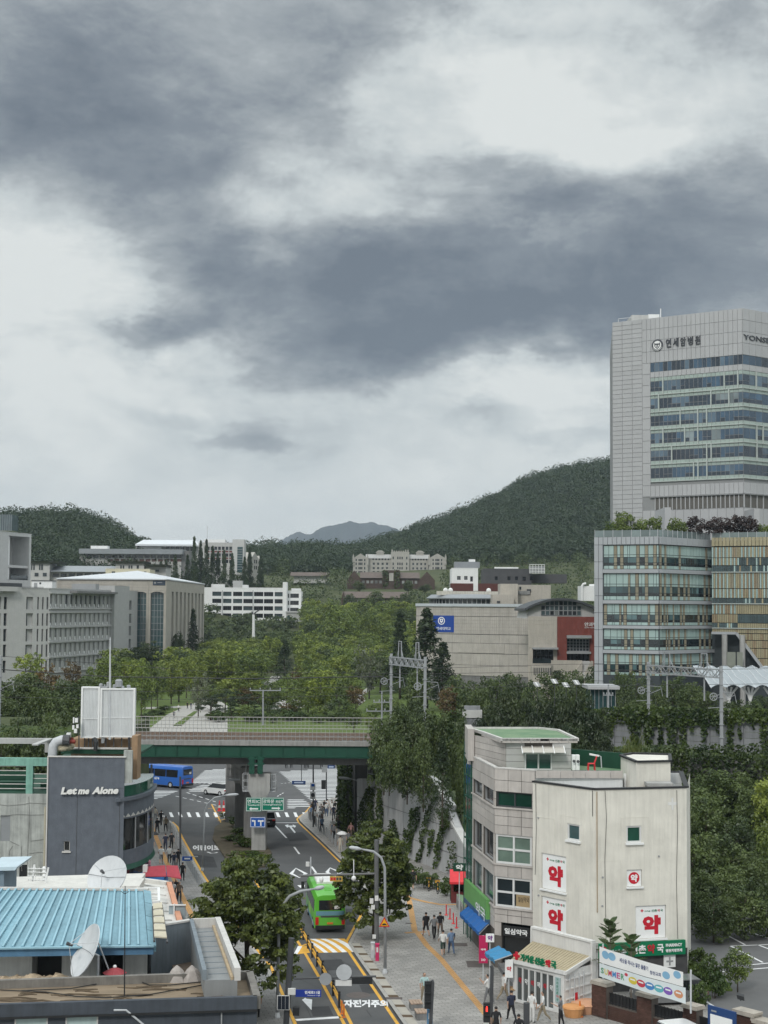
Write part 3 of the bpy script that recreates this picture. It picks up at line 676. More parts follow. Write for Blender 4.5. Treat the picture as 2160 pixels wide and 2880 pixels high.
for px,yt,w,Y,lab in((548,1712,50,470,'tallest pointed conifer before the right end of the colonnade building'),(420,1738,44,440,'pointed conifer before the glazed arches, left one'),(460,1730,44,445,'pointed conifer before the glazed arches, right one'),(437,1752,40,436,'shorter pointed conifer between the two by the glazed arches'),(512,1790,36,430,'small dark conifer left of the tallest pointed conifer')):T('conifer',px,yt,w,Y,lab,gp)
T('bigpine',415,1810,110,410,'broad dark evergreen right of the grey faculty building corner',None);T('bigpine',505,1785,46,440,'small round dark pine before the colonnade',None)
T('purple',515,1822,40,400,'small tree with dark pink blossom among the campus trees',None);T('bigpine',365,1840,90,330,'dark evergreen beside the mast on the rooftop panels',None)
T('ginkgo',952,1840,98,320,'yellow green tree left of the rail gantry in the park',None,i=2);T('grey',1042,1816,92,330,'feathery grey green tree left of the rail gantry',None)
T('dark',956,1962,82,283,'dark round bush tree behind the bridge railing',None);T('broad',1000,1985,60,190,'fresh green bush tree at the right end of the bridge railing',None,z=8);T('broad',1050,1990,50,185,'green bush tree at the foot of the left gantry pole',None,z=8)
T('conifer',1202,1704,140,305,'tall dark conifer in front of the blue crest banner',None,i=0);T('conifer',1128,1716,90,330,'dark conifer just left of the one before the blue crest banner',None,i=1);T('conifer',1248,1800,110,300,'dark conifer right behind the rail gantry',None,i=1)
T('maple',1258,1930,70,230,'reddish brown tree right of the rail gantry',None,z=6);T('dark',1175,1880,90,260,'dark tree standing behind the rail gantry wheels',None,z=2)
T('broad',958,1706,104,520,'broad rounded pale green tree below the castle like hall',None,i=0);T('broad',1040,1708,62,530,'pale green dome shaped tree right of the broad rounded one',None,i=1)
gp='yellow green bamboo like trees before the stone hall'
for px,yt,w in((1295,1840,40),(1330,1846,46),(1372,1832,40),(1405,1838,44),(1440,1832,36),(1478,1822,26)):T('ginkgo',px,yt,w,340,'narrow yellow green tree against the stone clad hall',gp,z=1.0,i=0)
# --- the middle of the campus: rows of alike trees
rng=np.random.default_rng(44);gp='trees filling the campus park';n=0
labs=dict(broad='mid green rounded tree in the crowded middle of the campus park',ginkgo='bright yellow green tree in the crowded middle of the campus park',dark='dark green rounded tree in the crowded campus park',conifer='dark pointed conifer in the crowded campus park')
spots=[]
for _ in range(4000):
 px=rng.uniform(330,1330);Y=rng.uniform(365,690);x=xat(px,Y)
 if 735<px<872 and Y<545:continue
 if 560<px<760 and Y<420:continue
 if 380<px<700 and Y<430:continue
 if px>960 and Y<420:continue
 if Y>500 and(px<600):continue
 if Y>585 and px<865:continue
 if Y>430 and px<470:continue
 if px>1170 and Y>400:continue
 if 985<px<1060 and Y<500:continue
 if any((x-a)**2+(Y-b)**2<7.2**2 for a,b in spots):continue
 spots.append((x,Y));k=rng.choice(['broad','ginkgo','ginkgo','broad','dark']if px<900 else['broad','broad','dark','ginkgo'])
 h=rng.uniform(9,12.5);ztop=gzf(x,Y)+h
 prs=TP[k];pr=prs[n%len(prs)];w=rng.uniform(8.5,12);n+=1;zn=('before the colonnade library' if px<560 else 'below the white office' if px<730 else 'along the central path' if px<870 else 'below the brick halls' if px<1010 else 'left of the stone hall')+(' near the bridge' if Y<450 else ' midway up' if Y<550 else ' far up')
 TREES.append(place(pr,(x,Y,gzf(x,Y)),rng.uniform(0,6.28),('lower ' if h<10.8 else 'taller ')+labs[k].split(' in the')[0]+' '+zn,'tree','campus park trees '+zn,(w/pr['W'],w/pr['W'],h/pr['H'])))
 if n>156:break
 # --- dense dark trees round the brick halls and below the hills
gp='dark trees round the halls on the slope';rng=np.random.default_rng(9);spots=[];GROVE=[]
for _ in range(2500):
 px=rng.uniform(560,1700);Y=rng.uniform(560 if len(spots)%3==0 else 640,890);x=xat(px,Y)
 if px<870 and Y<745 or px<1330 and Y<640 or px>1330 and 520<Y<556:continue
 if any((x-a)**2+(Y-b)**2<10.0**2 for a,b in spots):continue
 if 955<px<1170 and 690<Y<740:continue
 if 965<px<1235 and 755<Y<830:continue
 if 970<px<1270 and Y>815:continue
 if 805<px<930 and Y>770:continue
 spots.append((x,Y));z0=gzf(x,Y);h=rng.uniform(8,12)
 if 955<px<1170 and Y<700:h=rng.uniform(5,8)
 if 965<px<1235 and 740<=Y<=760:h=5
 GROVE.append((x,Y,z0,rng.uniform(9,13),h))
 if len(spots)>135:break
for _ in range(70):px,Y=rng.uniform(470,880),rng.uniform(590,684);x=xat(px,Y);GROVE.append((x,Y,gzf(x,Y),rng.uniform(6,9),rng.uniform(4,6.5)))
g_=np.array(GROVE);per=170;D=rng.normal(0,1,(len(g_),per,3));D/=np.linalg.norm(D,axis=2)[:,:,None];D[:,:,2]=np.abs(D[:,:,2])*np.where(rng.random((len(g_),per))<.7,1,-1)
P=g_[:,None,:3]+np.array([0,0,1])*g_[:,None,4:5]*.5+D*rng.uniform(.55,1.05,(len(g_),per,1))*np.stack([g_[:,3]/2,g_[:,3]/2,g_[:,4]*.5],1)[:,None,:]
V,Fq=leaves(rng,P.reshape(-1,3),(D+np.array([0,0,.5])).reshape(-1,3),1.15,.7);o=link('grove',np_mesh('grove',V,Fq,LM['dark']));o['kind']='stuff';o['label']='small far trees on the slope round the brick halls'
for px,yt,w,Y in((985,1672,46,700),(1022,1680,40,702),(1060,1662,56,704),(1104,1674,46,700),(1140,1668,50,703),(1012,1630,36,765),(1150,1632,40,765),(1196,1640,40,768)):T('dark',px,yt,w,Y,'dark tree close before the brown roofed brick halls','trees before the brick halls',raw=True)
gp='tall dark conifers before the upper lecture blocks'
for px,yt,Y in((548,1508,640),(566,1520,650),(582,1516,645),(600,1535,655),(530,1560,640),(615,1550,660),(632,1545,650),(655,1555,655),(690,1565,660),(704,1538,670),(495,1560,640),(470,1575,640),(735,1560,690),(455,1580,630)):T('conifer',px,yt,34,Y,'tall dark conifer in front of the far grey lecture blocks',gp)
# --- left of the bridge, behind the rail line
gp='dense leafy trees left of the railway';rng=np.random.default_rng(31)
k=0
for Y,zb,row in((172,3,[(-20,2010),(35,2030),(90,2005),(150,2015),(205,1990),(260,2020),(-70,2000)]),(190,5,[(5,1955),(62,1965),(120,1950),(178,1948),(232,1945),(-50,1950)]),(215,6,[(-10,1925),(45,1915),(100,1908),(155,1915),(210,1918),(262,1915)])):
 for px,yt in row:T('bank',px,yt+rng.uniform(-8,8),120,Y,'dense leafy tree in the green mass left of the rooftop panels',gp,z=zb);k+=1
T('ginkgo',95,1846,90,300,'light green spiky tree before the grey faculty building',None,z=2,i=1);T('maple',215,1866,70,290,'brownish tree before the grey faculty building',None,z=2);T('broad',312,1845,75,300,'green tree left of the mast on the rooftop panels',None,z=2);T('maple',135,1880,90,270,'olive brown tree left of the rooftop mast',None,z=2);T('broad',270,1885,70,260,'olive green tree directly behind the rooftop panels',None,z=2);T('broad',345,1900,60,288,'green tree right behind the rooftop panels',None,z=0)
for px,yt,w,lab in((20,2040,110,'leafy'),(85,2050,110,'leafy'),(150,2045,110,'leafy'),(215,2050,100,'leafy'),(-40,2045,110,'leafy')):T('bank',px,yt,w,148,'dense leafy tree just behind the green framed roof','leafy trees behind the green framed roof',z=3)
for px,yt,w,Y in((905,1985,56,283),(880,1960,60,290),(780,1985,60,282),(760,1955,60,300),(920,1945,60,305),(700,1985,60,279),(660,1990,56,279),(1060,1975,60,283),(1100,1960,70,285)):T('pine' if px%3==0 else 'broad',px,yt,w,Y,'small green tree planted round the paths behind the bridge railing','small trees behind the bridge railing')
for px,yt,w,k in((600,1925,80,'broad'),(655,1902,90,'ginkgo'),(705,1893,80,'ginkgo'),(765,1915,80,'broad'),(872,1905,84,'broad'),(905,1885,90,'ginkgo'),(985,1890,80,'broad'),(1005,1930,60,'maple'),(690,1935,60,'maple'),(840,1940,60,'broad')):T(k,px,yt,w,284+(px%7)*3,'leafy tree in the front row above the bridge railing','front row trees above the bridge railing')
for px,yt,w,Y in((450,2000,60,290),(470,1988,50,300),(425,2010,50,283),(830,2000,60,281),(960,2004,60,279),(900,2008,50,277)):T('shrub',px,yt,w,Y,'clipped round shrub beside the park path','shrubs by the park path')
rng=np.random.default_rng(77)
for k in range(16):T('shrub',600+k*26+rng.uniform(-8,8),2004+rng.uniform(-10,8),46+rng.uniform(-8,14),276+rng.uniform(0,14),'low shrub in the planting just behind the bridge railing','shrubs just behind the bridge railing')
# --- right side: railway bank, behind the tiled building
gp='leafy trees on the railway bank right of the bridge'
for px,yt,w,Y,zb in((1085,2020,95,147,6),(1120,1990,110,150,7),(1165,2010,110,149,6),(1205,1985,100,154,7),(1255,2000,90,152,7),(1100,2080,80,142,6.5),(1150,2085,85,140,6.0),(1195,2075,80,139,5.5),(1145,1965,70,170,8)):T('bank',px,yt,w,Y,'leafy green tree overhanging the retaining wall by the bridge',gp,z=zb)
T('conifer',1248,2065,75,136,'dark olive conical tree on the retaining wall',None,z=4.5,i=0)
T('dark',1292,2005,60,146,'ivy covered dark tree left of the tiled building',None,z=3);T('dark',1300,2090,50,140,'dark tree squeezed behind the tiled building edge',None,z=3)
gp='dark pines behind the tiled building'
for px,yt,w,Y in((1375,1985,95,149),(1425,1938,110,152),(1480,1952,105,150),(1535,1965,100,148),(1585,1940,110,152),(1640,1955,105,151),(1540,2035,100,145),(1610,2040,100,145),(1680,1995,95,152),(1465,2035,90,145),(1400,2050,90,144),(1690,2060,90,146),(1345,2020,70,150)):T('bigpine',px,yt,w,Y,'dark bushy pine rising behind the green roofed tiled building',gp,z=4)
gp='green trees between the pines and the red clinic'
for px,yt,w,Y in((1290,1900,100,260),(1345,1895,100,265),(1400,1890,110,270),(1450,1900,100,262),(1500,1905,100,268),(1560,1880,110,275),(1610,1885,100,270),(1650,1895,100,265),(1700,1868,130,280),(1740,1890,100,262),(1790,1880,100,268),(1300,1930,90,232),(1355,1930,90,230),(1470,1925,90,232),(1580,1925,90,230),(1670,1925,80,230)):T('bank',px,yt,w,Y,'green tree in the belt below the red stone clinic',gp,z=1)
gp='round green trees behind the right rail gantry'
for px,yt,w,Y in((1845,1925,80,195),(1890,1895,90,200),(1945,1915,90,195),(1985,1935,80,190),(2060,1960,70,190),(2110,1965,80,188),(2150,1945,90,190),(1800,1960,80,190),(2090,1990,60,182)):T('bank',px,yt,w,Y,'round green tree above the ivy covered rail wall',gp,z=9.5)
T('willow',1775,2062,150,142,'light green drooping tree behind the pharmacy roof',None,z=2.5)
gp='leafy trees on the bank right of the pharmacy'
for px,yt,w,Y,zb,k in((1945,2190,130,140,3,'dark'),(2010,2160,150,144,4,'dark'),(2080,2165,150,146,4,'dark'),(1980,2240,120,134,1.5,'dark'),(2110,2215,110,138,2,'dark'),(2155,2175,90,136,2,'ginkgo'),(2050,2290,130,132,0,'dark'),(2165,2290,90,128,0,'broad'),(1930,2270,70,132,2,'dark')):T('bank' if k=='dark' else k,px,yt,w*1.15,Y,'leafy green tree on the bank behind the parking lot',gp,z=zb)
gp='dark olive trees at the edge of the parking lot'
for px,yt,w,Y in((1945,2330,150,119,),(2015,2345,170,121),(2080,2370,160,124),(1965,2440,130,114),(2040,2430,130,116),(2000,2500,120,110),(2085,2480,120,111),(2150,2470,110,112),(2120,2390,130,127)):T('bank',px,yt,w*1.1,Y,'dense dark olive tree beside the cream pharmacy wall',gp,z=0)
# --- the two street trees in front
def street_tree(seed,loc,H,W,label,Y,wx=1.0):
 pr=tree_proto('zelkova',seed,H,W,430,66,.27,'vase',.16,tr=.2);place(pr,loc,0,label,'tree','street trees');return pr
street_tree(61,(xat(714,91),91,PZ),9.1,6.3,'large spreading street tree left of the green bus, beside the nearest rooftop',91)
street_tree(62,(xat(1062,111),111,PZ),7.9,4.8,'spreading street tree by the steel camera pole right of the green bus',111)
# ------------------------------------------------------------------ woods on the hills: one mass each
def woods(name,n,pxr,Yr,seed,cond=None,size=(6,13),leaf=1.2,per=84):
 rng=np.random.default_rng(seed);px=rng.uniform(*pxr,n);Y=rng.uniform(*Yr,n);x=(px-CX)/FPX*Y;z=gz(x,Y)
 keep=np.ones(n,bool)
 z2=gz(x,Y+4.0);keep&=(z2-z)>-1.2
 if cond is not None:keep&=cond(px,Y,z)
 px,Y,x,z=px[keep],Y[keep],x[keep],z[keep];w=rng.uniform(*size,len(x))/2
 D=rng.normal(0,1,(len(x),per,3));D/=np.linalg.norm(D,axis=2)[:,:,None];D[:,:,2]=np.abs(D[:,:,2])*np.where(rng.random((len(x),per))<.8,1,-.6)
 hgt=w*rng.uniform(.8,1.35,len(x));P=np.stack([x,Y,z+hgt*.75],1)[:,None,:]+D*rng.uniform(.85,1.02,(len(x),per,1))*np.stack([w,w,hgt],1)[:,None,:]
 Nn=D+np.array([0,0,.4]);Nn/=np.linalg.norm(Nn,axis=2)[:,:,None]
 V,Fq=leaves(rng,P.reshape(-1,3),Nn.reshape(-1,3),leaf,.7)
 o=link(name,np_mesh(name,V,Fq,LM['forest']));o['kind']='stuff';o['label']=dict(a='dark wooded hill behind the campus on the left',b='dark woods in the saddle below the far mountain',c='wooded hillside rising to the right behind the hospital')[name_key];return o
name_key='a';woods('woods',2300,(-120,640),(730,1010),1,lambda p,Y,z:(p<560))
name_key='b';woods('woods',1700,(480,1290),(860,1090),2,lambda p,Y,z:(p<975)|(Y>930))
name_key='c';woods('woods',4800,(820,1800),(900,1370),3,lambda p,Y,z:(z>26)&((p>1265)|(Y>930)),(6,14),1.4,76)
# ------------------------------------------------------------------ railway bridge
YB0,YB1=149.7,160.0
xl,xr=xat(300,YB0),xat(1078,YB0)
br=thing('railway_bridge','green and grey steel railway bridge crossing over the street','bridge',(0,YB0,8.5))
M_rust=mat('track_ballast',(.13,.125,.12),.95,.3,3)
M_rail=mat('weathered_railing',(.34,.33,.31),.6,.12,2,streak=.2)
mb=MB();mb.box(xl,xr,YB0+.5,YB1-.5,10.35,10.6);mb.build('deck_slab',M_concd,br)
for Y,s in((YB0,1),(YB1,-1)):
 mb=MB()
 mb.box(xl,xr,Y if s>0 else Y-.5,Y+.5 if s>0 else Y,10.4,10.85);mb.build('kerb_beam',mat('kerb_concrete',(.29,.285,.275),.85,.15,.8,streak=.35),br)
 mb=MB();mb.box(xl,xr,Y+s*.25-.04,Y+s*.25+.04,9.32,10.38);mb.box(xl,xr,Y+s*.25-.22,Y+s*.25+.22,9.24,9.3)
 for k in range(14):x=xl+1+k*2.05;mb.box(x,x+.03,Y+s*.25-.16,Y+s*.25+.16,9.302,10.36)
 mb.build('plate_girder',M_green,br)
for k in range(2):
 Y=YB0+1.2+k*6.2;a,b=(xl,xat(727,YB0)),(xat(729,YB0),xr)
 for p,q in(a,b):
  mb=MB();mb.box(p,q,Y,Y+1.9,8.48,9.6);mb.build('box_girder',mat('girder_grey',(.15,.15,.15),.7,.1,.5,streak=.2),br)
mb=MB();mb.box(xl,xr,YB0+.6,YB1-.6,10.6,10.8);mb.build('ballast',M_rust,br)
mb=MB()
for c in(YB0+2.6,YB0+7.6):
 for d in(-.72,.72):mb.box(xl,xr,c+d-.04,c+d+.04,10.85,11.02)
 for k in range(42):x=xl+.4+k*.66;mb.box(x,x+.22,c-1.2,c+1.2,10.802,10.86)
mb.build('rail_track',mat('rail_steel',(.17,.12,.09),.6,.2,2),br)
post=None
for Y,top in((YB0+.12,12.05),(YB1-.12,12.4)):
 mb=MB()
 for z in(top,top-.38,top-.8):mb.tube([(xl,Y,z),(xr,Y,z)],.045 if z==top else .03,6)
 mb.build('handrail',M_rail,br)
 n=66
 for k in range(n):
  x=xl+.1+(xr-xl-.2)*k/(n-1)
  if post is None:
   mb=MB();mb.box(-.016,.016,-.016,.016,-1.25,0);post=mb.build('railing_post',M_metal);pm=post.data;post.parent=br
  else:post=link('railing_post',pm,br)
  post.location=(x,Y-YB0,top-8.5)
mb=MB()
for k in range(140):x=xl+.1+(xr-xl)*k/140;mb.box(x,x+.015,YB0+.02,YB0+.035,10.86,11.65)
o=mb.build('wire_mesh',mat('mesh_wire',(.2,.2,.2),.6,.1,2),br);o['kind']='stuff'
pier=thing('bridge_pier','row of grey concrete bridge columns standing on the shrubby median','bridge pier',(xat(738,152),152,0))
for px,Y,w in((738,149.9,1.38),(714,155.5,1.3),(688,162,1.3),(661,169,1.3)):
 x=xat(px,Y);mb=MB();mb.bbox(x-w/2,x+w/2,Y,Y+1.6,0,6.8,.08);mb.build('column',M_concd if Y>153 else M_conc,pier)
 if Y<165:
  mb=MB();mb.hexa([(x-w/2,Y-.05,5.4),(x+w/2,Y-.05,5.4),(x+w/2,Y+1.65,5.4),(x-w/2,Y+1.65,5.4),(x-1.05,Y-.05,6.1),(x+1.05,Y-.05,6.1),(x+1.05,Y+1.65,6.1),(x-1.05,Y+1.65,6.1)]);mb.box(x-1.05,x+1.05,Y-.05,Y+1.65,6.1,7.7);mb.build('pier_cap',M_conc,pier)
x=xat(729,YB0);mb=MB()
for d in(-.65,.15):mb.box(x+d,x+d+.5,YB0-.25,YB0+.1,7.72,9.35);
mb.box(x-.8,x+.8,YB0-.3,YB0+.05,8.6,8.75);mb.box(x-.8,x+.8,YB0-.3,YB0+.05,9.1,9.22);mb.build('bearing_frame',M_green,pier)
def cage(px0,px1,Y,z0,z1):
 a,b=xat(px0,Y),xat(px1,Y);mb=MB();d=1.3
 for x in np.linspace(a,b,3):
  for y in(Y,Y+d):mb.tube([(x,y,z0),(x,y,z1)],.03,5)
 for z in np.linspace(z0+.25,z1,3):
  mb.tube([(a,Y,z),(b,Y,z)],.03,5);mb.tube([(a,Y+d,z),(b,Y+d,z)],.03,5);mb.tube([(a,Y,z),(a,Y+d,z)],.03,5);mb.tube([(b,Y,z),(b,Y+d,z)],.03,5)
 mb.box(a,b,Y,Y+d,z0-.08,z0);return mb.build('access_cage',M_galv,pier)
cage(692,718,150.4,6.0,7.6);cage(759,784,150.4,6.0,7.6);cage(650,688,156,6.4,8.2)
mb=MB();mb.tube([(xat(700,153),152.6,7.3),(xat(703,153),152.4,8.2),(xat(712,153),152.3,8.9)],.06,6);mb.build('drain_pipe',M_galv,pier)
for k,(px,yt,w,Y)in enumerate(((660,2285,60,171),(680,2300,60,166),(690,2330,64,160),(672,2350,60,156),(700,2360,60,152),(712,2395,66,147),(740,2405,70,144))):T('shrub',px,yt,w,Y,'dark clipped shrub at the foot of the bridge columns','shrubs on the median',z=.1)
for o in(br,pier):o.location.z-=.25
F=fpx(600,149.0,900,149.0)
def board(name,label,px,py,qx,qy,m,F=F,th=.06,border=None,cat='road sign',group=None,back=None):
 u0,u1=F.u(px),F.u(qx);z0,z1=F.z(px,qy),F.z(px,py);c=F.p((u0+u1)/2,z0,0);t=thing(name,label,cat,c,group)
 mb=MB();mb.fbox(F,u0,u1,z0,z1,-th,0);mb.build('panel',m,t)
 if border:
  b=MB();w=.045;i=.03
  for a in((u0+i,u1-i,z0+i,z0+i+w),(u0+i,u1-i,z1-i-w,z1-i),(u0+i,u0+i+w,z0+i+w,z1-i-w),(u1-i-w,u1-i,z0+i+w,z1-i-w)):b.fbox(F,*a,.001,.006)
  b.build('border',border,t)
 return t,u0,u1,z0,z1
M_sgreen=mat('sign_green',(.0,.17,.105),.5,.05,1);M_sblue=mat('sign_blue',(.008,.085,.38),.5,.05,1);M_swhite=mat('sign_white',(.78,.79,.79),.5,.03,1)
def sarrow(F,u0,u1,z,m,t,left):
 h=.07;mb=MB();d=.22
 if left:mb.fprism(F,[(u0,z),(u0+d,z-.16),(u0+d,z-h),(u1,z-h),(u1,z+h),(u0+d,z+h),(u0+d,z+.16)],.002,.01)
 else:mb.fprism(F,[(u1,z),(u1-d,z+.16),(u1-d,z+h),(u0,z+h),(u0,z-h),(u1-d,z-h),(u1-d,z-.16)],.002,.01)
 mb.build('arrow',m,t)
t,u0,u1,z0,z1=board('direction_sign','green direction sign pointing left, mounted on the bridge pier',698.7,2243,741.5,2282,M_sgreen,border=M_swhite)
W_=u1-u0;H_=z1-z0
ftext(F,'연희IC',u0+.12,u1-.12,z0+H_*.58,z0+H_*.86,.004,M_swhite,t);ftext(F,'Yeonhui IC',u0+.14,u1-.14,z0+H_*.40,z0+H_*.53,.004,M_swhite,t);sarrow(F,u0+.3,u1-.3,z0+.25,M_swhite,t,True)
t,u0,u1,z0,z1=board('direction_sign','green direction sign pointing right, mounted on the bridge pier',742.5,2243,805,2280.5,M_sgreen,border=M_swhite)
W_=u1-u0;H_=z1-z0
ftext(F,'광화문',u0+.12,u0+W_*.56,z0+H_*.58,z0+H_*.86,.004,M_swhite,t);ftext(F,'光化門',u0+W_*.62,u1-.12,z0+H_*.58,z0+H_*.82,.004,M_swhite,t);ftext(F,'Gwanghwamun',u0+.14,u1-.18,z0+H_*.38,z0+H_*.53,.004,M_swhite,t);sarrow(F,u0+W_*.45,u1-.35,z0+.25,M_swhite,t,False)
t,u0,u1,z0,z1=board('lane_sign','blue lane arrow sign below the green signs on the pier',711,2298,753.5,2327,M_sblue,border=M_swhite)
for c,both in((u0+.45,0),(u0+1.02,1)):
 mb=MB();zt=z1-.3;mb.fprism(F,[(c-.06,z0+.14),(c+.06,z0+.14),(c+.06,zt),(c-.06,zt)],.002,.01)
 for s in([-1,1]if both else[-1]):mb.fprism(F,[(c+s*.061,zt-.12),(c+s*.061,zt+.0),(c+s*.16,zt),(c+s*.16,zt+.07),(c+s*.31,zt-.06),(c+s*.16,zt-.19),(c+s*.16,zt-.12)][::s],.0,.011)
 mb.build('arrow',M_swhite,t)
 # ------------------------------------------------------------------ railway banks left and right of the bridge
M_bank=mat('bank_undergrowth',(.035,.05,.016),.95,.35,.5,bump=.5,bscale=4,col2=(.07,.085,.03))
mb=MB();x1=xat(1075,152)+.3
mb.prism([(x1,153),(21,160),(24,168),(90,158),(90,190),(x1,186)],-1,9.9)
mb.add([(x1,153,9.9),(-1.3,158.5,5.4),(2.6,150,5.1),(8.2,135.2,2.4),(22,142,3),(22,160.5,8.6)],[(0,1,2),(0,2,3),(0,3,4),(0,4,5)]);mb.quad((22,142,3),(60,118,.5),(60,130,6),(22,158.3,6));mb.quad((8.2,135.2,0),(22,142,0),(22,142,3),(8.2,135.2,2.4));setting(mb.build('railway_bank',M_bank))
rng=np.random.default_rng(41);P=[]
for a,b,c,k in(((x1,153,9.9),(-1.3,158.5,5.4),(2.6,150,5.1),900),((x1,153,9.9),(2.6,150,5.1),(8.2,135.2,2.4),2500),((x1,153,9.9),(8.2,135.2,2.4),(22,142,3),4500),((x1,153,9.9),(22,142,3),(22,160.5,8.6),4500),((22,142,3),(60,118,.5),(60,130,6),5000),((22,142,3),(60,130,6),(22,158.3,6),5000),((x1,153,10),(21,160,10),(x1,172,10),2500),((21,160,10),(24,168,10),(x1,172,10),2500)):
 u=rng.random((k,2));u=np.where(u.sum(1,keepdims=True)>1,1-u,u);a,b,c=map(np.array,(a,b,c));P.append(a+u[:,:1]*(b-a)+u[:,1:]*(c-a)+np.array([0,-.2,.25])*rng.random((k,1)))
P.append(np.array([Facade((xat(1700,158),158),(xat(2240,146),146)).p(u,9.05+.3*w,-6*v)for u,v,w in rng.random((5200,3))*np.array([27,1,1])]));P=np.concatenate(P);V,Fq=leaves(rng,P,np.tile([0,-.4,.9],(len(P),1)),.5,.8);o=link('undergrowth',np_mesh('undergrowth',V,Fq,LM['ivy']));o['kind']='stuff';o['label']='leafy undergrowth over the railway bank'
mb=MB();x0=xat(300,152)-.2
mb.prism([(-120,154),(x0,154),(x0,184),(-120,190)],-1,10.2);mb.quad((-120,143,2),(x0-.5,143,3),(x0,153.9,10.2),(-120,153.9,10.0));setting(mb.build('railway_bank',M_bank))
rng=np.random.default_rng(43);u,v=rng.random((2,9000));P=np.stack([-58+u*(x0+58),142.8+v*24,np.where(v<.46,2.6+7.7*v/.46,10.25)+rng.random(9000)*.3],1);V,Fq=leaves(rng,P,np.tile([0,-.4,.9],(9000,1)),.55,.8);o=link('undergrowth',np_mesh('undergrowth',V,Fq,LM['ivy']));o['kind']='stuff';o['label']='leafy undergrowth over the left railway bank'
# ------------------------------------------------------------------ ivy: leaves held close to a wall
def ivy(F,polys,name='ivy',label='',dens=26,size=.26,o=.12,seed=0,m='ivy',group=None,spread=.16):
 rng=np.random.default_rng(seed+100);P=[]
 for poly in polys:
  us=[F.hit(*p)for p in poly];a=np.array(us);lo,hi=a.min(0),a.max(0);n=int((hi[0]-lo[0])*(hi[1]-lo[1])*dens)+8
  q=rng.uniform(lo,hi,(n,2));ins=np.zeros(n,bool);j=len(a)-1
  for i in range(len(a)):
   c=((a[i,1]>q[:,1])!=(a[j,1]>q[:,1]))&(q[:,0]<(a[j,0]-a[i,0])*(q[:,1]-a[i,1])/(a[j,1]-a[i,1]+1e-9)+a[i,0]);ins^=c;j=i
  q=q[ins]+rng.normal(0,.05,(ins.sum(),2));P.append(q)
 q=np.concatenate(P);n=len(q)
 bul=.5+.5*np.sin(q[:,0]*2.1+seed)*np.sin(q[:,1]*1.7+seed*2)
 oo=o*.3+rng.uniform(0,spread,n)+bul*spread
 X=F.a.x+F.d.x*q[:,0]+F.n.x*oo;Yv=F.a.y+F.d.y*q[:,0]+F.n.y*oo
 N3=np.tile(np.array([F.n.x,F.n.y,.75]),(n,1));N3/=np.linalg.norm(N3[0])
 V,Fq=leaves(rng,np.stack([X,Yv,q[:,1]],1),N3,size,.8,.35)
 o_=link(name,np_mesh(name,V,Fq,LM[m]));tag(o_,label,'ivy',group);o_['kind']='stuff';return o_
FW=fpx(1004,160.0,1312,134.0)
M_wallc=mat('retaining_concrete',(.40,.405,.41),.85,.1,.5,streak=.3)
rw=thing('retaining_wall','tall pale concrete retaining wall with hanging ivy right of the street','wall',FW.p(FW.w/2,0,0))
outl=[(1004,2362),(1004,2190),(1045,2192),(1070,2205),(1185,2212),(1200,2184),(1222,2200),(1264,2268),(1262,2282),(1282,2330),(1313,2388),(1313,2492),(1180,2462),(1100,2410)]
pl_=[FW.hit(*p)for p in outl]
def clip(poly,a,b,c):
 out=[]
 for i in range(len(poly)):
  p,q=poly[i],poly[(i+1)%len(poly)];dp,dq=a*p[0]+b*p[1]-c,a*q[0]+b*q[1]-c
  if dp<=0:out.append(p)
  if dp*dq<0:t=dp/(dp-dq);out.append((p[0]+(q[0]-p[0])*t,p[1]+(q[1]-p[1])*t))
 return out
cols_=[-1,2.6,6.0,9.6,13.5,17.5,21.5,60]
for i in range(len(cols_)-1):
 pc=clip(clip(pl_,1,0,cols_[i+1]-.05),-1,0,-cols_[i]-.05)
 for z0,z1 in((-9,2.0),(2.0,4.2),(4.2,20)):
  sl=.0
  q=clip(clip(pc,sl,1,z1-.04),-sl,-1,-z0-.04)
  if len(q)>2:mb=MB();mb.fprism(FW,q,-.6,0);mb.build('wall_panel',M_wallc,rw)
mb=MB();mb.fprism(FW,[(u*.999+.01,z-.02)for u,z in pl_],-.7,-.08);mb.build('wall_core',M_concd,rw)
mb=MB()
tp=[FW.hit(*p)for p in[(1200,2184),(1222,2200),(1264,2268)]];t2=[FW.hit(*p)for p in[(1270,2312),(1313,2388)]]
for seg in(tp,t2):
 for i in range(len(seg)-1):mb.bar(FW.p(*seg[i],-.25),FW.p(*seg[i+1],-.25),.75,.2)
mb.build('coping',mat('pale_coping',(.46,.46,.45),.8,.1,1),rw)
mb=MB();a,b=FW.hit(1045,2170),FW.hit(1125,2208)
for k in range(9):u=FW.u(1035+k*12);z=FW.z(1035+k*12,2200 if k>2 else 2190);mb.bar(FW.p(u,z-.3,-.1),FW.p(u,z+1.1,-.1),.05)
for h in(.5,1.1):mb.bar(FW.p(FW.u(1035),FW.z(1035,2190)+h,-.1),FW.p(FW.u(1131),FW.z(1131,2208)+h,-.1),.05)
mb.build('handrail',M_galv,rw)
FA=fpx(955,166,1004,160.2)
ab=thing('bridge_abutment','dark concrete abutment under the right end of the bridge, covered in ivy','bridge abutment',FA.p(1,0,0))
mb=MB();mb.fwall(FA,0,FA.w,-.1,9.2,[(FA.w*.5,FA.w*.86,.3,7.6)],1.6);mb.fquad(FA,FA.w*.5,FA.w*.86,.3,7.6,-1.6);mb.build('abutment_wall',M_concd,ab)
mb=MB();mb.fbox(FA,.1,FA.w-.1,0,9.2,-6,-1.7);mb.build('abutment_core',M_concd,ab)
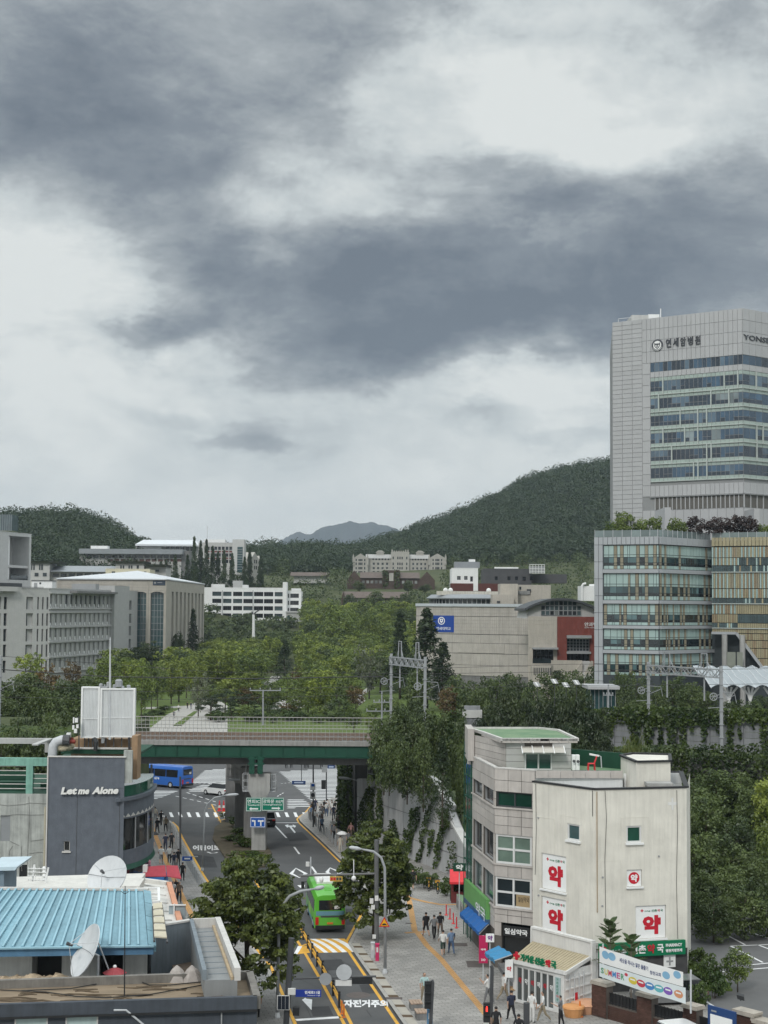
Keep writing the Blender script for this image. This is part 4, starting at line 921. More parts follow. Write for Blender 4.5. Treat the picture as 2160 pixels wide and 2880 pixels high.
ivy(FW,[[(1035,2215),(1060,2212),(1055,2270),(1062,2330),(1012,2340),(1010,2280)],[(1066,2220),(1078,2215),(1082,2335),(1060,2345)],[(1100,2302),(1118,2310),(1130,2390),(1095,2400)]],label='climbing ivy at the left end of the pale retaining wall',seed=1,size=.3,dens=45)
ivy(FW,[[(1162,2275),(1186,2268),(1180,2320),(1160,2360),(1145,2345)],[(1140,2330),(1165,2345),(1160,2400),(1130,2400)]],label='left one of the ivy streaks on the sunlit part of the retaining wall',seed=2,dens=60)
ivy(FW,[[(1218,2246),(1226,2250),(1216,2290),(1200,2350),(1190,2378),(1184,2360),(1196,2300)],[(1186,2380),(1200,2370),(1180,2440),(1172,2430)]],label='long middle streak of ivy running down the retaining wall',seed=3,dens=60)
ivy(FW,[[(1206,2335),(1226,2330),(1220,2380),(1206,2410)]],label='short ivy patch between the long streaks on the retaining wall',seed=4,dens=60)
ivy(FW,[[(1236,2280),(1265,2276),(1270,2320),(1246,2375),(1240,2420),(1224,2450),(1226,2390),(1242,2320)]],label='widest ivy streak with reddish blooms at the right of the retaining wall',seed=5,dens=60)
ivy(FW,[[(1260,2368),(1288,2366),(1284,2400),(1296,2440),(1262,2450),(1270,2410)]],label='dark shrubby ivy low at the right end of the retaining wall',seed=6,m='dark')
ivy(FA,[[(955,2150),(980,2150),(984,2360),(948,2350)],[(984,2150),(992,2150),(1000,2350),(990,2350)]],label='dense ivy curtain on the abutment under the bridge',seed=7,dens=40,size=.35)
for k,(px,py,w,h)in enumerate(((1120,2470,60,50),(1165,2480,60,50),(1200,2490,50,40),(1225,2492,44,36),(1260,2510,50,45),(1285,2525,40,45))):Yk=CAMZ*FPX/(py-HOR);T('shrub',px,py-h,w,Yk,'weedy green shrub at the foot of the retaining wall','shrubs along the retaining wall foot',z=.1)
FN=fpx(1640,166,2240,152)
nw=thing('noise_wall','long concrete panel wall along the railway, draped with ivy','wall',FN.p(FN.w/2,6,0));zb,zt=8.9,12.6
M_np=mat('wall_panel_concrete',(.25,.26,.275),.85,.1,.6,streak=.35,rnd=.06)
pane=3.6;n=int(FN.w/pane)+1
for k in range(n):
 u=k*pane;mb=MB();mb.fbox(FN,u-.15,u+.15,6,zt+.05,-.25,.12);mb.build('post',M_np,nw)
 for j in range(6):mb=MB();mb.fbox(FN,u+.17,u+pane-.17,zb+j*.62,zb+j*.62+.585,-.1,.0 if j%2 else .02);mb.build('wall_panel',M_np,nw)
mb=MB();mb.fbox(FN,0,n*pane,5.5,zb,-.3,.06);mb.build('footing',M_concd,nw)
rg=np.random.default_rng(8);polys=[[(1640,1996),(1760,1988),(2160,1992),(2220,1988),(2220,2036),(2100,2030),(2000,2040),(1930,2042),(1850,2044),(1760,2034),(1640,2044)]]
for px,w,d in((1660,40,2110),(1720,30,2070),(1790,40,2100),(1830,36,2112),(1862,20,2112),(1895,36,2112),(1925,24,2110),(1985,22,2085),(2022,14,2062),(2058,24,2110),(2085,10,2080),(2155,30,2120),(1950,14,2060),(2120,10,2050)):polys.append([(px-w/2,2015),(px+w/2,2015),(px+w/3,(2015+d)/2),(px+w/4,d),(px-w/4,d),(px-w/2.5,(2015+d)/2)])
ivy(FN,polys,label='ivy hanging in tongues over the concrete rail wall',seed=11,dens=75,size=.34,spread=.35)
FN2=fpx(1700,158,2240,146)
mb=MB();mb.fbox(FN2,0,FN2.w,2,9.0,-6,0);bw=tag(mb.build('bank_wall',M_concd),'low dark wall under the rail wall, wholly covered in ivy','wall')
ivy(FN2,[[(1700,2130),(1800,2096),(2220,2092),(2220,2330),(1700,2330)]],label='thick dark ivy carpet below the concrete rail wall',seed=12,dens=55,size=.34,spread=.4)
F=fpx(1308,150,1352,150);t=thing('wall_end','pale grey panelled wall end with white cap behind the tiled building','wall',F.p(.7,8,0))
for j in range(5):mb=MB();z=F.z(1330,2075)+j*.62;mb.fbox(F,0,F.w,z,z+.58,-.5,0);mb.build('wall_panel',M_np,t)
mb=MB();z=F.z(1330,2006);mb.fbox(F,-.15,F.w+.2,z-.45,z+.3,-.6,.08);mb.build('cap',mat('pale_coping',(.46,.46,.45),.8,.1,1),t)
ivy(fpx(1255,149,1312,149),[[(1258,2010),(1275,1996),(1310,1992),(1314,2200),(1258,2200)]],label='ivy mass standing left of the pale wall end',seed=13,dens=40,size=.34)
# ------------------------------------------------------------------ overhead line gantries
def gantry(label,a,b,zt,H,bw=.8,wheels=True,m=None):
 A,B=Vector((xat(a[0],a[1]),a[1],0)),Vector((xat(b[0],b[1]),b[1],0));m=m or M_galv;d=(B-A).normalized()
 t=thing('rail_gantry',label,'rail gantry',(A.x,A.y,10))
 for p in(A,B):mb=MB();mb.bar((p.x,p.y,9),(p.x,p.y,zt),.29);[mb.box(p.x-.22,p.x+.22,p.y-.22,p.y+.22,z,z+.06)for z in np.arange(11,zt,1.3)];mb.build('mast',m,t)
 mb=MB();zh,zl=zt-.35,zt-.35-bw
 n=12
 s=Vector((d.y,-d.x,0))*.22
 for k in(-1,1):
  for z in(zh,zl):mb.bar(A+s*k+Vector((0,0,z)),B+s*k+Vector((0,0,z)),.1)
  for i in range(n):p,q=A.lerp(B,i/n)+s*k,A.lerp(B,(i+1)/n)+s*k;mb.bar((p.x,p.y,zl if i%2 else zh),(q.x,q.y,zh if i%2 else zl),.06);mb.bar((p.x,p.y,zl),(p.x,p.y,zh),.05)
 mb.build('truss_beam',m,t)
 for f in(.27,.78):
  c=A.lerp(B,f);mb=MB();w=d*.85;w2=d*.45
  for sg in(-1,1):
   mb.bar(c+w*sg*.6+Vector((0,0,zh)),c+w2*sg+Vector((0,0,zh+H)),.08);mb.bar(c+w*sg*1.25+Vector((0,0,zh)),c+w2*sg+Vector((0,0,zh+H*.5)),.06)
  mb.bar(c-w2+Vector((0,0,zh+H)),c+w2+Vector((0,0,zh+H)),.09);mb.build('top_frame',m,t)
  mb=MB();mb.lathe([(.05,0),(.12,.05),(.05,.12),(.12,.2),(.05,.27),(.12,.34),(.05,.42)],8,(c.x,c.y),zh+H-.6);mb.build('insulator',M_dark,t)
  mb=MB();mb.bar(c+Vector((0,0,zl)),c+Vector((0,0,zl-2.4)),.14);mb.build('drop_post',m,t)
 if wheels:
  for p,sg in((A,-1),(B,-1)):
   c=p+Vector((sg*.75,0,zt-3.0));mb=MB()
   mb.tube([c+Vector((math.cos(w)*.36,0,math.sin(w)*.36))for w in np.linspace(0,6.283,17)],.045,5)
   for w in np.linspace(0,math.pi,4)[:-1]:mb.bar(c+Vector((math.cos(w)*.34,0,math.sin(w)*.34)),c-Vector((math.cos(w)*.34,0,math.sin(w)*.34)),.05)
   mb.build('tension_wheel',m,t)
   mb=MB();mb.bar(c,(p.x,p.y,zt-2.7),.06);mb.bar((p.x,p.y,zt-3.4),(p.x+1.4,p.y,zt-2.8),.05);mb.bar((p.x,p.y,zt-2.5),(p.x+1.3,p.y,zt-2.6),.05);mb.bar((p.x+1.3,p.y,zt-2.6),(p.x+1.5,p.y,zt-3.6),.05);mb.bar((p.x-1.3,p.y,zt-4.1),(p.x+.4,p.y,zt-4.0),.05);mb.build('bracket_arm',m,t)
 return t
M_gw=mat('gantry_grey',(.30,.315,.33),.5,.1,2)
gantry('grey rail gantry with lattice beam above the right end of the bridge',(1103,168.5),(1198,158),zat(1845,160),1.75,m=M_gw)
gantry('grey rail gantry over the ivy covered wall before the amber glass block',(1822,163),(2025,152),zat(1862,157),1.5,m=M_gw)
gantry('dark rail gantry cut by the left picture edge',(-75,168),(10,158),zat(1850,160),1.6,m=M_metal)
M_wire2=mat('overhead_wire',(.05,.05,.052),.6,.1,3)
for(lab,pts,r)in(('thick dark rail feeder cable sagging above the park',[(-40,1880,160),(300,1903,160),(700,1909,160),(1080,1902,160)],.05),('thin overhead wire left of the gantry',[(-40,1922,158),(400,1945,158),(1103,1930,160)],.022),('upper thin overhead wire over the railway',[(-40,1842,160),(600,1890,160),(1200,1895,160),(2200,1880,155)],.02),('overhead contact wire right of the gantry',[(1198,1935,158),(1600,1928,157),(2025,1925,155),(2240,1922,152)],.022),('overhead wire before the red stone clinic',[(1198,1880,158),(1600,1868,158),(1900,1868,156),(2240,1880,152)],.02),('lower thin overhead wire above the bridge',[(-40,1960,156),(500,1968,156),(1103,1952,160)],.02)):
 mb=MB();mb.tube([at(*p)for p in pts],r,5);o=mb.build('overhead_wire',M_wire2);tag(o,lab,'cable','overhead wires of the railway')
def pole_T(label,px,py0,py1,Y,arms,r=.09,name='power_pole'):
 a,b=at(px,py0,Y),at(px,py1,Y);t=thing(name,label,'pole',b);mb=MB();mb.tube([b,a],r*1.2,8,r*.8);mb.build('pole',M_metal,t)
 for(x0,x1,y)in arms:mb=MB();mb.bar(at(x0,y,Y),at(x1,y,Y),.1);[mb.lathe([(.05,0),(.08,.08),(.04,.25)],6,(at(x,y,Y).x,Y),at(x,y,Y).z+.05)for x in np.linspace(x0+2,x1-2,4)];mb.build('crossarm',M_metal,t)
 return t
pole_T('slim power pole with two crossarms right of the bridge railing',1074,1945,2040,172,[(1050,1098,1975),(1030,1110,2000)])
pole_T('power pole with wide crossarm behind the bridge',740,1940,2040,165,[(702,790,1942)])
pole_T('short white post with crossbar by the glass pavilion',1711,1925,2005,168,[(1696,1725,1955)])
# ------------------------------------------------------------------ buildings: walls with real openings, windows as parts
M_fr_w=mat('window_frame_white',(.62,.63,.63),.6,.05,1);M_fr_d=mat('window_frame_dark',(.05,.055,.06),.5,.1,1);M_fr_g=mat('window_frame_grey',(.3,.31,.32),.5,.08,1)
M_in=mat('room_behind',(.035,.037,.04),.9,.3,.5)
WM={}
def win(F,u0,u1,z0,z1,par,depth=.25,gm=None,fm=None,nx=1,nz=1,fw=.09,name='window',o=0.0,label=None):
 """window: frame, mullions and glass set back in its opening"""
 gm=gm or M_gl_dark;fm=fm or M_fr_g;w,h=round(u1-u0,2),round(z1-z0,2);k=(w,h,gm.name,fm.name,nx,nz,fw)
 if k not in WM:
  mb=MB();mb.cur=0
  for i in range(nx+1):x=fw/2+(w-fw)*i/nx;mb.box(x-fw/2,x+fw/2,-.08,.02,0,h)
  for i in range(nx):
   xa=fw/2+(w-fw)*i/nx+fw/2;xb=fw/2+(w-fw)*(i+1)/nx-fw/2
   for j in range(nz+1):z=fw/2+(h-fw)*j/nz;mb.box(xa,xb,-.06,.02,z-fw/2,z+fw/2)
  mb.cur=1;mb.quad((0,0,0),(w,0,0),(w,0,h),(0,0,h))
  me=bpy.data.meshes.new('window');me.from_pydata(mb.v,[],mb.f);me.materials.append(fm);me.materials.append(gm);me.polygons.foreach_set('material_index',mb.m);WM[k]=me
 ob=link(name,WM[k],par,label);q=F.p(u0,z0,o-depth);L0=WL.get(par.name,(0,0,0))
 ob.location=(q[0]-L0[0],q[1]-L0[1],q[2]-L0[2]);ob.rotation_euler=(0,0,math.atan2(F.d.y,F.d.x));return ob
class Bld:
 def __init__(s,name,label,pts,ztop,zb,wall,back=15,cat='building',roof=None,depth=.3,par=.0):
  s.P=[(xat(p,Y),Y)for p,Y in pts];s.F=[Facade(s.P[i],s.P[i+1])for i in range(len(pts)-1)]
  s.zt,s.zb,s.wall,s.back,s.roof,s.depth,s.par=ztop,zb,wall,back,roof or M_concd,depth,par
  c=s.P[len(s.P)//2];s.t=thing(name,label,cat,(c[0],c[1],zb));s.h=[[]for _ in s.F]
 def hole(s,i,u0,u1,z0,z1):s.h[i].append((u0,u1,z0,z1))
 def grid(s,i,cols,rows,ref=None,**k):
  """cols, rows in source px"""
  F=s.F[i]
  for l,r in cols:
   for a,b in rows:
    c=ref if ref else(l+r)/2;u0,u1,z0,z1=F.u(l),F.u(r),F.z(c,b),F.z(c,a);s.hole(i,u0,u1,z0,z1);win(F,u0,u1,z0,z1,s.t,depth=s.depth,**k)
 def ugrid(s,i,us,zs,**k):
  for u0,u1 in us:
   for z0,z1 in zs:s.hole(i,u0,u1,z0,z1);win(s.F[i],u0,u1,z0,z1,s.t,depth=s.depth,**k)
 def rect(s,i,px0,px1,y0,y1,ref=None):F=s.F[i];c=ref or(px0+px1)/2;return F.u(px0),F.u(px1),F.z(c,y1),F.z(c,y0)
 def done(s,roof=True):
  mb=MB()
  for F,h in zip(s.F,s.h):mb.fwall(F,0,F.w,s.zb,s.zt,h,s.depth)
  a,b=Vector(s.P[0]),Vector(s.P[-1]);n0,n1=s.F[0].n,s.F[-1].n
  A,B=a-n0*s.back,b-n1*s.back
  if len(s.F)>1:B=b-s.F[0].n*s.back if abs(s.F[0].n.dot(s.F[-1].n))>.5 else a+(b-Vector(s.P[-2]))
  if len(s.F)>1 and abs(s.F[0].n.dot(s.F[-1].n))<=.5:A=B
  ring=[tuple(p)for p in s.P]+[tuple(B)]+([tuple(A)]if A!=B else[])
  for p,q in zip(ring[len(s.P)-1:],ring[len(s.P):]+ring[:1]):mb.quad((p[0],p[1],s.zb),(q[0],q[1],s.zb),(q[0],q[1],s.zt),(p[0],p[1],s.zt))
  s.ring=ring;mb.build('wall',s.wall,s.t)
  if roof:
   mb=MB();mb.sheet(ring,s.zt-.35 if s.par else s.zt+.01);mb.build('roof',s.roof,s.t)
   if s.par:
    mb=MB()
    for F in s.F:mb.fbox(F,-.05,F.w+.05,s.zt,s.zt+s.par,-.4,.06)
    mb.build('parapet',s.wall,s.t)
  return s
 def fbox(s,name,i,px0,px1,y0,y1,o0,o1,m,ref=None,label=None):
  r=s.rect(i,px0,px1,y0,y1,ref);mb=MB();mb.fbox(s.F[i],*r,o0,o1);return mb.build(name,m,s.t,label)
def rbox(name,par,px0,px1,y0,y1,Y,d,m,label=None):
 """box with its front at depth Y filling the given source px"""
 mb=MB();c=(px0+px1)/2;mb.box(xat(px0,Y),xat(px1,Y),Y,Y+d,at(c,y1,Y).z,at(c,y0,Y).z);return mb.build(name,m,par,label)
M_eng=mat('stone_cladding_grey',(.43,.435,.43),.7,.06,.6,streak=.1);M_eng2=mat('stone_cladding_light',(.50,.505,.50),.7,.06,.6,streak=.1)
M_tan=mat('stone_tan',(.42,.395,.35),.75,.1,.5,streak=.15);M_rf_g=mat('roof_metal_grey',(.25,.27,.29),.5,.08,.5);M_rf_w=mat('roof_metal_white',(.60,.63,.66),.45,.05,.4)
M_wht=mat('white_render',(.76,.77,.77),.7,.05,.4,streak=.08);M_lit=mat('grey_render',(.47,.47,.46),.75,.07,.5,streak=.12);M_brick_r=mat('brick_far_red',(.2,.07,.045),.8,.2,1)
gl_mix=[glass('far_glass_%s'%n,c,.2,spec=.12)for n,c in(('dark',(.03,.036,.04)),('teal',(.06,.085,.09)),('blind',(.22,.235,.23)),('black',(.015,.017,.018)))]
rr=random.Random(3)
def gpick():return rr.choices(gl_mix,(5,3,1.2,3))[0]
# --- grey faculty building, left
z=lambda y,Y:at(CX-900,y,Y).z
e=Bld('faculty_building','large grey stone clad faculty building with rows of finned windows, at the left edge',[(-60,420),(143,433),(327,482),(354,489),(391,499)],at(140,1657,433).z,0,M_eng,back=40,depth=.7,par=.35)
rows=[(1679,1714),(1725,1760),(1769,1804),(1813,1848),(1858,1892)]
for l,r in((105,109.5),(118.5,123),(131,136)):e.grid(0,[(l,r)],rows,ref=100,gm=M_gl_dark,fm=M_fr_d)
for l,r in((11,20),(-8,3)):e.grid(0,[(l,r)],rows,ref=20,gm=M_gl_dark,fm=M_fr_d,nz=3)
for a,b in rows:
 r=e.rect(0,74,93,a,b,100);e.hole(0,*r);win(e.F[0],r[0],r[0]+(r[1]-r[0])*.28,r[2],r[3],e.t,depth=.7,gm=M_gl_dark,fm=M_fr_d,nz=2)
 mb=MB();mb.fquad(e.F[0],r[0]+(r[1]-r[0])*.28,r[1],r[2],r[3],-.7);mb.build('recess_panel',M_eng,e.t)
F=e.F[1];n=14;p=F.w/n;zr=[(F.z(143,b),F.z(143,a))for a,b in((1672,1706),(1726,1759),(1767,1800),(1811,1844),(1852,1886))]
for k in range(n):
 for j,(a,b)in enumerate(zr):
  big=j==0 and 3<=k<=10;u0,u1=k*p+p*.12,(k+1)*p-p*(.12 if big else .44);e.hole(1,u0,u1,a+.1,b)
  win(F,u0,u1,a+.1,b,e.t,depth=.7,gm=gl_mix[2]if big and k%3 else gpick(),fm=M_fr_d,nz=2,fw=.07)
  mb=MB();mb.fbox(F,k*p+p*.02,k*p+p*.09,a-.4,b+.1,.0,.2);mb.build('fin',M_eng2,e.t);mb=MB();mb.fbox(F,k*p+p*.66,k*p+p*.72,a-.4,b+.1,.0,.12);mb.build('fin',M_eng2,e.t)
  mb=MB();mb.fbox(F,u0+p*.02,u0+p*.3,a,a+.75,-.4,.06);mb.build('air_conditioner',M_fr_w,e.t)
for j,(a,b)in enumerate(zr):mb=MB();mb.fbox(F,0,F.w,b+.25,b+.55,.0,.5);mb.fbox(F,0,F.w,a-.7,a-.42,0,.5);mb.build('floor_band',M_eng2,e.t)
mb=MB();F2=e.F[2];mb.fbox(F2,-3.6,F2.w+.3,0,F.z(330,1648),-10,1.6);mb.build('stair_tower',M_eng,e.t)
for a,b in((1689,1693),(1726,1730),(1761,1765),(1797,1801),(1832,1836)):r=e.rect(3,359,370,a,b+22,372);e.hole(3,*r);mb=MB();mb.fquad(e.F[3],*r,-.7);mb.build('balcony_slot',M_fr_d,e.t)
e.fbox('cornice',0,-60,42,1650,1663,.05,1.6,M_eng,20);e.fbox('canopy_slab',1,196,312,1662,1668,.2,2.2,M_concd,200)
e.done()
rbox('rooftop_room',e.t,206,273,1642,1664,470,6,M_fr_g);rbox('rooftop_room',e.t,290,354,1647,1668,500,8,M_eng)
mb=MB()
for k in range(34):x=xat(60+k*2,428);mb.box(x,x+.06,427.9,428,at(100,1656,428).z,at(100,1650,428).z)
mb.build('roof_railing',M_fr_d,e.t)
t=thing('rooftop_cabin','small white cabin with a door on the grey faculty roof','cabin',(xat(122,440),440,e.zt));rbox('wall',t,93,151,1634,1658,440,5,M_wht);rbox('roof',t,92,152,1632,1634,439.8,5.4,M_fr_d);rbox('door',t,100,109,1639,1656,439.93,.05,M_fr_g);rbox('window',t,115,120,1638,1643,439.93,.05,M_gl_dark)
# --- box shaped upper wing with deep glazed opening
e=Bld('box_wing','white box shaped wing with a deep glazed opening above the faculty roof',[(-60,462),(90,492)],at(40,1496,475).z,20,M_eng2,back=25,depth=6,par=.2)
r=e.rect(0,20,79,1508,1631,50);e.hole(0,*r);F=e.F[0]
win(F,r[0],r[0]+(r[1]-r[0])*.64,r[2]+4,r[3],e.t,depth=5.8,gm=M_gl_teal,fm=M_fr_g,nx=5,nz=3);win(F,r[0],r[0]+(r[1]-r[0])*.64,r[2],r[2]+3.7,e.t,depth=5.8,gm=M_gl_dark,fm=M_fr_g,nx=5)
mb=MB();mb.fquad(F,*r,-5.95);mb.build('recess_wall',M_eng,e.t);e.fbox('mid_slab',0,20.5,78.5,1590,1597,-5.7,-.3,M_eng2,50);e.fbox('round_column',0,26,30,1510,1630,-1.6,-.8,M_wht,50);e.fbox('balustrade',0,30,78,1617,1631,-.4,-.3,M_gl_dark,50)
e.fbox('shadow_gap',0,-60,60,1640,1650,.01,.1,M_fr_d,40);e.done();rbox('glass_penthouse',e.t,-40,35,1447,1492,480,8,glass('penthouse_glass',(.07,.095,.105)))  # dark strip set slightly proud along the foot of the wing
for k in range(8):rbox('mullion',e.t,-10+k*6,-9.3+k*6,1447,1492,479.9,.1,M_fr_g)
# --- library with a colonnade and a white roof
e=Bld('colonnade_library','tan stone library with tall glazed arches, a colonnade side and a white roof',[(165,500),(471,500),(578,600)],at(471,1632,500).z,0,M_tan,back=40,depth=1.2)
F=e.F[0]
for l,r in((300,330),(340,368),(377,411),(423,460)):
 u0,u1,z0,z1=e.rect(0,l,r,1664,1860);e.hole(0,u0,u1,z0,z1);win(F,u0,u1,z0,z1,e.t,depth=1.1,gm=M_gl_teal,fm=M_fr_g,nx=4,nz=11,fw=.1,name='arch_window')
 mb=MB()
 for k in range(8):
  a0,a1=(u0+(u1-u0)*k/8),(u0+(u1-u0)*(k+1)/8);f=lambda u:.55*(abs(2*(u-u0)/(u1-u0)-1)**2.5);mb.fprism(F,[(a0,z1+.01),(a0,z1-f(a0)-.01),(a1,z1-f(a1)-.01),(a1,z1+.01)],-.4,.03)
 mb.build('arch_head',M_tan,e.t)
for px in(166,205,227,274,323,371,416,466):mb=MB();u=F.u(px);mb.fbox(F,u-.12,u+.12,0,e.zt-.02,0,.22);mb.build('pilaster',M_tan,e.t)
zt_,n=e.F[1].z(471,1663),10;p=e.F[1].w/n
for k in range(n):
 if k==0:continue
 u0,u1=k*p+p*.25,(k+1)*p-p*.25;e.hole(1,u0,u1,2,zt_);win(e.F[1],u0,u1,2,zt_,e.t,depth=1.1,gm=gl_mix[2],fm=M_tan,nz=4,name='colonnade_bay')
for k in range(4):mb=MB();mb.fbox(F,0,F.w,e.zt-1.6-k*.9,e.zt-1.56-k*.9,0,.03);mb.build('stone_joint',M_concd,e.t)
r=e.rect(0,429,464,1633,1646);mb=MB();mb.fbox(F,*r,0,.15);mb.build('dark_sign',mat('sign_navy',(.035,.05,.075),.5,.1,1),e.t)
mb=MB();u0,u1,z0,z1=r;mb.fbox(F,u0+.4,u0+1,z0+.5,z1-.4,.15,.18);mb.fbox(F,u0+1.5,u1-1,z0+.75,z1-.55,.15,.18);mb.build('sign_mark',M_fr_g,e.t)
e.done();mb=MB();P=e.ring;c=(sum(p[0]for p in P)/len(P),sum(p[1]for p in P)/len(P));zt=e.zt
m=len(P);mb.v=[(p[0]+(p[0]-c[0])*.012,p[1]+(p[1]-c[1])*.012,zt+.1)for p in P]+[(p[0]+(p[0]-c[0])*.012,p[1]+(p[1]-c[1])*.012,zt+.45)for p in P]+[(c[0],c[1],zt+4.2)]
mb.f=[(i,(i+1)%m,m+(i+1)%m,m+i)for i in range(m)]+[(m+i,m+(i+1)%m,2*m)for i in range(m)];mb.m=[0]*len(mb.f);mb.build('roof_canopy',M_rf_w,e.t)
# --- hall with grey pitched roof, cross blocks and the cream block
def simple(name,label,px0,px1,yt,Y,zb,wall,back=14,depth=.35,par=.2,roof=None):return Bld(name,label,[(px0,Y),(px1,Y)],at((px0+px1)/2,yt,Y).z,zb,wall,back,depth=depth,par=par,roof=roof)
def cols(l,r,n,f=.55):p=(r-l)/n;return[(l+p*k+p*(1-f)/2,l+p*(k+1)-p*(1-f)/2)for k in range(n)]
e=simple('lecture_hall','long grey roofed lecture hall behind the colonnade library',89,440,1610,640,8,M_lit)
e.grid(0,cols(144,300,7,.8),[(1612,1623)],gm=M_gl_dark);e.grid(0,cols(144,180,2,.3),[(1633,1643)],gm=M_gl_dark);e.done()
rbox('cross_block',e.t,89,143,1585,1660,637,14,M_lit);rbox('cross_block',e.t,328,408,1585,1625,637,14,M_lit);rbox('cross_block',e.t,412,470,1594,1625,639,14,M_lit)
for l,r,a,b in((91,94,1587,1603),(97,101,1587,1603),(113,117,1587,1603),(119,124,1587,1603),(101,112,1611,1621),(124,135,1611,1621),(341,345,1590,1600),(348,352,1590,1600),(364,368,1590,1600),(371,375,1590,1600),(387,393,1590,1600),(424,432,1602,1608),(440,450,1602,1608)):rbox('window',e.t,l,r,a,b,636.85,.1,M_gl_dark)
mb=MB();F=fpx(143,638,330,638);z0,z1=F.z(200,1608),F.z(200,1590);mb.quad(F.p(-1,z0,1),F.p(F.w,z0,1),F.p(F.w-1,z1,-8),F.p(1,z1,-8));mb.quad(F.p(F.w,z0,-17),F.p(-1,z0,-17),F.p(1,z1,-8),F.p(F.w-1,z1,-8));mb.add([F.p(-1,z0,1),F.p(1,z1,-8),F.p(-1,z0,-17)],[(0,1,2)]);mb.build('pitched_roof',M_rf_g,e.t)
for l,r,y in((86,169,1583),(318,412,1583),(410,470,1592)):rbox('overgrown_roof',e.t,l,r,y-5,y+2,636,15,mat('overgrown_roof',(.02,.025,.014),.95,.4,.5))
e=simple('cream_block','cream coloured block with small windows above the library roof',300,424,1601,610,10,mat('cream_render',(.60,.56,.42),.75,.06,.5,streak=.1));e.grid(0,[(312,322),(354,365),(377,387),(403,410)],[(1607,1615)],gm=M_gl_dark,nx=2);e.done()
# --- three upper lecture blocks on the slope
e=simple('upper_block','long grey block with a wide fascia in front of the left hill',226,512,1558,740,22,M_lit);e.grid(0,cols(240,510,15,.82),[(1560,1570)],gm=M_gl_dark);e.grid(0,cols(300,510,12,.82),[(1572,1580)],gm=mat('red_spandrel',(.15,.08,.07),.7,.1,1));e.done();rbox('fascia',e.t,224,515,1544,1558,737,18,M_rf_g);rbox('rooftop_cabin',e.t,257,304,1535,1544.5,745,6,M_wht);rbox('end_wall',e.t,512,534,1550,1625,741,14,M_concd)
e=simple('upper_block','upper grey block with a sloping metal roof, behind the wide fascia block',384,560,1535,790,30,M_lit);e.grid(0,cols(462,545,6,.7),[(1537,1550)],gm=M_gl_dark);e.done();rbox('white_wall_strip',e.t,397,455,1537,1547,788,2,M_wht)
mb=MB();F=fpx(382,786,562,786);z0,z1=F.z(460,1531),F.z(460,1517);mb.fbox(F,0,F.w,F.z(460,1536),z0,-16,0);mb.hexa([F.p(0,z0,0),F.p(F.w,z0,0),F.p(F.w,z0,-16),F.p(0,z0,-16),F.p(3,z1,-7),F.p(F.w-3,z1,-7),F.p(F.w-3,z1,-9),F.p(3,z1,-9)]);mb.build('metal_roof',M_rf_w,e.t)
e=simple('upper_block','grey block with red spandrels and a glazed stair tower, below the sky line',560,658,1527,760,25,M_lit);e.grid(0,cols(578,652,7,.8),[(1537,1547),(1556,1566),(1574,1584)],gm=M_gl_dark);e.grid(0,cols(578,652,7,.8),[(1548.5,1554),(1567.5,1572.5)],gm=mat('red_panel',(.2,.05,.045),.7,.1,1));e.done();rbox('rooftop_cabin',e.t,575,634,1517,1527,765,6,M_wht);rbox('stair_tower',e.t,655,688,1517,1616,757,10,M_eng2);rbox('tower_glazing',e.t,669,684,1538,1610,756.8,.3,M_gl_teal)
for k in range(9):rbox('tower_mullion',e.t,669,684,1545+k*7,1546+k*7,756.7,.1,M_fr_g)
mb=MB();a=at(583,1518,765);mb.tube([a,a+Vector((0,0,7))],.12,5);mb.build('mast',M_galv,e.t)
def gable(F,u0,u1,ze,za,o0,o1,m,par,name='gable_wall',zb=None):mb=MB();zb=ze-8 if zb is None else zb;mb.fprism(F,[(u0,zb),(u1,zb),(u1,ze),((u0+u1)/2,za),(u0,ze)],o0,o1);return mb.build(name,m,par)
M_goth=mat('limestone',(.38,.37,.34),.8,.12,.6,streak=.15)
F=fpx(708,780,741,800);t=thing('gothic_hall','narrow stone hall with two pointed gables beside the dark conifers','building',F.p(1,30,0))
gable(F,0,F.u(726),F.z(717,1572),F.z(717,1553),-8,0,M_goth,t,zb=F.z(717,1640));gable(F,F.u(726)+.05,F.w,F.z(733,1582),F.z(733,1563),-7,-.4,M_goth,t,zb=F.z(733,1640))
for l,r,a,b in((713,716,1575,1585),(718,721,1575,1585),(713,716,1592,1602),(718,721,1592,1602),(729,731,1585,1595),(734,737,1585,1595),(729,731,1602,1612),(734,737,1602,1612)):mb=MB();mb.fbox(F,F.u(l),F.u(r),F.z(725,b),F.z(725,a),-.5,.05);mb.build('window',M_gl_dark,t)
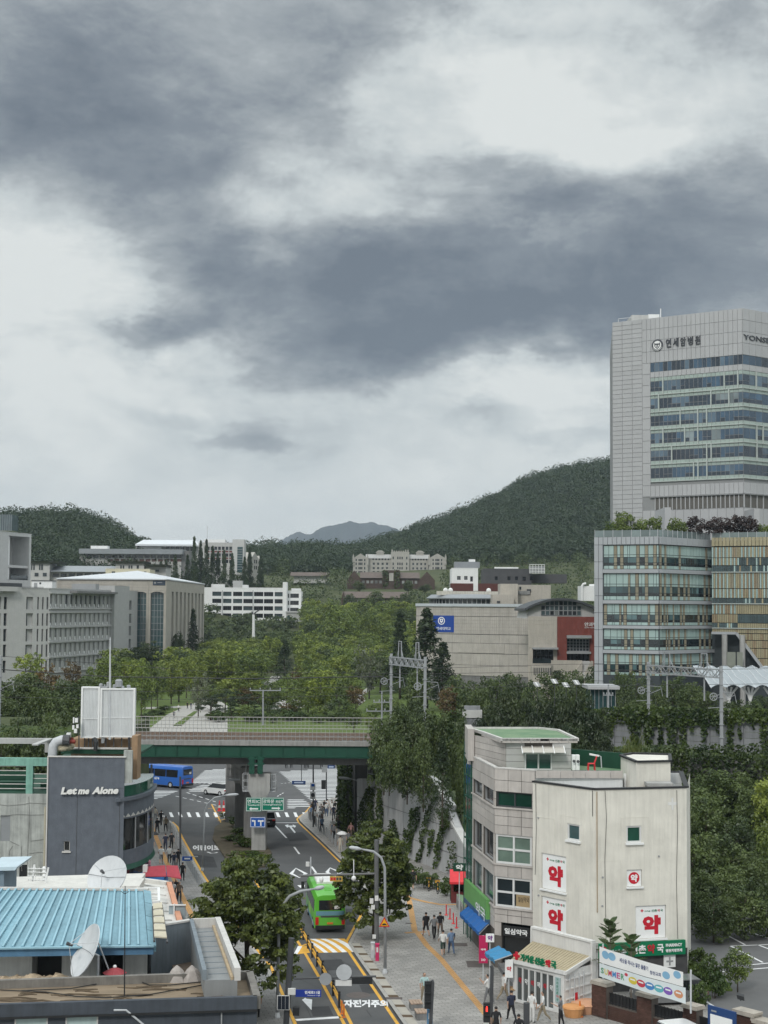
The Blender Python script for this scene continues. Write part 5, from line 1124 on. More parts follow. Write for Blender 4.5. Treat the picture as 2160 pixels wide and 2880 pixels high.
# --- white office block
e=Bld('white_office','white five storey office block with bands of dark windows in the campus middle',[(560,690),(798,690)],at(690,1655,690).z,10,M_wht,18,depth=.6,par=.4)
rows=[(1664.5,1676.5),(1684.5,1696.5),(1704.5,1716.5),(1725.5,1737.5)]
for l,r in((562,574),(596.5,622),(627,650.5),(655,681),(684,710),(714,740),(742,768),(772,796)):
 for a,b in rows:e.grid(0,[(l,r)],[(a,b)],ref=680,gm=gl_mix[3]if rr.random()<.65 else gl_mix[1],fm=M_fr_d,nx=4,fw=.07)
e.grid(0,cols(578,790,34,.72),[(1746,1761)],ref=680,gm=M_gl_black,fm=M_fr_d,fw=.05);e.done()
rbox('stair_tower',e.t,797.5,809,1637,1772,688,8,M_wht);w2=Bld('wing','x',[(809,692),(850,692)],at(830,1663,692).z,10,M_wht,12,depth=.5,par=.3)
for a,b in rows:w2.grid(0,[(816,840)],[(a+5,b+5)],gm=M_gl_black,fm=M_fr_d,nx=3);w2.grid(0,[(809.5,813)],[(a+5,b+5)],gm=M_gl_black,fm=M_fr_d)
w2.done()
for ch in kids(w2.t):ch.parent=e.t;ch.location=Vector(ch.location)+w2.t.location-e.t.location
bpy.data.objects.remove(w2.t)
rbox('grey_annex',e.t,808,856,1723,1778,686,6,M_eng);rbox('annex_roof',e.t,806,858,1719,1723,685.5,7,M_eng2);rbox('blue_door',e.t,812,818,1733,1746,685.8,.3,M_sblue);rbox('rooftop_room',e.t,597,635,1643,1655,694,6,M_wht);rbox('rooftop_room',e.t,658,683,1633,1655,695,6,M_eng);rbox('rooftop_room',e.t,684,700,1645,1655,694,5,M_wht);rbox('rooftop_room',e.t,822,848,1655,1664,694,4,M_wht)
rbox('plinth',e.t,560,800,1771,1800,689,1.2,M_lit)
for px,y1 in((625,1735),(711.5,1770)):a,b=at(px,1660,689.5),at(px,y1,689.5);mb=MB();mb.tube([a,b],.14,6);mb.build('rain_pipe',M_fr_g,e.t)
a=at(713,1795,600);t=thing('floodlight_pole','white pole with a forked top in front of the white office','pole',a);mb=MB();mb.tube([a,at(713,1728,600)],.6,8,.45);mb.build('pole',M_wpaint,t);mb=MB();mb.tube([at(713,1730,600),at(708,1720,600)],.3,6);mb.tube([at(713,1730,600),at(719,1722,600),at(729,1716,600)],.3,6);mb.build('forked_arm',M_dark,t)
# --- low brown roof, long castle like hall, two ivy brick halls
M_brown=mat('roof_tiles_brown',(.125,.10,.088),.85,.15,.6);M_bwall=mat('old_brick',(.075,.052,.042),.85,.25,.8)
t=thing('low_hall','low building with long brown roof left of the brick halls','building',(xat(870,800),800,30));rbox('wall',t,828,920,1617,1640,802,10,M_lit)
mb=MB();F=fpx(818,800,926,800);a,b=F.z(870,1618),F.z(870,1609);mb.hexa([F.p(0,a-.3,0),F.p(F.w,a-.3,0),F.p(F.w,a-.3,-14),F.p(0,a-.3,-14),F.p(0,b,-5),F.p(F.w,b,-5),F.p(F.w,b,-7),F.p(0,b,-7)]);mb.build('roof',M_brown,t)
e=simple('castle_hall','long pale stone hall with gabled ends and a battlement tower below the right hill',1034,1205,1571,900,35,M_goth,14,.5,0)
wr=[(1582.5,1589.5),(1595,1601.5),(1606.5,1613.5)]
for c in((1038,1098),(1150,1205)):e.grid(0,cols(c[0]+6,c[1]-4,4,.5),wr,ref=1120,gm=M_gl_dark,nx=2);e.grid(0,cols(c[0]+6,c[1]-2,6,.5),[(1570.6,1576)],ref=1120,gm=M_gl_dark)
e.done(False);F=e.F[0];mb=MB();ze,zr_=e.zt,at(1120,1559,903).z;mb.hexa([F.p(-1,ze,.6),F.p(F.w+1,ze,.6),F.p(F.w+1,ze,-14),F.p(-1,ze,-14),F.p(-1,zr_,-6),F.p(F.w+1,zr_,-6),F.p(F.w+1,zr_,-8),F.p(-1,zr_,-8)]);mb.build('slate_roof',mat('slate_pale',(.33,.33,.32),.7,.1,.5),e.t)
for l,r,ap in((992,1034,1013),(1205,1253,1229)):
 u0,u1=F.u(l),F.u(r);gable(F,u0,u1,F.z(ap,1571),F.z(ap,1557),-16,2.5,M_goth,e.t,zb=F.z(ap,1635))
 for a,b in wr+[(1572.5,1578.5)]:mb=MB();[mb.fbox(F,F.u(ap+d-1.6),F.u(ap+d+1.6),F.z(ap,b),F.z(ap,a),2.4,2.6)for d in(-12,-4,0,4,12)];mb.build('window',M_gl_dark,e.t)
 for px in(l+1,r-1):mb=MB();u=F.u(px);mb.fprism(F,[(u-.5,F.z(ap,1590)),(u+.5,F.z(ap,1590)),(u+.5,F.z(ap,1566)),(u,F.z(ap,1558)),(u-.5,F.z(ap,1566))],2.2,3.2);mb.build('pinnacle',M_goth,e.t)
u0,u1=F.u(1099),F.u(1150);mb=MB();mb.fbox(F,u0,u1,38,F.z(1124,1552),-12,1.8);mb.build('tower_block',M_goth,e.t)
for k in range(8):mb=MB();p=(u1-u0)/8;mb.fbox(F,u0+p*k+.15*p,u0+p*k+.7*p,F.z(1124,1552),F.z(1124,1549-(k in(0,7,6))*3),.6,1.8);mb.build('merlon',M_goth,e.t)
for a,b in wr+[(1566,1573)]:mb=MB();[mb.fbox(F,F.u(px-1.7),F.u(px+1.7),F.z(1124,b),F.z(1124,a),1.7,1.9)for px in(1105,1118,1124,1130,1143)];mb.build('window',M_gl_dark,e.t)
for px in(1068,1181):mb=MB();u=F.u(px);z0=zr_-.5;mb.fbox(F,u-2.2,u+2.2,z0,z0+1.6,-9,-5);mb.fprism(F,[(u-2.8,z0+1.6),(u+2.8,z0+1.6),(u+1,z0+2.8),(u-1,z0+2.8)],-9.4,-4.6);mb.build('cupola',M_goth,e.t)
for lab,segs,tower,Y,yr,ye,yb_ in(('ivy grown brick hall with brown roofs and a square tower below the castle hall',[(1012,1075),(1124,1180)],(1075,1124,1600),790,1609,1626,1660),('lower brick hall with a brown pitched roof half hidden by trees',[(962,1005),(1095,1148)],None,720,1664,1682,1705)):
 F=fpx(900,Y,1300,Y);t=thing('brick_hall',lab,'building',F.p(F.u(1080),at(1080,yb_,Y).z,0));c=1080
 if not tower:segs=[(962,1148)]
 for l,r in segs:
  ze,zr_=F.z(c,ye),F.z(c,yr);a,b=F.u(l),F.u(r);mb=MB();mb.hexa([F.p(a,ze,1),F.p(b,ze,1),F.p(b,ze,-13),F.p(a,ze,-13),F.p(a,zr_,-5.5),F.p(b,zr_,-5.5),F.p(b,zr_,-6.5),F.p(a,zr_,-6.5)]);mb.build('roof',M_brown,t)
  mb=MB();mb.fbox(F,a,b,F.z(c,yb_),ze,-12,0);mb.build('wall',M_bwall,t)
  for k in range(int((r-l)/12)):mb=MB();px=l+6+k*12;mb.fbox(F,F.u(px),F.u(px+7),F.z(c,ye+15),F.z(c,ye+7),-.3,.1);mb.build('window',gl_mix[2],t)
 for l,r,yp in(((976,1016,1605),(1178,1222,1607))if tower else((960,972,1664),)):gable(F,F.u(l),F.u(r),F.z(c,ye+5),F.z(c,yp),-12,2.5,M_bwall,t,zb=F.z(c,yb_))
 if tower:
  a,b=F.u(tower[0]),F.u(tower[1]);mb=MB();mb.fbox(F,a,b,F.z(c,yb_),F.z(c,tower[2]+4),-10,1.8);mb.build('tower_wall',M_bwall,t)
  for k in range(5):mb=MB();w=(b-a)/5;mb.fbox(F,a+k*w+.1*w,a+k*w+.7*w,F.z(c,tower[2]+4),F.z(c,tower[2]),.8,1.8);mb.build('merlon',M_goth,t)
  mb=MB();mb.fbox(F,F.u(1094),F.u(1106),F.z(c,1634),F.z(c,1612),1.7,2.1);mb.build('oriel_window',M_goth,t)
  o=ivy(Facade(F.p(0,0,2)[:2],F.p(F.w,0,2)[:2]),[[(1076,1604),(1092,1604),(1092,1650),(1076,1655)],[(1108,1602),(1124,1602),(1124,1650),(1108,1655)],[(1178,1640),(1200,1612),(1222,1645),(1210,1655)],[(980,1630),(996,1612),(1010,1640),(985,1655)]],label='ivy over the tower and gables of the far brick hall',seed=21,dens=5,size=.8)
  # --- stone clad hall with the blue crest banner
M_hall=mat('stone_cladding_warm',(.44,.415,.38),.75,.1,.5,streak=.2,rnd=.04)
e=Bld('stone_hall','large windowless stone clad hall with a blue crest banner',[(1173,400),(1487,384)],at(1330,1706,392).z,0,M_concd,30,roof=M_concd)
e.done();F=e.F[0]
for a,b in((1706,1733),(1734.5,1783),(1785,1808),(1809.5,1837),(1838.5,1870),(1871,1900)):
 n=12
 for k in range(n):mb=MB();mb.fbox(F,F.w*k/n+.02,F.w*(k+1)/n-.02,F.z(1330,b),F.z(1330,a),.0,.16);mb.build('stone_panel',M_hall,e.t)
F0=Facade(F.p(0,0,.16)[:2],F.p(F.w,0,.16)[:2]);mb=MB()
for a,b,st in((1706,1733,3),(1734.5,1783,5)):
 for y in np.linspace(a,b,st+1)[1:-1]:mb.fbox(F0,0,F.w,F.z(1330,y)-.02,F.z(1330,y)+.02,-.01,.012)
 for k in range(60):u=F.w*(k+.5)/60;mb.fbox(F0,u-.02,u+.02,F.z(1330,b),F.z(1330,a),-.01,.013)
mb.build('stone_joint',mat('joint_shade',(.28,.26,.24),.8,.1,1),e.t)['kind']='stuff'
e.fbox('coping',0,1171,1483,1698,1706,-3,.5,mat('coping_blue_grey',(.45,.49,.52),.6,.06,.5),1330);e.fbox('door_panel',0,1290,1420,1809,1836,.17,.25,M_hall,1330)
bn=thing('crest_banner','large blue banner with a white round crest on the stone hall wall','banner',F.p(F.u(1248),F.z(1248,1778),.2));u0,u1,z0,z1=e.rect(0,1219,1278,1731,1778,1248);M_navy=mat('banner_blue',(.01,.055,.30),.6,.05,1)
mb=MB();mb.fbox(F,u0,u1,z0,z1,.18,.24);mb.build('banner_cloth',M_navy,bn);cu,cz=F.u(1243),F.z(1248,1746);mb=MB()
for k in range(28):a0,a1=k*.2244,(k+1)*.2244;mb.fprism(F,[(cu+1.0*math.cos(a0),cz+1.0*math.sin(a0)),(cu+1.0*math.cos(a1),cz+1.0*math.sin(a1)),(cu+.78*math.cos(a1),cz+.78*math.sin(a1)),(cu+.78*math.cos(a0),cz+.78*math.sin(a0))][::-1],.245,.26)
mb.fprism(F,[(cu-.5,cz+.5),(cu+.5,cz+.5),(cu+.42,cz-.2),(cu,cz-.6),(cu-.42,cz-.2)][::-1],.245,.26);mb.build('crest',M_swhite,bn)
mb=MB();mb.disc(F,cu,cz+.1,.2,.261,.27,12);mb.build('crest_centre',M_navy,bn)
ftext(F,'연세대학교',u0+1.0,u1-.9,z0+.55,z0+1.35,.25,M_swhite,bn)
t=thing('drum_hall','dark drum shaped roof with a white stained parapet behind the stone hall','building',(xat(1300,440),440,5))
c=(xat(1330,452),456);rad=12.5;zz=lambda y:at(1300,y,445).z
mb=MB();mb.lathe([(rad,0),(rad,zz(1685)-5)],40,c,5);mb.build('window_band',M_gl_dark,t);mb=MB();mb.lathe([(rad+.9,zz(1685)-.0),(rad+1,zz(1682)),(rad-.5,zz(1672)),(2,zz(1668))],40,c,0);mb.build('dark_roof',M_rf_g,t)
for k in range(30):a=math.pi+k*math.pi/29;mb=MB();mb.box(c[0]+(rad+.03)*math.cos(a)-.12,c[0]+(rad+.03)*math.cos(a)+.12,c[1]+(rad+.03)*math.sin(a)-.12,c[1]+(rad+.03)*math.sin(a)+.12,10,zz(1685));mb.build('mullion',M_fr_g,t)
rbox('stained_parapet',t,1229,1402,1663,1674,447,1,mat('stained_white',(.58,.56,.5),.8,.15,.6,streak=.4))
for px in(1254,1268,1375):mb=MB();mb.ball((xat(px,448),448,zz(1660)),.7,10);mb.build('vent_dome',M_wpaint,t)
t=thing('beige_block','beige tiled plant rooms with louvres behind the stone hall','building',(xat(1450,430),430,5));M_beige=mat('beige_tile',(.46,.43,.38),.75,.08,.8,streak=.2)
rbox('wall',t,1386,1446,1672,1702,425,8,M_beige);rbox('wall',t,1408,1457,1642,1700,430,10,M_beige);rbox('wall',t,1457,1549,1645,1702,434,14,M_beige);rbox('louvre',t,1456,1492,1662,1672,433.8,.3,M_gl_dark);rbox('vent',t,1461,1466,1650,1658,433.8,.3,M_gl_dark);rbox('vent',t,1482,1494,1657,1664,433.7,.3,M_dark);rbox('vent',t,1398,1407,1690,1696,424.8,.3,M_dark)
for k in range(11):rbox('louvre_blade',t,1457+k*3.2,1458.6+k*3.2,1662,1672,433.6,.2,M_lit)
e=simple('white_block','white block over a maroon brick base behind the stone hall',1271,1345,1599,500,5,M_wht);e.grid(0,[(1285,1295.5),(1305,1315)],[(1620,1631)],gm=M_gl_dark,nx=2,nz=2);e.grid(0,[(1322,1330)],[(1621,1636)],gm=M_gl_black);e.done();rbox('maroon_base',e.t,1270,1408,1641,1665,499,9,mat('maroon_brick',(.10,.035,.03),.8,.12,1));rbox('white_fin',e.t,1332,1345,1641,1662,498.7,1,M_wht)
mb=MB();F=fpx(1279,505,1350,505);a,b=F.z(1310,1597),F.z(1310,1580);mb.fprism(F,[(0,a),(F.w,a),(F.w,b),(0,b)],-5,0);mb.build('upper_roof',M_rf_g,e.t);rbox('rooftop_room',e.t,1320,1337,1573,1580,507,3,M_wht)
e=simple('dark_block','dark stone building with small square windows before the wooded hill',1360,1495,1600,540,5,mat('dark_stone',(.075,.075,.08),.8,.15,.5),par=.1);e.grid(0,[(1391,1400),(1427,1436),(1448,1457)],[(1621,1632)],gm=M_gl_black,fm=M_fr_d);e.done();rbox('low_wing',e.t,1495,1594,1615,1640,542,10,mat('dark_stone',(.08,)*3));rbox('roof_rail',e.t,1391,1458,1595,1599,545,.3,M_wht)
for px in(1470,1490):rbox('window',e.t,px,px+9,1622,1632,539.8,.1,M_gl_black)
t=thing('cooling_unit','white framed cooling unit on the dark stone building','cooling unit',(xat(1510,535),535,e.zt));rbox('housing',t,1491,1532,1592,1611,536,5,M_fr_g)
for k in range(6):rbox('frame_post',t,1490+k*8.2,1491.2+k*8.2,1587,1613,535.6,.2,M_wpaint)
for y in(1587,1599,1606,1611):rbox('frame_rail',t,1489,1533,y,y+1.4,535.5,.15,M_wpaint)
# --- red stone clinic with the arched roof
Y=350
t=thing('eye_clinic','red stone clinic with a curved roof over a glazed gable','building',(xat(1580,Y),Y,3));F=fpx(1480,Y,1700,Y);c=1580;zF=lambda y:F.z(c,y);M_redst=mat('red_stone',(.19,.05,.038),.75,.12,.5,streak=.15,rnd=.05)
arc=[]
for k in range(17):px=1474+(1682-1474)*k/16;s=(px-1578)/104;arc.append((F.u(px),zF(1682+30*s*s)))
mb=MB()
for i in range(16):(a,za),(b,zb_)=arc[i],arc[i+1];mb.fprism(F,[(a,za-.55),(b,zb_-.55),(b,zb_),(a,za)],-26,1.6)
mb.build('curved_roof',mat('roof_dark_metal',(.055,.06,.065),.5,.1,.5),t)
mb=MB();mb.fprism(F,[(F.u(1480),zF(1740)),(F.u(1680),zF(1740))]+[(a,za-.6)for a,za in reversed(arc[1:-1])],-25,.0);mb.build('gable_infill',M_lit,t)
for k in range(9):
 px0,px1=1521+k*12.6,1521+(k+1)*12.6
 for a,b in((1690,1703),(1703.5,1717),(1717.5,1731)):
  if b==1703 and k in(0,8):continue
  win(F,F.u(px0)+.02,F.u(px1)-.02,zF(b),zF(a),t,depth=-.1,gm=gpick(),fm=M_fr_g)
mb=MB();mb.fwall(F,F.u(1485),F.u(1566),0,zF(1734),[(F.u(1498),F.u(1556),zF(1864),zF(1823))],1.2,.6);mb.build('beige_wall',M_beige,t)
for i in range(10):
 for j in range(8):
  px0=1485.5+i*8;y0=1735+j*10.8;mb=MB();mb.fbox(F,F.u(px0)+.03,F.u(px0+8)-.03,zF(y0+10.4),zF(y0),.6,.66);mb.build('stone_panel',M_beige,t)
win(F,F.u(1498),F.u(1556),zF(1864),zF(1823),t,depth=.4,gm=M_gl_black,fm=M_fr_d,nx=5,nz=2);mb=MB();mb.fbox(F,F.u(1496),F.u(1567),zF(1826),zF(1821),.6,2.6);mb.build('porch_canopy',M_fr_g,t)
mb=MB();mb.fwall(F,F.u(1566),F.u(1700),0,zF(1734),[(F.u(1593),F.u(1659),zF(1860),zF(1786))],2.2,.9);mb.build('red_wall',M_redst,t)
for i in range(13):
 for j in range(7):
  px0=1566.5+i*8.4;y0=1735+j*17.6
  if 1586<px0+4<1664 and y0>1772:continue
  mb=MB();mb.fbox(F,F.u(px0)+.03,F.u(px0+8.4)-.03,zF(y0+17.2),zF(y0),.9,.97);mb.build('stone_panel',M_redst,t)
win(F,F.u(1594),F.u(1658),zF(1832),zF(1796),t,depth=.5,gm=M_gl_dark,fm=M_fr_g,nx=7,nz=4,fw=.14);win(F,F.u(1594),F.u(1658),zF(1860),zF(1838),t,depth=.9,gm=M_gl_black,fm=M_fr_d,nx=6);mb=MB();mb.fbox(F,F.u(1592),F.u(1660),zF(1794),zF(1786),-.4,2.4);mb.build('entrance_canopy',M_fr_g,t);mb=MB();mb.fbox(F,F.u(1592),F.u(1660),zF(1838),zF(1832),-.4,1.3);mb.build('transom',M_fr_g,t)
ftext(F,'안과병원',F.u(1642),F.u(1690),zF(1761),zF(1750),.98,M_wpaint,t,thick=.12);ftext(F,'EYE HOSPITAL',F.u(1643),F.u(1690),zF(1766),zF(1763.5),.98,M_wpaint,t,thick=.06)
mb=MB();mb.fbox(F,F.u(1543),F.u(1632),0,zF(1856),2.2,3.2);mb.fbox(F,F.u(1490),F.u(1543),0,zF(1872),2.2,5.2);mb.fprism(F,[(F.u(1612),0),(F.u(1632),zF(1900)),(F.u(1632),zF(1857)),(F.u(1608),zF(1890))],3.2,3.8);mb.fprism(F,[(F.u(1640),0),(F.u(1662),0),(F.u(1662),zF(1857)),(F.u(1656),zF(1857)),(F.u(1636),zF(1893))],3.2,3.8);mb.build('terrace_wall',M_beige,t)
for k in range(10):mb=MB();mb.fbox(F,F.u(1632),F.u(1657),zF(1858+k*4.5+6),zF(1858+k*4.5),.95+k*.35,1.3+k*.35);mb.build('step',M_lit,t)
for k in range(10):mb=MB();px=1495+k*5;mb.fbox(F,F.u(px),F.u(px+2.5),zF(1896),zF(1876),5.1,5.25);mb.build('grille',M_fr_d,t)
mb=MB();mb.fbox(F,F.u(1492),F.u(1543),zF(1864),zF(1850),5.0,5.1);mb.build('balustrade',M_gl_dark,t)
t=thing('white_box_building','plain white box building with a pipe between the clinic and hospital','building',(xat(1655,460),460,8));rbox('wall',t,1634,1690,1648,1690,460,8,M_wht);mb=MB();mb.tube([at(1637,1690,459.6),at(1637,1648,459.6),at(1640,1643,459.6),at(1648,1641,459.6)],.35,8);mb.build('pipe',M_wpaint,t);rbox('cap',t,1660,1690,1643,1648,462,3,M_wht)
# ------------------------------------------------------------------ hospital tower
M_clad=mat('metal_cladding',(.40,.405,.415),.5,.04,.4,rnd=.035,spec=.5);M_joint=mat('cladding_joint',(.25,.255,.26),.7,.05,1)
M_mint=mat('mint_spandrel',(.33,.40,.37),.35,.06,.5,rnd=.06,spec=.5)
HG=[glass('tower_glass_%s'%n,c,.05,.3,.2,.8)for n,c in(('blue',(.04,.085,.14)),('navy',(.02,.035,.055)),('steel',(.085,.135,.185)),('pale',(.19,.235,.25)))]
YL,YC,YR=348.0,330.0,345.0
FA_,FB_=fpx(1724,YL,2092,YC),fpx(2092,YC,2300,YR)
tw=thing('hospital_tower','tall grey hospital tower with bands of blue glass at the right edge','hospital tower',FA_.p(FA_.w/2,0,0))
ztop=FA_.z(1724,907);zl=lambda y:FA_.z(1832,y)
mb=MB();B=FB_.p(FB_.w,0);A=FA_.p(0,0)
mb.prism([A[:2],FA_.p(FA_.w,0)[:2],B[:2],(B[0]-5,B[1]+45),(A[0]+6,A[1]+45)],20,ztop-.3);mb.build('core',M_joint,tw)
def pan(F,u0,u1,z0,z1,m,par,name='cladding_panel',o=.12,g=.04,o0=0.0):
 w,h=round(u1-u0-2*g,2),round(z1-z0-2*g,2);k=('p',w,h,m.name,o)
 if k not in WM:b=MB();b.box(0,w,-o,0,0,h);me=bpy.data.meshes.new(name);me.from_pydata(b.v,[],b.f);me.materials.append(m);WM[k]=me
 ob=link(name,WM[k],par);q=F.p(u0+g,z0+g,o0);L0=WL[par.name];ob.location=(q[0]-L0[0],q[1]-L0[1],q[2]-L0[2]);ob.rotation_euler=(0,0,math.atan2(F.d.y,F.d.x));return ob
uw=FA_.u(1832);u5=FA_.u(1809);nz=44
zbase=FA_.z(1724,1470)
for j in range(nz):
 a,b=zbase+(ztop-zbase)*j/nz,zbase+(ztop-zbase)*(j+1)/nz
 for k in range(3):pan(FA_,u5*k/3,u5*(k+1)/3,a,b,M_clad,tw)
z_s0,z_s1,z_c0,z_c1,z_b=zl(1047),zl(1021),zl(1367),zl(1063),zl(1397)
def vrow(F,ua,ub,z0,z1,n):
 for k in range(n):pan(F,ua+(ub-ua)*k/n,ua+(ub-ua)*(k+1)/n,z0,z1,M_clad,tw)
h4=(ztop-z_s1)/4
for j in range(4):vrow(FA_,u5,FA_.w,z_s1+h4*j,z_s1+h4*(j+1),22);vrow(FB_,0,FB_.w,z_s1+h4*j,z_s1+h4*(j+1),12)
for j in range(12):a=z_b+(z_s1-z_b)*j/12;pan(FA_,u5,uw,a,a+(z_s1-z_b)/12,M_clad,tw)
for F,a,n in((FA_,uw,20),(FB_,0,12)):vrow(F,a,F.w,z_c1,z_s0,n);vrow(F,a,F.w,z_b,z_c0,n)
vrow(FA_,u5,FA_.w,zbase-6,zl(1436),12);vrow(FB_,0,FB_.w,zbase-6,zl(1436),8)
fl=(z_c1-z_c0-.9)/6
M_mull=mat('mullion_pale',(.42,.46,.44),.5,.05,1)
for F,a,n,seed in((FA_,uw,21,1),(FB_,0,12,2)):
 r_=random.Random(seed);p=(F.w-a)/n
 for k in range(n):pan(F,a+p*k,a+p*(k+1),z_s0,z_s1,r_.choice(HG[:3]),tw,'glass_pane',.02,.05,.02)
 for j in range(6):
  zt=z_c1-.0-fl*j;grp=0;gm=None
  for k in range(n):
   if grp<=0:grp=r_.randint(1,5);gm=r_.choices(HG,(5,3,4,1.2))[0]
   grp-=1;u0,u1=a+p*k,a+p*(k+1);low=r_.random()<.6
   pan(F,u0,u1,zt-fl*.22,zt,M_mint,tw,'spandrel_panel',.06,.05);pan(F,u0,u1,zt-fl*(.80 if not low else .58),zt-fl*.22,gm,tw,'glass_pane',.02,.05,.02)
   if low:pan(F,u0,u1,zt-fl*.80,zt-fl*.58,HG[1],tw,'glass_pane',.02,.05,.02)
   pan(F,u0,u1,zt-fl,zt-fl*.80,M_mint,tw,'spandrel_panel',.06,.05)
  mb=MB();mb.fbox(F,a,F.w,zt-fl-.09,zt-fl+.09,.0,.32);mb.build('floor_ledge',M_mull,tw)
  for k in r_.sample(range(2,n),3):mb=MB();u=a+p*k;mb.fbox(F,u-.13,u+.13,zt-fl,zt-.05,.0,.35);mb.build('mullion_fin',M_mull,tw)
mb=MB();mb.fbox(FA_,uw-.05,FA_.w,z_b-.25,z_b-.02,.0,.5);mb.fbox(FB_,0,FB_.w,z_b-.25,z_b-.02,0,.5);mb.build('soffit_edge',M_joint,tw)
M_louv=mat('louvre_brown',(.12,.115,.105),.7,.08,1)
for F,a,n in((FA_,FA_.u(1845),20),(FB_,0,12)):
 p=(F.w-a)/n
 for k in range(n):pan(F,a+p*k,a+p*(k+1),zl(1436),zl(1400),M_louv,tw,'louvre_panel',.05,.08);mb=MB();mb.fbox(F,a+p*k-.1,a+p*k+.1,zl(1436),zl(1400),0,.25);mb.build('mullion',M_clad,tw)
for px0,px1,y0 in((1870,1887,1427),(2121,2136,1430)):rbox('shaft',tw,px0,px1,y0,1500,322,12,M_clad)
rbox('roof_plant',tw,1778,1826,886,906,352,8,M_lit);rbox('roof_plant',tw,1826,1857,884,905,356,8,M_wht)
mb=MB();mb.tube([at(1858,905,350),at(1858,868,350)],.12,5);mb.build('antenna',M_wpaint,tw)
mb=MB();a,b=at(1739,897,349),at(1778,893,349);mb.tube([a,b],.08,5);mb.tube([a,a-Vector((0,0,1.4))],.08,5);mb.build('roof_rail',M_galv,tw)
M_let=mat('letter_dark',(.06,.065,.075),.5,.1,1);u0,u1=FA_.u(1876),FA_.u(1980);zb=FA_.z(1876,978)
for i,ch in enumerate('연세암병원'):w=(u1-u0)/5;x=u0+w*i;ftext(FA_,ch,x+.1,x+w-.35,zb,zb+1.95,.14,M_let,tw,bold=.02,thick=.2)
cu,cz=FA_.u(1853),FA_.z(1853,971);r0=1.36;mb=MB();mb.disc(FA_,cu,cz,r0,.13,.25,28);mb.build('emblem_ring',M_let,tw);mb=MB();mb.disc(FA_,cu,cz,r0*.72,.25,.3,24);mb.build('emblem_field',M_swhite,tw)
mb=MB();mb.fprism(FA_,[(cu+a*r0,cz+b*r0)for a,b in((-.5,.42),(-.5,-.1),(-.28,-.42),(0,-.6),(.28,-.42),(.5,-.1),(.5,.42),(.4,.42),(.4,-.08),(.2,-.34),(0,-.46),(-.2,-.34),(-.4,-.08),(-.4,.42))],.3,.34);mb.disc(FA_,cu,cz+r0*.12,r0*.19,.3,.34,12);mb.fbox(FA_,cu-r0*.38,cu-r0*.22,cz,cz+r0*.3,.3,.34);mb.fbox(FA_,cu+r0*.22,cu+r0*.38,cz,cz+r0*.3,.3,.34);mb.fprism(FA_,[(cu,cz-r0*.05),(cu-r0*.2,cz-r0*.3),(cu-r0*.1,cz-r0*.32),(cu,cz-r0*.2),(cu+r0*.1,cz-r0*.32),(cu+r0*.2,cz-r0*.3)],.3,.34);mb.build('emblem_shield',M_let,tw)
mb=MB()
for k in range(9):a=math.pi*(1.15+.7*k/8);mb.disc(FA_,cu+r0*.86*math.cos(a),cz+r0*.86*math.sin(a),r0*.07,.25,.29,6)
mb.build('emblem_dots',M_swhite,tw)['kind']='stuff'
zb=FB_.z(2098,956);ftext(FB_,'YONSEI',FB_.u(2095),FB_.u(2174),zb,zb+1.15,.14,M_let,tw,bold=.01,thick=.15)
# ------------------------------------------------------------------ podium with striped glass bays
P0,P1,P2=(1672,298.0),(1853,293.0),(2001,306.0)
Fa,Fb,Fc=fpx(*P0,*P1),fpx(*P1,*P2),fpx(2001,303,2230,296)
M_fr=mat('podium_cladding',(.36,.38,.40),.5,.05,.4,rnd=.04,spec=.5)
pd=thing('hospital_podium','grey framed hospital block with striped mint and tan glass bays, below the tower','hospital block',Fa.p(Fa.w/2,0,0));zt=Fa.z(1853,1509)
mb=MB();q=[Fa.p(0,0)[:2],Fa.p(Fa.w,0)[:2],Fb.p(Fb.w,0)[:2],Fc.p(Fc.w,0)[:2],(Fc.p(Fc.w,0)[0],335),(Fa.p(0,0)[0]+8,335)];mb.prism(q,0,zt-.2);mb.build('core',mat('curtain_frame_dark',(.045,.055,.06),.5,.1,1),pd)
M_tan_p=mat('tan_slat_panel',(.26,.235,.17),.6,.1,.8,rnd=.12);M_mintp=glass('mint_blind',(.34,.455,.435),.15,.05,.5,.5,.08);M_dkt=glass('podium_teal',(.03,.06,.065),.05,.3,.3,.8,.3);M_blk=glass('podium_black',(.012,.02,.024),.05,.3,.3,.8,.3)
zz=lambda y:Fa.z(1760,y)
bays=[(1533,1601),(1612,1688),(1698,1759),(1768,1828),(1838,1900)]
n=14
for k in range(n):pan(Fa,Fa.w*k/n,Fa.w*(k+1)/n,zz(1532),zt,M_fr,pd,o=.4)
n=10
for k in range(n):pan(Fb,Fb.w*k/n,Fb.w*(k+1)/n,zz(1532),zt,M_fr,pd,o=.4)
ue=Fa.u(1697);edges=np.linspace(0,zz(1532),12)
for j in range(11):
 for k in range(2):pan(Fa,ue*k/2,ue*(k+1)/2,edges[j],edges[j+1],M_fr,pd,o=.4)
for(a,b)in list(zip([x[1]for x in bays[:-1]],[x[0]for x in bays[1:]])):
 for F,s in((Fa,ue),(Fb,0)):mb=MB();mb.fbox(F,s+.02,F.w,zz(b)+.02,zz(a)-.02,0,.5);mb.build('floor_band',M_fr,pd)
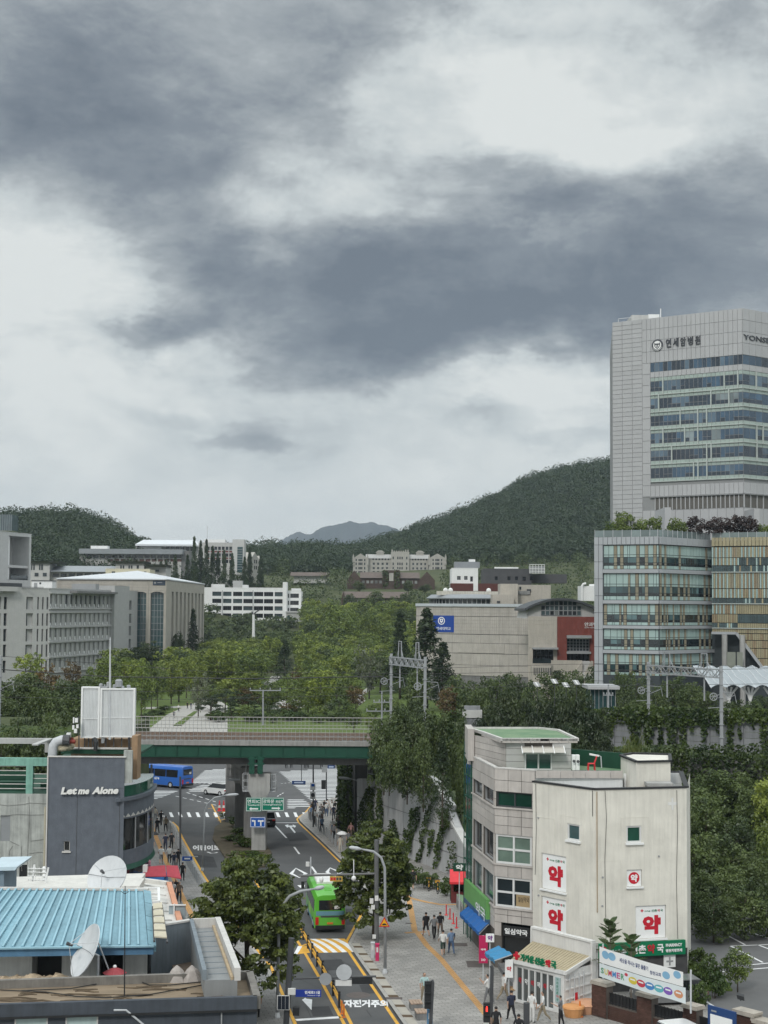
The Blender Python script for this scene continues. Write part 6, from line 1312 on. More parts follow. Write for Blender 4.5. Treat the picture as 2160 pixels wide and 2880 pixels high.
for F,s,seed in((Fa,ue+.1,5),(Fb,.1,6)):
 for bi,(ya,yb)in enumerate(bays):
  r_=random.Random(seed*10+bi);u=s;zh,zlw=zz(ya)-.05,zz(yb)+.05;H_=zh-zlw;last_tan=0
  while u<F.w-.4:
   w=min(r_.choice((.4,.6,.8,1.0,1.3)),F.w-u-.05);tan=r_.random()<(.36 if not last_tan else 0);last_tan=tan
   if tan:w=min(w,.65)
   dark=r_.random()<(.15,.1,.5,.6,.2)[bi]
   for(f0,f1,kind)in((.60,1,'a'),(.50,.595,'a'),(.26,.495,'b'),(.15,.255,'c'),(0,.145,'a')):
    m=M_tan_p if tan else(M_mintp if kind=='a' else(M_blk if(dark or kind=='c')else r_.choice((M_dkt,M_dkt,glass('podium_blue',(.09,.16,.17),.08,.2,.3,.7,.2)))))
    pan(F,u,u+w,zlw+H_*f0,zlw+H_*f1,m,pd,'tan_panel' if tan else('blind_panel' if kind=='a' else 'glass_pane'),.12 if tan else .04,.045)
   u+=w
am=thing('amber_wing','hospital wing with golden slatted facade cut by a sloping glass edge','hospital wing',Fc.p(Fc.w/2,0,0));ztc=Fc.z(2060,1511);zc=lambda y:Fc.z(2080,y)
M_gold=mat('gold_panel',(.33,.295,.19),.45,.08,.8,rnd=.1);M_goldd=mat('gold_panel_brown',(.28,.22,.14),.5,.1,.8,rnd=.12)
def cut(u):
 x0,z0_=Fc.u(2072),zc(1781);return z0_-max(0,u-x0)*1.32
n=44;r_=random.Random(12);lev=[(1512,1536),(1538,1568),(1568.5,1590),(1590.5,1608),(1610,1655),(1656,1682),(1682.5,1697),(1699,1727),(1727.5,1752),(1752.5,1766),(1768,1781),(1782,1800),(1801,1822),(1823,1850),(1851,1880),(1881,1910)]
for k in range(n):
 u0,u1=Fc.w*k/n,Fc.w*(k+1)/n
 if k%2==0:pan(Fc,u0,min(Fc.w,Fc.w*(k+2)/n),zc(1536),ztc,M_gold,am,'gold_panel',.2,.05)
 for i,(a,b)in enumerate(lev[1:]):
  z1_,z0_=zc(a),max(zc(b),cut((u0+u1)/2))
  if z1_-z0_<.4:continue
  low=i in(1,5,8)and k>14 or i in(2,5,8)
  if i>=7 and i!=8:m=M_gold if r_.random()<.8 else M_goldd
  else:m=(M_dkt if low and r_.random()<.8 else M_mintp if(k%2==0 and r_.random()<.85)else r_.choice((M_gold,M_goldd,M_tan_p)))
  if i in(6,7,8)and 14<=k:m=M_dkt if i==7 else M_gold
  pan(Fc,u0,u1,z0_,z1_,m,am,'glass_pane' if m in(M_dkt,M_mintp)else 'gold_panel',.1 if m not in(M_dkt,M_mintp)else .04,.035)
mb=MB();u=Fc.u(2072);mb.bar(Fc.p(u,zc(1781),.3),Fc.p(Fc.w,cut(Fc.w),.3),.5);mb.bar(Fc.p(0,zc(1781),.3),Fc.p(u,zc(1781),.3),.5);mb.build('edge_trim',M_fr,am)
for y in(1609,1698,1767):mb=MB();mb.fbox(Fc,0,Fc.w,zc(y)-.08,zc(y)+.08,0,.35);mb.build('ledge',M_mull,am)
for px in(2040,2090):mb=MB();mb.tube([Fc.p(Fc.u(px),0,.8),Fc.p(Fc.u(px),zc(1785),.8)],.55,10);mb.build('column',M_conc,am)
for px0,px1 in((2042,2066),(2070,2086)):rbox('entrance_panel',am,px0,px1,1834,1900,297,.3,mat('entrance_sage',(.22,.235,.2),.6,.08,1))
tr=thing('terrace_railing','glass railing along the planted terrace above the striped bays','railing',(Fa.p(0,0)[0],295,zt))
for F in(Fa,Fb,Fc):
 n=int(F.w/1.6)
 for k in range(n):u=F.w*k/n;pan(F,u,u+F.w/n,zt,zt+1.35,glass('rail_glass',(.16,.20,.2),.08,.1,1),tr,'glass_pane',.03,.03,-.3);mb=MB();mb.fbox(F,u-.04,u+.04,zt,zt+1.45,-.3,-.2);mb.build('post',M_galv,tr)
gp='small trees on the hospital terrace'
for px,yt,w,k,lab in((1722,1462,50,'roof','low green tree at the left end of the hospital terrace'),(1757,1436,66,'roof','tallest round green tree on the hospital terrace'),(1800,1455,50,'roof','green tree right of the tallest one on the terrace'),(1838,1450,56,'roof','green tree in front of the grey shaft on the terrace'),(1905,1452,66,'roof','dark green tree before the dark louvres on the terrace'),(1958,1444,66,'purple','dark purple tree nearest the middle of the terrace'),(2015,1446,70,'purple','wide purple leaved tree right of the terrace middle'),(2065,1440,76,'purple','broad dark purple tree before the corner of the tower'),(2105,1442,60,'purple','purple tree at the right end of the purple group on the terrace'),(2142,1468,40,'roof','small green tree by the right shaft of the terrace'),(2166,1462,40,'roof','green tree at the far right picture edge on the terrace')):T(k,px,yt,w,303.5,lab,gp,z=zt-.3,raw=True)
cp=thing('wavy_canopy','white wavy canopy on branching white supports before the amber wing','canopy',(xat(2080,225),225,4));M_can=mat('canopy_white',(.34,.375,.40),.35,.06,1)
nx_,ny_=40,4;V=[];x0,x1=xat(1985,225),xat(2230,225)
for j in range(ny_+1):
 for i in range(nx_+1):s=i/nx_;V.append((x0+(x1-x0)*s,222+j*3.2,at(2080,1930,222).z+2.3*j/ny_+.45*abs(math.sin(s*19+j))-.25))
mb=MB();mb.add(V,[(j*(nx_+1)+i,j*(nx_+1)+i+1,(j+1)*(nx_+1)+i+1,(j+1)*(nx_+1)+i)for j in range(ny_)for i in range(nx_)]);mb.build('roof_sheet',M_can,cp,smooth=True)
for i in range(0,nx_+1,4):mb=MB();[mb.bar(V[j*(nx_+1)+i],V[(j+1)*(nx_+1)+i],.12)for j in range(ny_)];mb.build('rib',M_galv,cp)
for px in(2050,2110,2170):b=at(px,1972,224);mb=MB();[mb.tube([b,b+Vector((d*.3,0,.9)),at(px+q,1932,224)],.16,6)for d,q in((-1,-22),(-.3,-6),(.4,8),(1,24))];mb.tube([b-Vector((0,0,5)),b],.25,8);mb.build('branch_column',M_wpaint,cp)
pv=thing('glass_pavilion','small dark glass pavilion with a flat pale roof above the pines','pavilion',(xat(1695,215),215,5));rbox('glazing',pv,1660,1730,1939,1995,215,5,M_gl_teal);rbox('roof_slab',pv,1654,1742,1930,1939,214,7,M_clad)
for k in range(7):rbox('mullion',pv,1660+k*11.5,1661.2+k*11.5,1939,1995,214.9,.1,M_fr_g)
for k,(px,y)in enumerate(((1511,1925),(1560,1916),(1592,1926),(1622,1919))):
 c=at(px,y,225);t=thing('solar_lamp',('leftmost solar lamp panel among the trees under the red clinic','second solar lamp panel among the trees under the red clinic','third solar lamp panel among the trees under the red clinic','rightmost solar lamp panel among the trees under the red clinic')[k],'solar lamp',(c.x,c.y,2),'solar lamps among the trees')
 for i in range(3):mb=MB();d=Vector((.28*i-.3,0,0));mb.hexa([c+d+Vector(v)for v in((-.35,-.1,.3),(-.1,-.1,.3),(.25,-.5,-.3),(.0,-.5,-.3),(-.35,-.05,.34),(-.1,-.05,.34),(.25,-.45,-.26),(.0,-.45,-.26))]);mb.build('panel',M_fr_w if i%2 else M_fr_g,t)
 mb=MB();mb.tube([(c.x,c.y,2),c],.05,6);mb.build('pole',M_dark,t)
 # ------------------------------------------------------------------ left foreground: grey building with the lettered wall
M_lma=mat('grey_textured_render',(.115,.13,.155),.85,.14,1.4,bump=.5,bscale=14,streak=.12);M_old=mat('stained_old_concrete',(.40,.42,.40),.85,.22,.9,streak=.45,bump=.2,bscale=6)
M_verd=mat('faded_green_paint',(.20,.40,.33),.7,.22,1.2,streak=.35);M_dkgr=mat('roof_paint_green',(.012,.06,.035),.7,.2,.8);M_brn=mat('brown_board',(.30,.20,.12),.8,.18,1.5,streak=.3)
M_trim=mat('pale_trim',(.55,.54,.52),.7,.12,1,streak=.2)
Y=120.0;F=fpx(152,Y,363,Y);c=260;zF=lambda y:F.z(c,y)
b=thing('lettered_building','dark grey rendered building with white lettering on its side wall and a rounded corner','building',F.p(F.w/2,0,0))
wz=(F.u(192),F.u(209),zF(2394),zF(2366));mb=MB();mb.fwall(F,0,F.w,0,zF(2130),[wz],.25);mb.build('side_wall',M_lma,b);win(F,*wz,b,depth=.18,gm=M_gl_black,fm=M_trim,fw=.05);mb=MB();mb.fbox(F,wz[0]-.1,wz[1]+.1,wz[2]-.12,wz[2],.0,.12);mb.build('window_sill',M_trim,b)
mb=MB()
for u in(F.u(227),F.w-.35):mb.fbox(F,u,u+.04,.1,zF(2240),0,.015)
mb.fbox(F,F.u(330),F.w-.05,zF(2217),zF(2216),0,.015);mb.build('wall_seam',M_dark,b)
mb=MB();mb.fbox(F,-.12,F.w+.1,zF(2130),zF(2127),-.25,.08);mb.fbox(F,-.12,-.02,0,zF(2130),-.2,.08);mb.build('edge_trim',M_trim,b)
mb=MB();mb.fbox(F,.3,F.w-.3,zF(2131),zF(2116),-3.2,-3.0);mb.build('roof_parapet',M_dkgr,b);mb=MB();mb.fbox(F,-.1,F.w,zF(2117),zF(2113),-3.4,-2.9);mb.build('parapet_cap',M_trim,b)
mb=MB();x0,x1=F.p(0,0)[0],F.p(F.w,0)[0];mb.box(x0,x1,Y+.3,Y+15,11.3,11.5);mb.box(x0,x0+.3,Y+.01,Y+15,0,11.3);mb.build('roof_slab',M_dkgr,b)
LW=mat('letter_white',(.72,.72,.70),.5,.05,1);t0,t1=F.u(183),F.u(342);zb0,zb1=zF(2234),zF(2214)
for wd,f0,f1 in(('Let',0,.27),('me',.30,.49),('Alone',.545,1)):
 h=1.0 if wd!='me' else .68;mb=MB();put_text(mb,wd,lambda u,v,t:F.p(t0+(t1-t0)*(f0+(f1-f0)*u)+.13*v*h,zb0+(zb1-zb0)*v*h+.25*(f0+(f1-f0)*u)*(zb1-zb0)*.5,.28 if t else .12),.048,.2);mb.build('lettering',LW,b)
 mb=MB();mb.fbox(F,t0+(t1-t0)*f0+.1,t0+(t1-t0)*f1-.1,zb0+.18,zb0+.24,.0,.12);mb.build('letter_bracket',M_dark,b)
c0=(F.p(F.w,0)[0]-.85,Y+6.3)
def arcp(r,n=12,a0=-85,a1=35):return[(c0[0]+r*math.cos(R(a0+(a1-a0)*k/n)),c0[1]+r*math.sin(R(a0+(a1-a0)*k/n))*3.0)for k in range(n+1)]
def bay(name,r,z0,z1,m,r1=None):
 a,d=arcp(r),arcp(r1 or r);mb=MB()
 for i in range(len(a)-1):mb.quad((*a[i],z0),(*a[i+1],z0),(*d[i+1],z1),(*d[i],z1))
 mb.add([(*p,z1)for p in d]+[(c0[0],c0[1]+3,z1)],[tuple(range(len(d)+1))]);mb.add([(*p,z0)for p in a]+[(c0[0],c0[1]+3,z0)],[tuple(range(len(a),-1,-1))]);return mb.build(name,m,b,smooth=40)
zb_=lambda y:at(385,y,Y+2).z;rb=2.05
bay('bay_wall',rb,zb_(2297),zb_(2245),M_lma);bay('balcony_slab',rb+.22,zb_(2245),zb_(2236),M_lma);bay('balcony_glass',rb-.05,zb_(2236)+.01,zb_(2205),glass('green_balcony_glass',(.02,.075,.05)));bay('bay_window',rb-.06,zb_(2385),zb_(2297),M_gl_black);bay('bay_wall',rb+.02,zb_(2425),zb_(2385),M_lma);bay('green_awning',rb+.15,zb_(2438),zb_(2425),M_green,rb+.02);bay('shop_glass',rb-.2,0,zb_(2438),M_gl_black)
a=arcp(rb+.02);mb=MB();[mb.bar((*a[i],zb_(2385)),(*a[i],zb_(2297)),.08)for i in(1,4,7,10)];mb.build('bay_mullion',M_fr_g,b)
a=arcp(rb+.03,24);mb=MB()
for i in range(2,20,2):p,q,s=a[i],a[i+1],a[i+2];mb.add([(p[0],p[1],zb_(2292)),(s[0],s[1],zb_(2292)),(q[0],q[1],zb_(2282))],[(0,1,2)])
mb.build('zigzag_frieze',M_trim,b)['kind']='stuff'
mb=MB();mb.box(x1-.1,x1+.55,Y+.1,Y+.5,zb_(2195),zb_(2105));mb.build('corner_pier',M_old,b);mb=MB();mb.box(x1+.3,x1+.75,Y+1.4,Y+3.2,zb_(2190),zb_(2068));mb.build('roof_wall',M_brn,b)
mb=MB();mb.box(xat(213,124),xat(372,124),124,127,11.5,at(300,2078,124).z);mb.build('roof_house',M_brn,b);rbox('roof_house_door',b,276,288,2080,2108,123.9,.08,M_trim)
Yb=123.2;bb=thing('billboard_backs','pair of white corrugated panels on a roof frame with a mast between them','billboard',at(300,2100,Yb));M_shw=mat('white_sheet_metal',(.62,.64,.65),.5,.06,1,streak=.12)
for l,r,y0,y1 in((243,287,1936,2072),(296.5,385,1940,2070)):
 F2=fpx(l,Yb,r,Yb);z0,z1=F2.z((l+r)/2,y1),F2.z((l+r)/2,y0);n=int(F2.w/.11);mb=MB()
 for k in range(n):
  u0,u1=F2.w*k/n,F2.w*(k+1)/n;w=u1-u0
  mb.quad(F2.p(u0,z0,0),F2.p(u0+w*.5,z0,.05),F2.p(u0+w*.5,z1,.05),F2.p(u0,z1,0));mb.quad(F2.p(u0+w*.5,z0,.05),F2.p(u1,z0,0),F2.p(u1,z1,0),F2.p(u0+w*.5,z1,.05))
 mb.build('corrugated_sheet',M_shw,bb);mb=MB();mb.fbox(F2,-.12,.02,z0,z1,-.5,.1);mb.fbox(F2,F2.w-.02,F2.w+.12,z0,z1,-.5,.1);mb.fbox(F2,-.12,F2.w+.12,z1,z1+.12,-.5,.1);mb.fbox(F2,-.12,F2.w+.12,z0-.1,z0,-.5,.1);mb.fbox(F2,.02,F2.w-.02,z0+1.4,z0+1.44,.04,.07);mb.build('sheet_frame',M_wpaint,bb)
 for k in range(4):mb=MB();u=F2.w*(k+.5)/4;mb.bar(F2.p(u,z0,-.3),F2.p(u,z0-.9,-.3),.08);mb.build('strut',M_dark,bb)
mb=MB();mb.tube([at(309,2080,Yb),at(309.5,1900,Yb),at(310,1792,Yb)],.11,8,.05);mb.build('mast',M_galv,bb)
for px,y0,y1,r in((291,1930,2090,.13),(294.5,1925,2085,.07),(289,1990,2075,.12)):mb=MB();mb.tube([at(px,y0,Yb+.1),at(px-2,y1,Yb+.1)],r,8);mb.build('pipe',M_metal,bb)
for px,y,r in((284,1930,.16),(306,1928,.2),(322,1932,.15),(334,1928,.3),(345,1935,.14),(362,1934,.16),(300,1936,.15)):mb=MB();p=at(px,y,Yb+.2);mb.lathe([(r,0),(r,r*1.6),(r*.6,r*2)],8,(p.x,p.y),p.z-.1);mb.build('floodlight',M_metal,bb)
mb=MB();mb.tube([at(266,2078,123)+Vector((.0,0,0)),at(270,2088,122.6),at(268,2112,122.5)],.16,8);mb.tube([at(363,2074,122.8),at(364,2108,122.6)],.1,8);mb.build('black_hose',M_black,bb)
t=thing('panel_antenna','white panel antennas on a slim pole beside the brown roof house','antenna',at(222,2110,122.5));mb=MB();mb.tube([at(222,2110,122.5),at(222,2015,122.5)],.05,6);mb.build('pole',M_dark,t)
for l,r,y0,y1 in((222,230,2020,2032),(216.5,219.5,2018,2034),(215,220,2040,2052),(226,232,2038,2048),(220,228,2050,2062)):rbox('antenna_panel',t,l,r,y0,y1,122.3,.2,M_wpaint)
t=thing('air_duct','bent grey ventilation duct on the roof edge','duct',at(145,2150,121));mb=MB();mb.tube([at(148,2215,121),at(148,2112,121),at(150,2098,121),at(158,2086,121),at(172,2081,121),at(186,2080,121)],.36,10);mb.build('elbow',M_galv,t,smooth=True);mb=MB();mb.tube([at(150,2235,121.2),at(150,2110,121.2)],.28,8);mb.build('riser',M_old,t)
mb=MB();mb.tube([at(178,2081,121),at(196,2082,121)],.42,10);mb.build('fan_housing',M_dark,t)
t=thing('red_pump','rusty red pump with a white box beside the duct','pump',at(205,2095,121.5));rbox('base',t,192,213,2083,2094,121.4,.6,mat('rust_red',(.2,.035,.025),.7,.25,3));rbox('white_box',t,199,209,2062,2075,121.4,.5,M_wpaint);mb=MB();mb.tube([at(203,2075,121.6),at(203,2084,121.6)],.12,8);mb.tube([at(192,2086,121.2),at(212,2086,121.2)],.16,8);mb.build('valve',mat('rust_red',(.2,)*3),t)
rng=np.random.default_rng(2);mb=MB()
for k in range(9):p=at(164+k*4,2108-rng.uniform(0,10),121.2+rng.uniform(0,.5));mb.ball(p,.32,8,(1.3,1,.7))
tag(mb.build('tarpaulin',mat('beige_tarpaulin',(.42,.38,.28),.85,.25,4,bump=.6),smooth=True),'crumpled beige tarpaulin heaped at the roof corner','tarpaulin')
# --- stained concrete building with the green frame
Fk=fpx(-60,121.0,151,121.0);zk=lambda y:Fk.z(60,y)
k_=thing('stained_building','stained concrete building with a faded green open frame on top, left of the lettered wall','building',Fk.p(5,0,0))
mb=MB();mb.fwall(Fk,0,Fk.w,0,zk(2232),[(Fk.u(15),Fk.u(42),zk(2366),zk(2293)),(Fk.u(70),Fk.u(92),zk(2485),zk(2432))],.06);mb.build('wall',M_old,k_);mb=MB();mb.fquad(Fk,Fk.u(15),Fk.u(42),zk(2366),zk(2293),-.055);mb.build('blind_window',mat('grey_board',(.24,.255,.265),.8,.06,1),k_);mb=MB();mb.fquad(Fk,Fk.u(70),Fk.u(92),zk(2485),zk(2432),-.055);mb.build('dark_opening',M_gl_black,k_)
mb=MB();mb.fbox(Fk,0,Fk.w,8,zk(2232),-14,-.08);mb.build('floor_slab',M_dkgr,k_)
mb=MB();mb.fbox(Fk,0,Fk.w,zk(2154),zk(2132),-.5,0);mb.fbox(Fk,Fk.u(83),Fk.u(102),zk(2232),zk(2154),-.5,0);mb.build('green_frame',M_verd,k_)
mb=MB();mb.fbox(Fk,0,Fk.u(83),zk(2207),zk(2181),-3,-2.8);mb.fbox(Fk,Fk.u(102),Fk.w,zk(2230),zk(2212),-3,-2.8);mb.fbox(Fk,0,Fk.u(83),zk(2232),zk(2207),-2,-1.9);mb.build('green_parapet',M_dkgr,k_)
for y in(2155.5,2168,2181,2206,2219):mb=MB();mb.tube([Fk.p(0,zk(y),-.2),Fk.p(Fk.u(83),zk(y),-.2)],.035,6);mb.build('rail',M_trim,k_)
for y in(2177,2190,2204,2217):mb=MB();mb.tube([Fk.p(Fk.u(102),zk(y),-.2),Fk.p(Fk.w,zk(y),-.2)],.035,6);mb.build('rail',M_trim,k_)
mb=MB();mb.fbox(Fk,0,Fk.u(111),zk(2110),zk(2094),-6,-5.6);mb.fbox(Fk,Fk.u(90),Fk.u(111),zk(2135),zk(2110),-6,-5.6);mb.fbox(Fk,Fk.u(94),Fk.u(111),zk(2098),zk(2094),-5.59,-.5);mb.build('grey_frame',M_eng,k_)
mb=MB();mb.tube([Fk.p(Fk.w-.12,0,.12),Fk.p(Fk.w-.12,zk(2268),.12)],.11,8);mb.build('drain_pipe',mat('pipe_cream',(.45,.42,.32),.7,.15,2),k_)
for pts in(((0,2262),(35,2266),(80,2262),(95,2258),(150,2260)),((0,2298),(60,2290),(100,2292),(150,2290)),((92,2240),(96,2300),(93,2360),(92,2430)),((75,2380),(74,2410),(78,2450)),((12,2370),(14,2410),(11,2440)),((100,2365),(150,2358)),((42,2366),(55,2372),(68,2378)),((40,2420),(42,2392),(50,2380)),((10,2236),(12,2262)),((98,2400),(125,2396),(150,2398))):mb=MB();[mb.bar(Fk.p(Fk.u(a[0]),zk(a[1]),.01),Fk.p(Fk.u(q[0]),zk(q[1]),.012),.05,.03)for a,q in zip(pts,pts[1:])];mb.build('sealed_crack',mat('crack_sealant',(.22,.225,.215),.8,.2,2),k_)
# ------------------------------------------------------------------ blue ribbed roof
zr,ze,Yr_,Ye=7.95,6.17,85.5,80.0
bl=thing('blue_roofed_building','low white building with a ribbed light blue metal roof','building',(xat(210,80),80,4));M_blue=mat('roof_blue',(.20,.355,.43),.55,.14,.5,rnd=.13,streak=.2);M_blue2=mat('roof_blue_rib',(.25,.42,.50),.5,.1,1);M_blue3=mat('fascia_blue',(.085,.19,.31),.55,.12,1,streak=.2)
xs0,xs1=np.linspace(-23.5,xat(436,Ye),25),np.linspace(-22.3,xat(420,Yr_),25)
yl=lambda t:Ye-1.2*(1-t)
for k in range(24):
 a,d,e,f=(xs0[k],yl(k/24),ze),(xs0[k+1],yl((k+1)/24),ze),(xs1[k+1],Yr_,zr),(xs1[k],Yr_,zr)
 mb=MB();lo=[(p[0],p[1],p[2]-.08)for p in(a,d,e,f)];mb.hexa(lo+[a,d,e,f]);mb.build('roof_panel',M_blue,bl)
 mb=MB();A,B=Vector(a),Vector(f);mb.bar(A+Vector((0,-.05,.06)),B+Vector((0,0,.06)),.1,.12);m=A.lerp(B,.35+.3*(k%3));mb.bar(m+Vector((0,0,.07)),m+(B-A)*.02+Vector((0,0,.07)),.14,.13);mb.build('rib',M_blue2,bl)
mb=MB();a,d=Vector((xs0[0],yl(0)-.1,ze)),Vector((xs0[-1]+.3,Ye-.1,ze));mb.hexa([a+Vector((0,0,-.42)),d+Vector((0,0,-.42)),d+Vector((0,.12,-.42)),a+Vector((0,.12,-.42)),a,d,d+Vector((0,.12,0)),a+Vector((0,.12,0))]);mb.build('fascia',M_blue3,bl)
mb=MB();mb.bar((xs0[0],yl(0)-.16,ze+.02),(xs0[-1]+.35,Ye-.16,ze+.02),.24,.08);mb.build('gutter',M_blue2,bl)
for k in range(4):mb=MB();s0,s1=k/4,(k+1)/4-.01;p,q=Vector((xs0[-1],Ye,ze)),Vector((xs1[-1],Yr_,zr));A,B=p.lerp(q,s0),p.lerp(q,s1);mb.hexa([A+Vector((.02,0,-.25)),A+Vector((.42,0,-.3)),B+Vector((.42,0,-.3)),B+Vector((.02,0,-.25)),A+Vector((.02,0,.1)),A+Vector((.42,0,.0)),B+Vector((.42,0,.0)),B+Vector((.02,0,.1))]);mb.build('hip_cap',M_blue,bl)
mb=MB();mb.bar((xs1[0],Yr_+.06,zr+.06),(xs1[-1]+.3,Yr_+.06,zr+.06),.3,.12);mb.build('ridge_cap',M_trim,bl)
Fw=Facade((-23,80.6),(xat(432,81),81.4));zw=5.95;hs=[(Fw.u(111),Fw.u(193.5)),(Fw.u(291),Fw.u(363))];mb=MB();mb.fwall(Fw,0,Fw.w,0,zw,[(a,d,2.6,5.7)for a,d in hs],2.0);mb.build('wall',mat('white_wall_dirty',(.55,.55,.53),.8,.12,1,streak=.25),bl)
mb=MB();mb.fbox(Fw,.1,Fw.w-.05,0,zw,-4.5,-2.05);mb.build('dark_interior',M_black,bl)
t=thing('parasol','red parasol with a white knob peeping up behind the roof edge','parasol',at(323,2745,79));p=at(323,2719,79);mb=MB();mb.lathe([(.62,-.3),(.6,-.28),(.35,-.14),(.05,-.02)],8,(p.x,p.y),p.z);mb.build('canopy',mat('parasol_red',(.30,.05,.06),.7,.1,3),t);mb=MB();mb.ball(p,.1,8);mb.build('knob',M_wpaint,t);mb=MB();mb.tube([p-Vector((0,0,2.4)),p-Vector((0,0,.1))],.03,6);mb.build('pole',M_wpaint,t)
rng=np.random.default_rng(6);mb=MB();V=[]
for j in range(6):
 for i in range(40):q=at(-20+i*5.2,2742,78.2);V.append((q.x,77.8+j*.4,4.6+.2*math.sin(j*.62)+rng.normal(0,.04)+.14*math.exp(-((i-19)/3.)**2)+.16*math.exp(-((i-33)/3.)**2)))
mb.add(V,[(j*40+i,j*40+i+1,(j+1)*40+i+1,(j+1)*40+i)for j in range(5)for i in range(39)]);tag(mb.build('awning_cover',mat('tan_canvas',(.42,.33,.23),.85,.15,3,bump=.3)),'long tan canvas cover with rumpled lumps behind the brown roof','canvas cover')
t=thing('roof_box','blue grey roof box with a pale flat lid at the left edge','roof box',at(15,2510,86.5));rbox('wall',t,-40,34,2450,2520,86.5,3,mat('blue_grey_wall',(.20,.27,.33),.7,.12,1,streak=.3));mb=MB();p,q=at(-40,2450,86.2),at(42,2448,86.2);mb.hexa([p,q,q+Vector((0,3.6,0)),p+Vector((0,3.6,0)),p+Vector((0,0,.2)),q+Vector((.12,0,.2)),q+Vector((.12,3.6,.2)),p+Vector((0,3.6,.2))]);mb.build('lid',mat('pale_blue_metal',(.48,.58,.64),.5,.08,1),t);rbox('vent',t,-10,14,2456,2469,86.4,.15,M_black)
t=thing('white_roofed_building','low building with white roof sheets and an orange edge behind the blue roof','building',at(300,2600,92));M_wr=mat('white_roofing',(.58,.57,.54),.7,.12,.8,streak=.15)
for y,Yq,d in((2484,96,2.4),(2496,93.4,2.0)):p,q=at(-30,y+8,Yq),at(392,y-4,Yq);mb=MB();mb.hexa([p+Vector((0,0,-.35)),q+Vector((0,0,-.35)),q+Vector((0,d,-.35)),p+Vector((0,d,-.35)),p,q,q+Vector((0,d,.12)),p+Vector((0,d,.12))]);mb.build('gutter_roof',M_wr,t)
zw=5.8;q=[gnd(385,2478,zw),gnd(471,2489,zw),gnd(502,2602,zw),gnd(420,2604,zw)];mb=MB();mb.prism([(v.x,v.y)for v in q],.2,zw);mb.build('roof_block',M_wr,t);mb=MB();mb.bar(q[1]+Vector((.1,0,.05)),q[2]+Vector((.1,0,.05)),.3,.3);mb.build('orange_edge',mat('orange_edge',(.55,.27,.17),.7,.12,1),t);mb=MB();mb.bar(q[0]+Vector((0,0,.1)),q[1]+Vector((0,0,.1)),.35,.25);mb.build('parapet',M_wr,t)
for k in range(5):a,d=q[0].lerp(q[3],(k+.5)/5),q[1].lerp(q[2],(k+.5)/5);mb=MB();mb.bar(a+Vector((.3,0,.03)),d+Vector((-.3,0,.03)),.12,.08);mb.build('roof_lap',M_trim,t)
t=thing('pipe_frame','white pipe frame lying beside the blue ridge','frame',at(430,2520,88));mb=MB();z=6.6;P=[gnd(382,2501,z),gnd(446,2498,z),gnd(447,2536,z),gnd(428,2538,z)];[mb.bar(a,d,.14)for a,d in zip(P,P[1:])];mb.build('frame',M_wpaint,t);mb=MB();[mb.bar(P[1].lerp(P[2],s),P[1].lerp(P[2],s)+Vector((-1.1,0,0)),.06)for s in(.4,.7)];mb.build('bracket',M_wpaint,t)
t=thing('slatted_awning','cream slatted awning hanging off the right end of the blue roof','awning',at(440,2600,80));P=[at(430,2545,83.5),at(455,2541,84),at(470,2645,79.2),at(434,2642,79)]
for k in range(5):s0,s1=k/5,k/5+.15;mb=MB();A,B,Cq,D=P[0].lerp(P[3],s0),P[1].lerp(P[2],s0),P[1].lerp(P[2],s1),P[0].lerp(P[3],s1);mb.hexa([D,Cq,B,A,D+Vector((0,0,.07)),Cq+Vector((0,0,.07)),B+Vector((0,0,.07)),A+Vector((0,0,.07))]);mb.build('slat',mat('cream_slat',(.50,.46,.36),.7,.12,2,rnd=.06),t)
mb=MB();mb.bar(P[0]-Vector((0,0,.1)),P[3]-Vector((0,0,.1)),.1);mb.bar(P[1]-Vector((0,0,.1)),P[2]-Vector((0,0,.1)),.1);mb.build('carrier',M_dark,t)
t=thing('grey_flat_building','grey building with a long narrow flat roof beside the street tree','building',gnd(590,2660,6));z=6.0;M_gw_=mat('blue_grey_render',(.20,.235,.265),.8,.12,.8,streak=.3);M_fr_=mat('flat_roof_grey',(.22,.23,.235),.8,.14,.6,streak=.1)
Q=[gnd(538,2597,z),gnd(612,2594,z),gnd(668,2740,z),gnd(575,2742,z)];mb=MB();mb.prism([(v.x,v.y)for v in Q],0,z-.25);mb.build('roof_slab',M_fr_,t)
I=[Q[0].lerp(Q[1],.84),Q[3].lerp(Q[2],.84)]
mb=MB();mb.bar(Q[1],Q[2],.3,.6);mb.build('parapet',M_trim,t);mb=MB();mb.bar(Q[0],Q[3],.2,.5);mb.build('parapet',M_gw_,t);mb=MB();mb.bar(Q[0],Q[1],.2,.5);mb.build('parapet',M_trim,t);mb=MB();mb.bar(I[0]-Vector((0,0,.2)),I[1]-Vector((0,0,.2)),.14,.16);mb.build('roof_strip',mat('tan_strip',(.42,.33,.22),.8,.2,2),t)
for k in range(9):mb=MB();a,d=Q[0].lerp(Q[3],(k+1)/10),I[0].lerp(I[1],(k+1)/10);mb.bar(a+Vector((.25,0,-.24)),d+Vector((-.1,0,-.24)),.06,.03);mb.build('roof_lap',M_gw_,t)
Fg=Facade((xat(428,84.5),84.5),(Q[0].x,Q[0].y));mb=MB();mb.fbox(Fg,0,Fg.w,0,z+.1,-.3,0);mb.build('wall',M_gw_,t);mb=MB();mb.fbox(Fg,0,Fg.w,z+.102,z+.2,-.34,.04);mb.build('coping',M_trim,t)
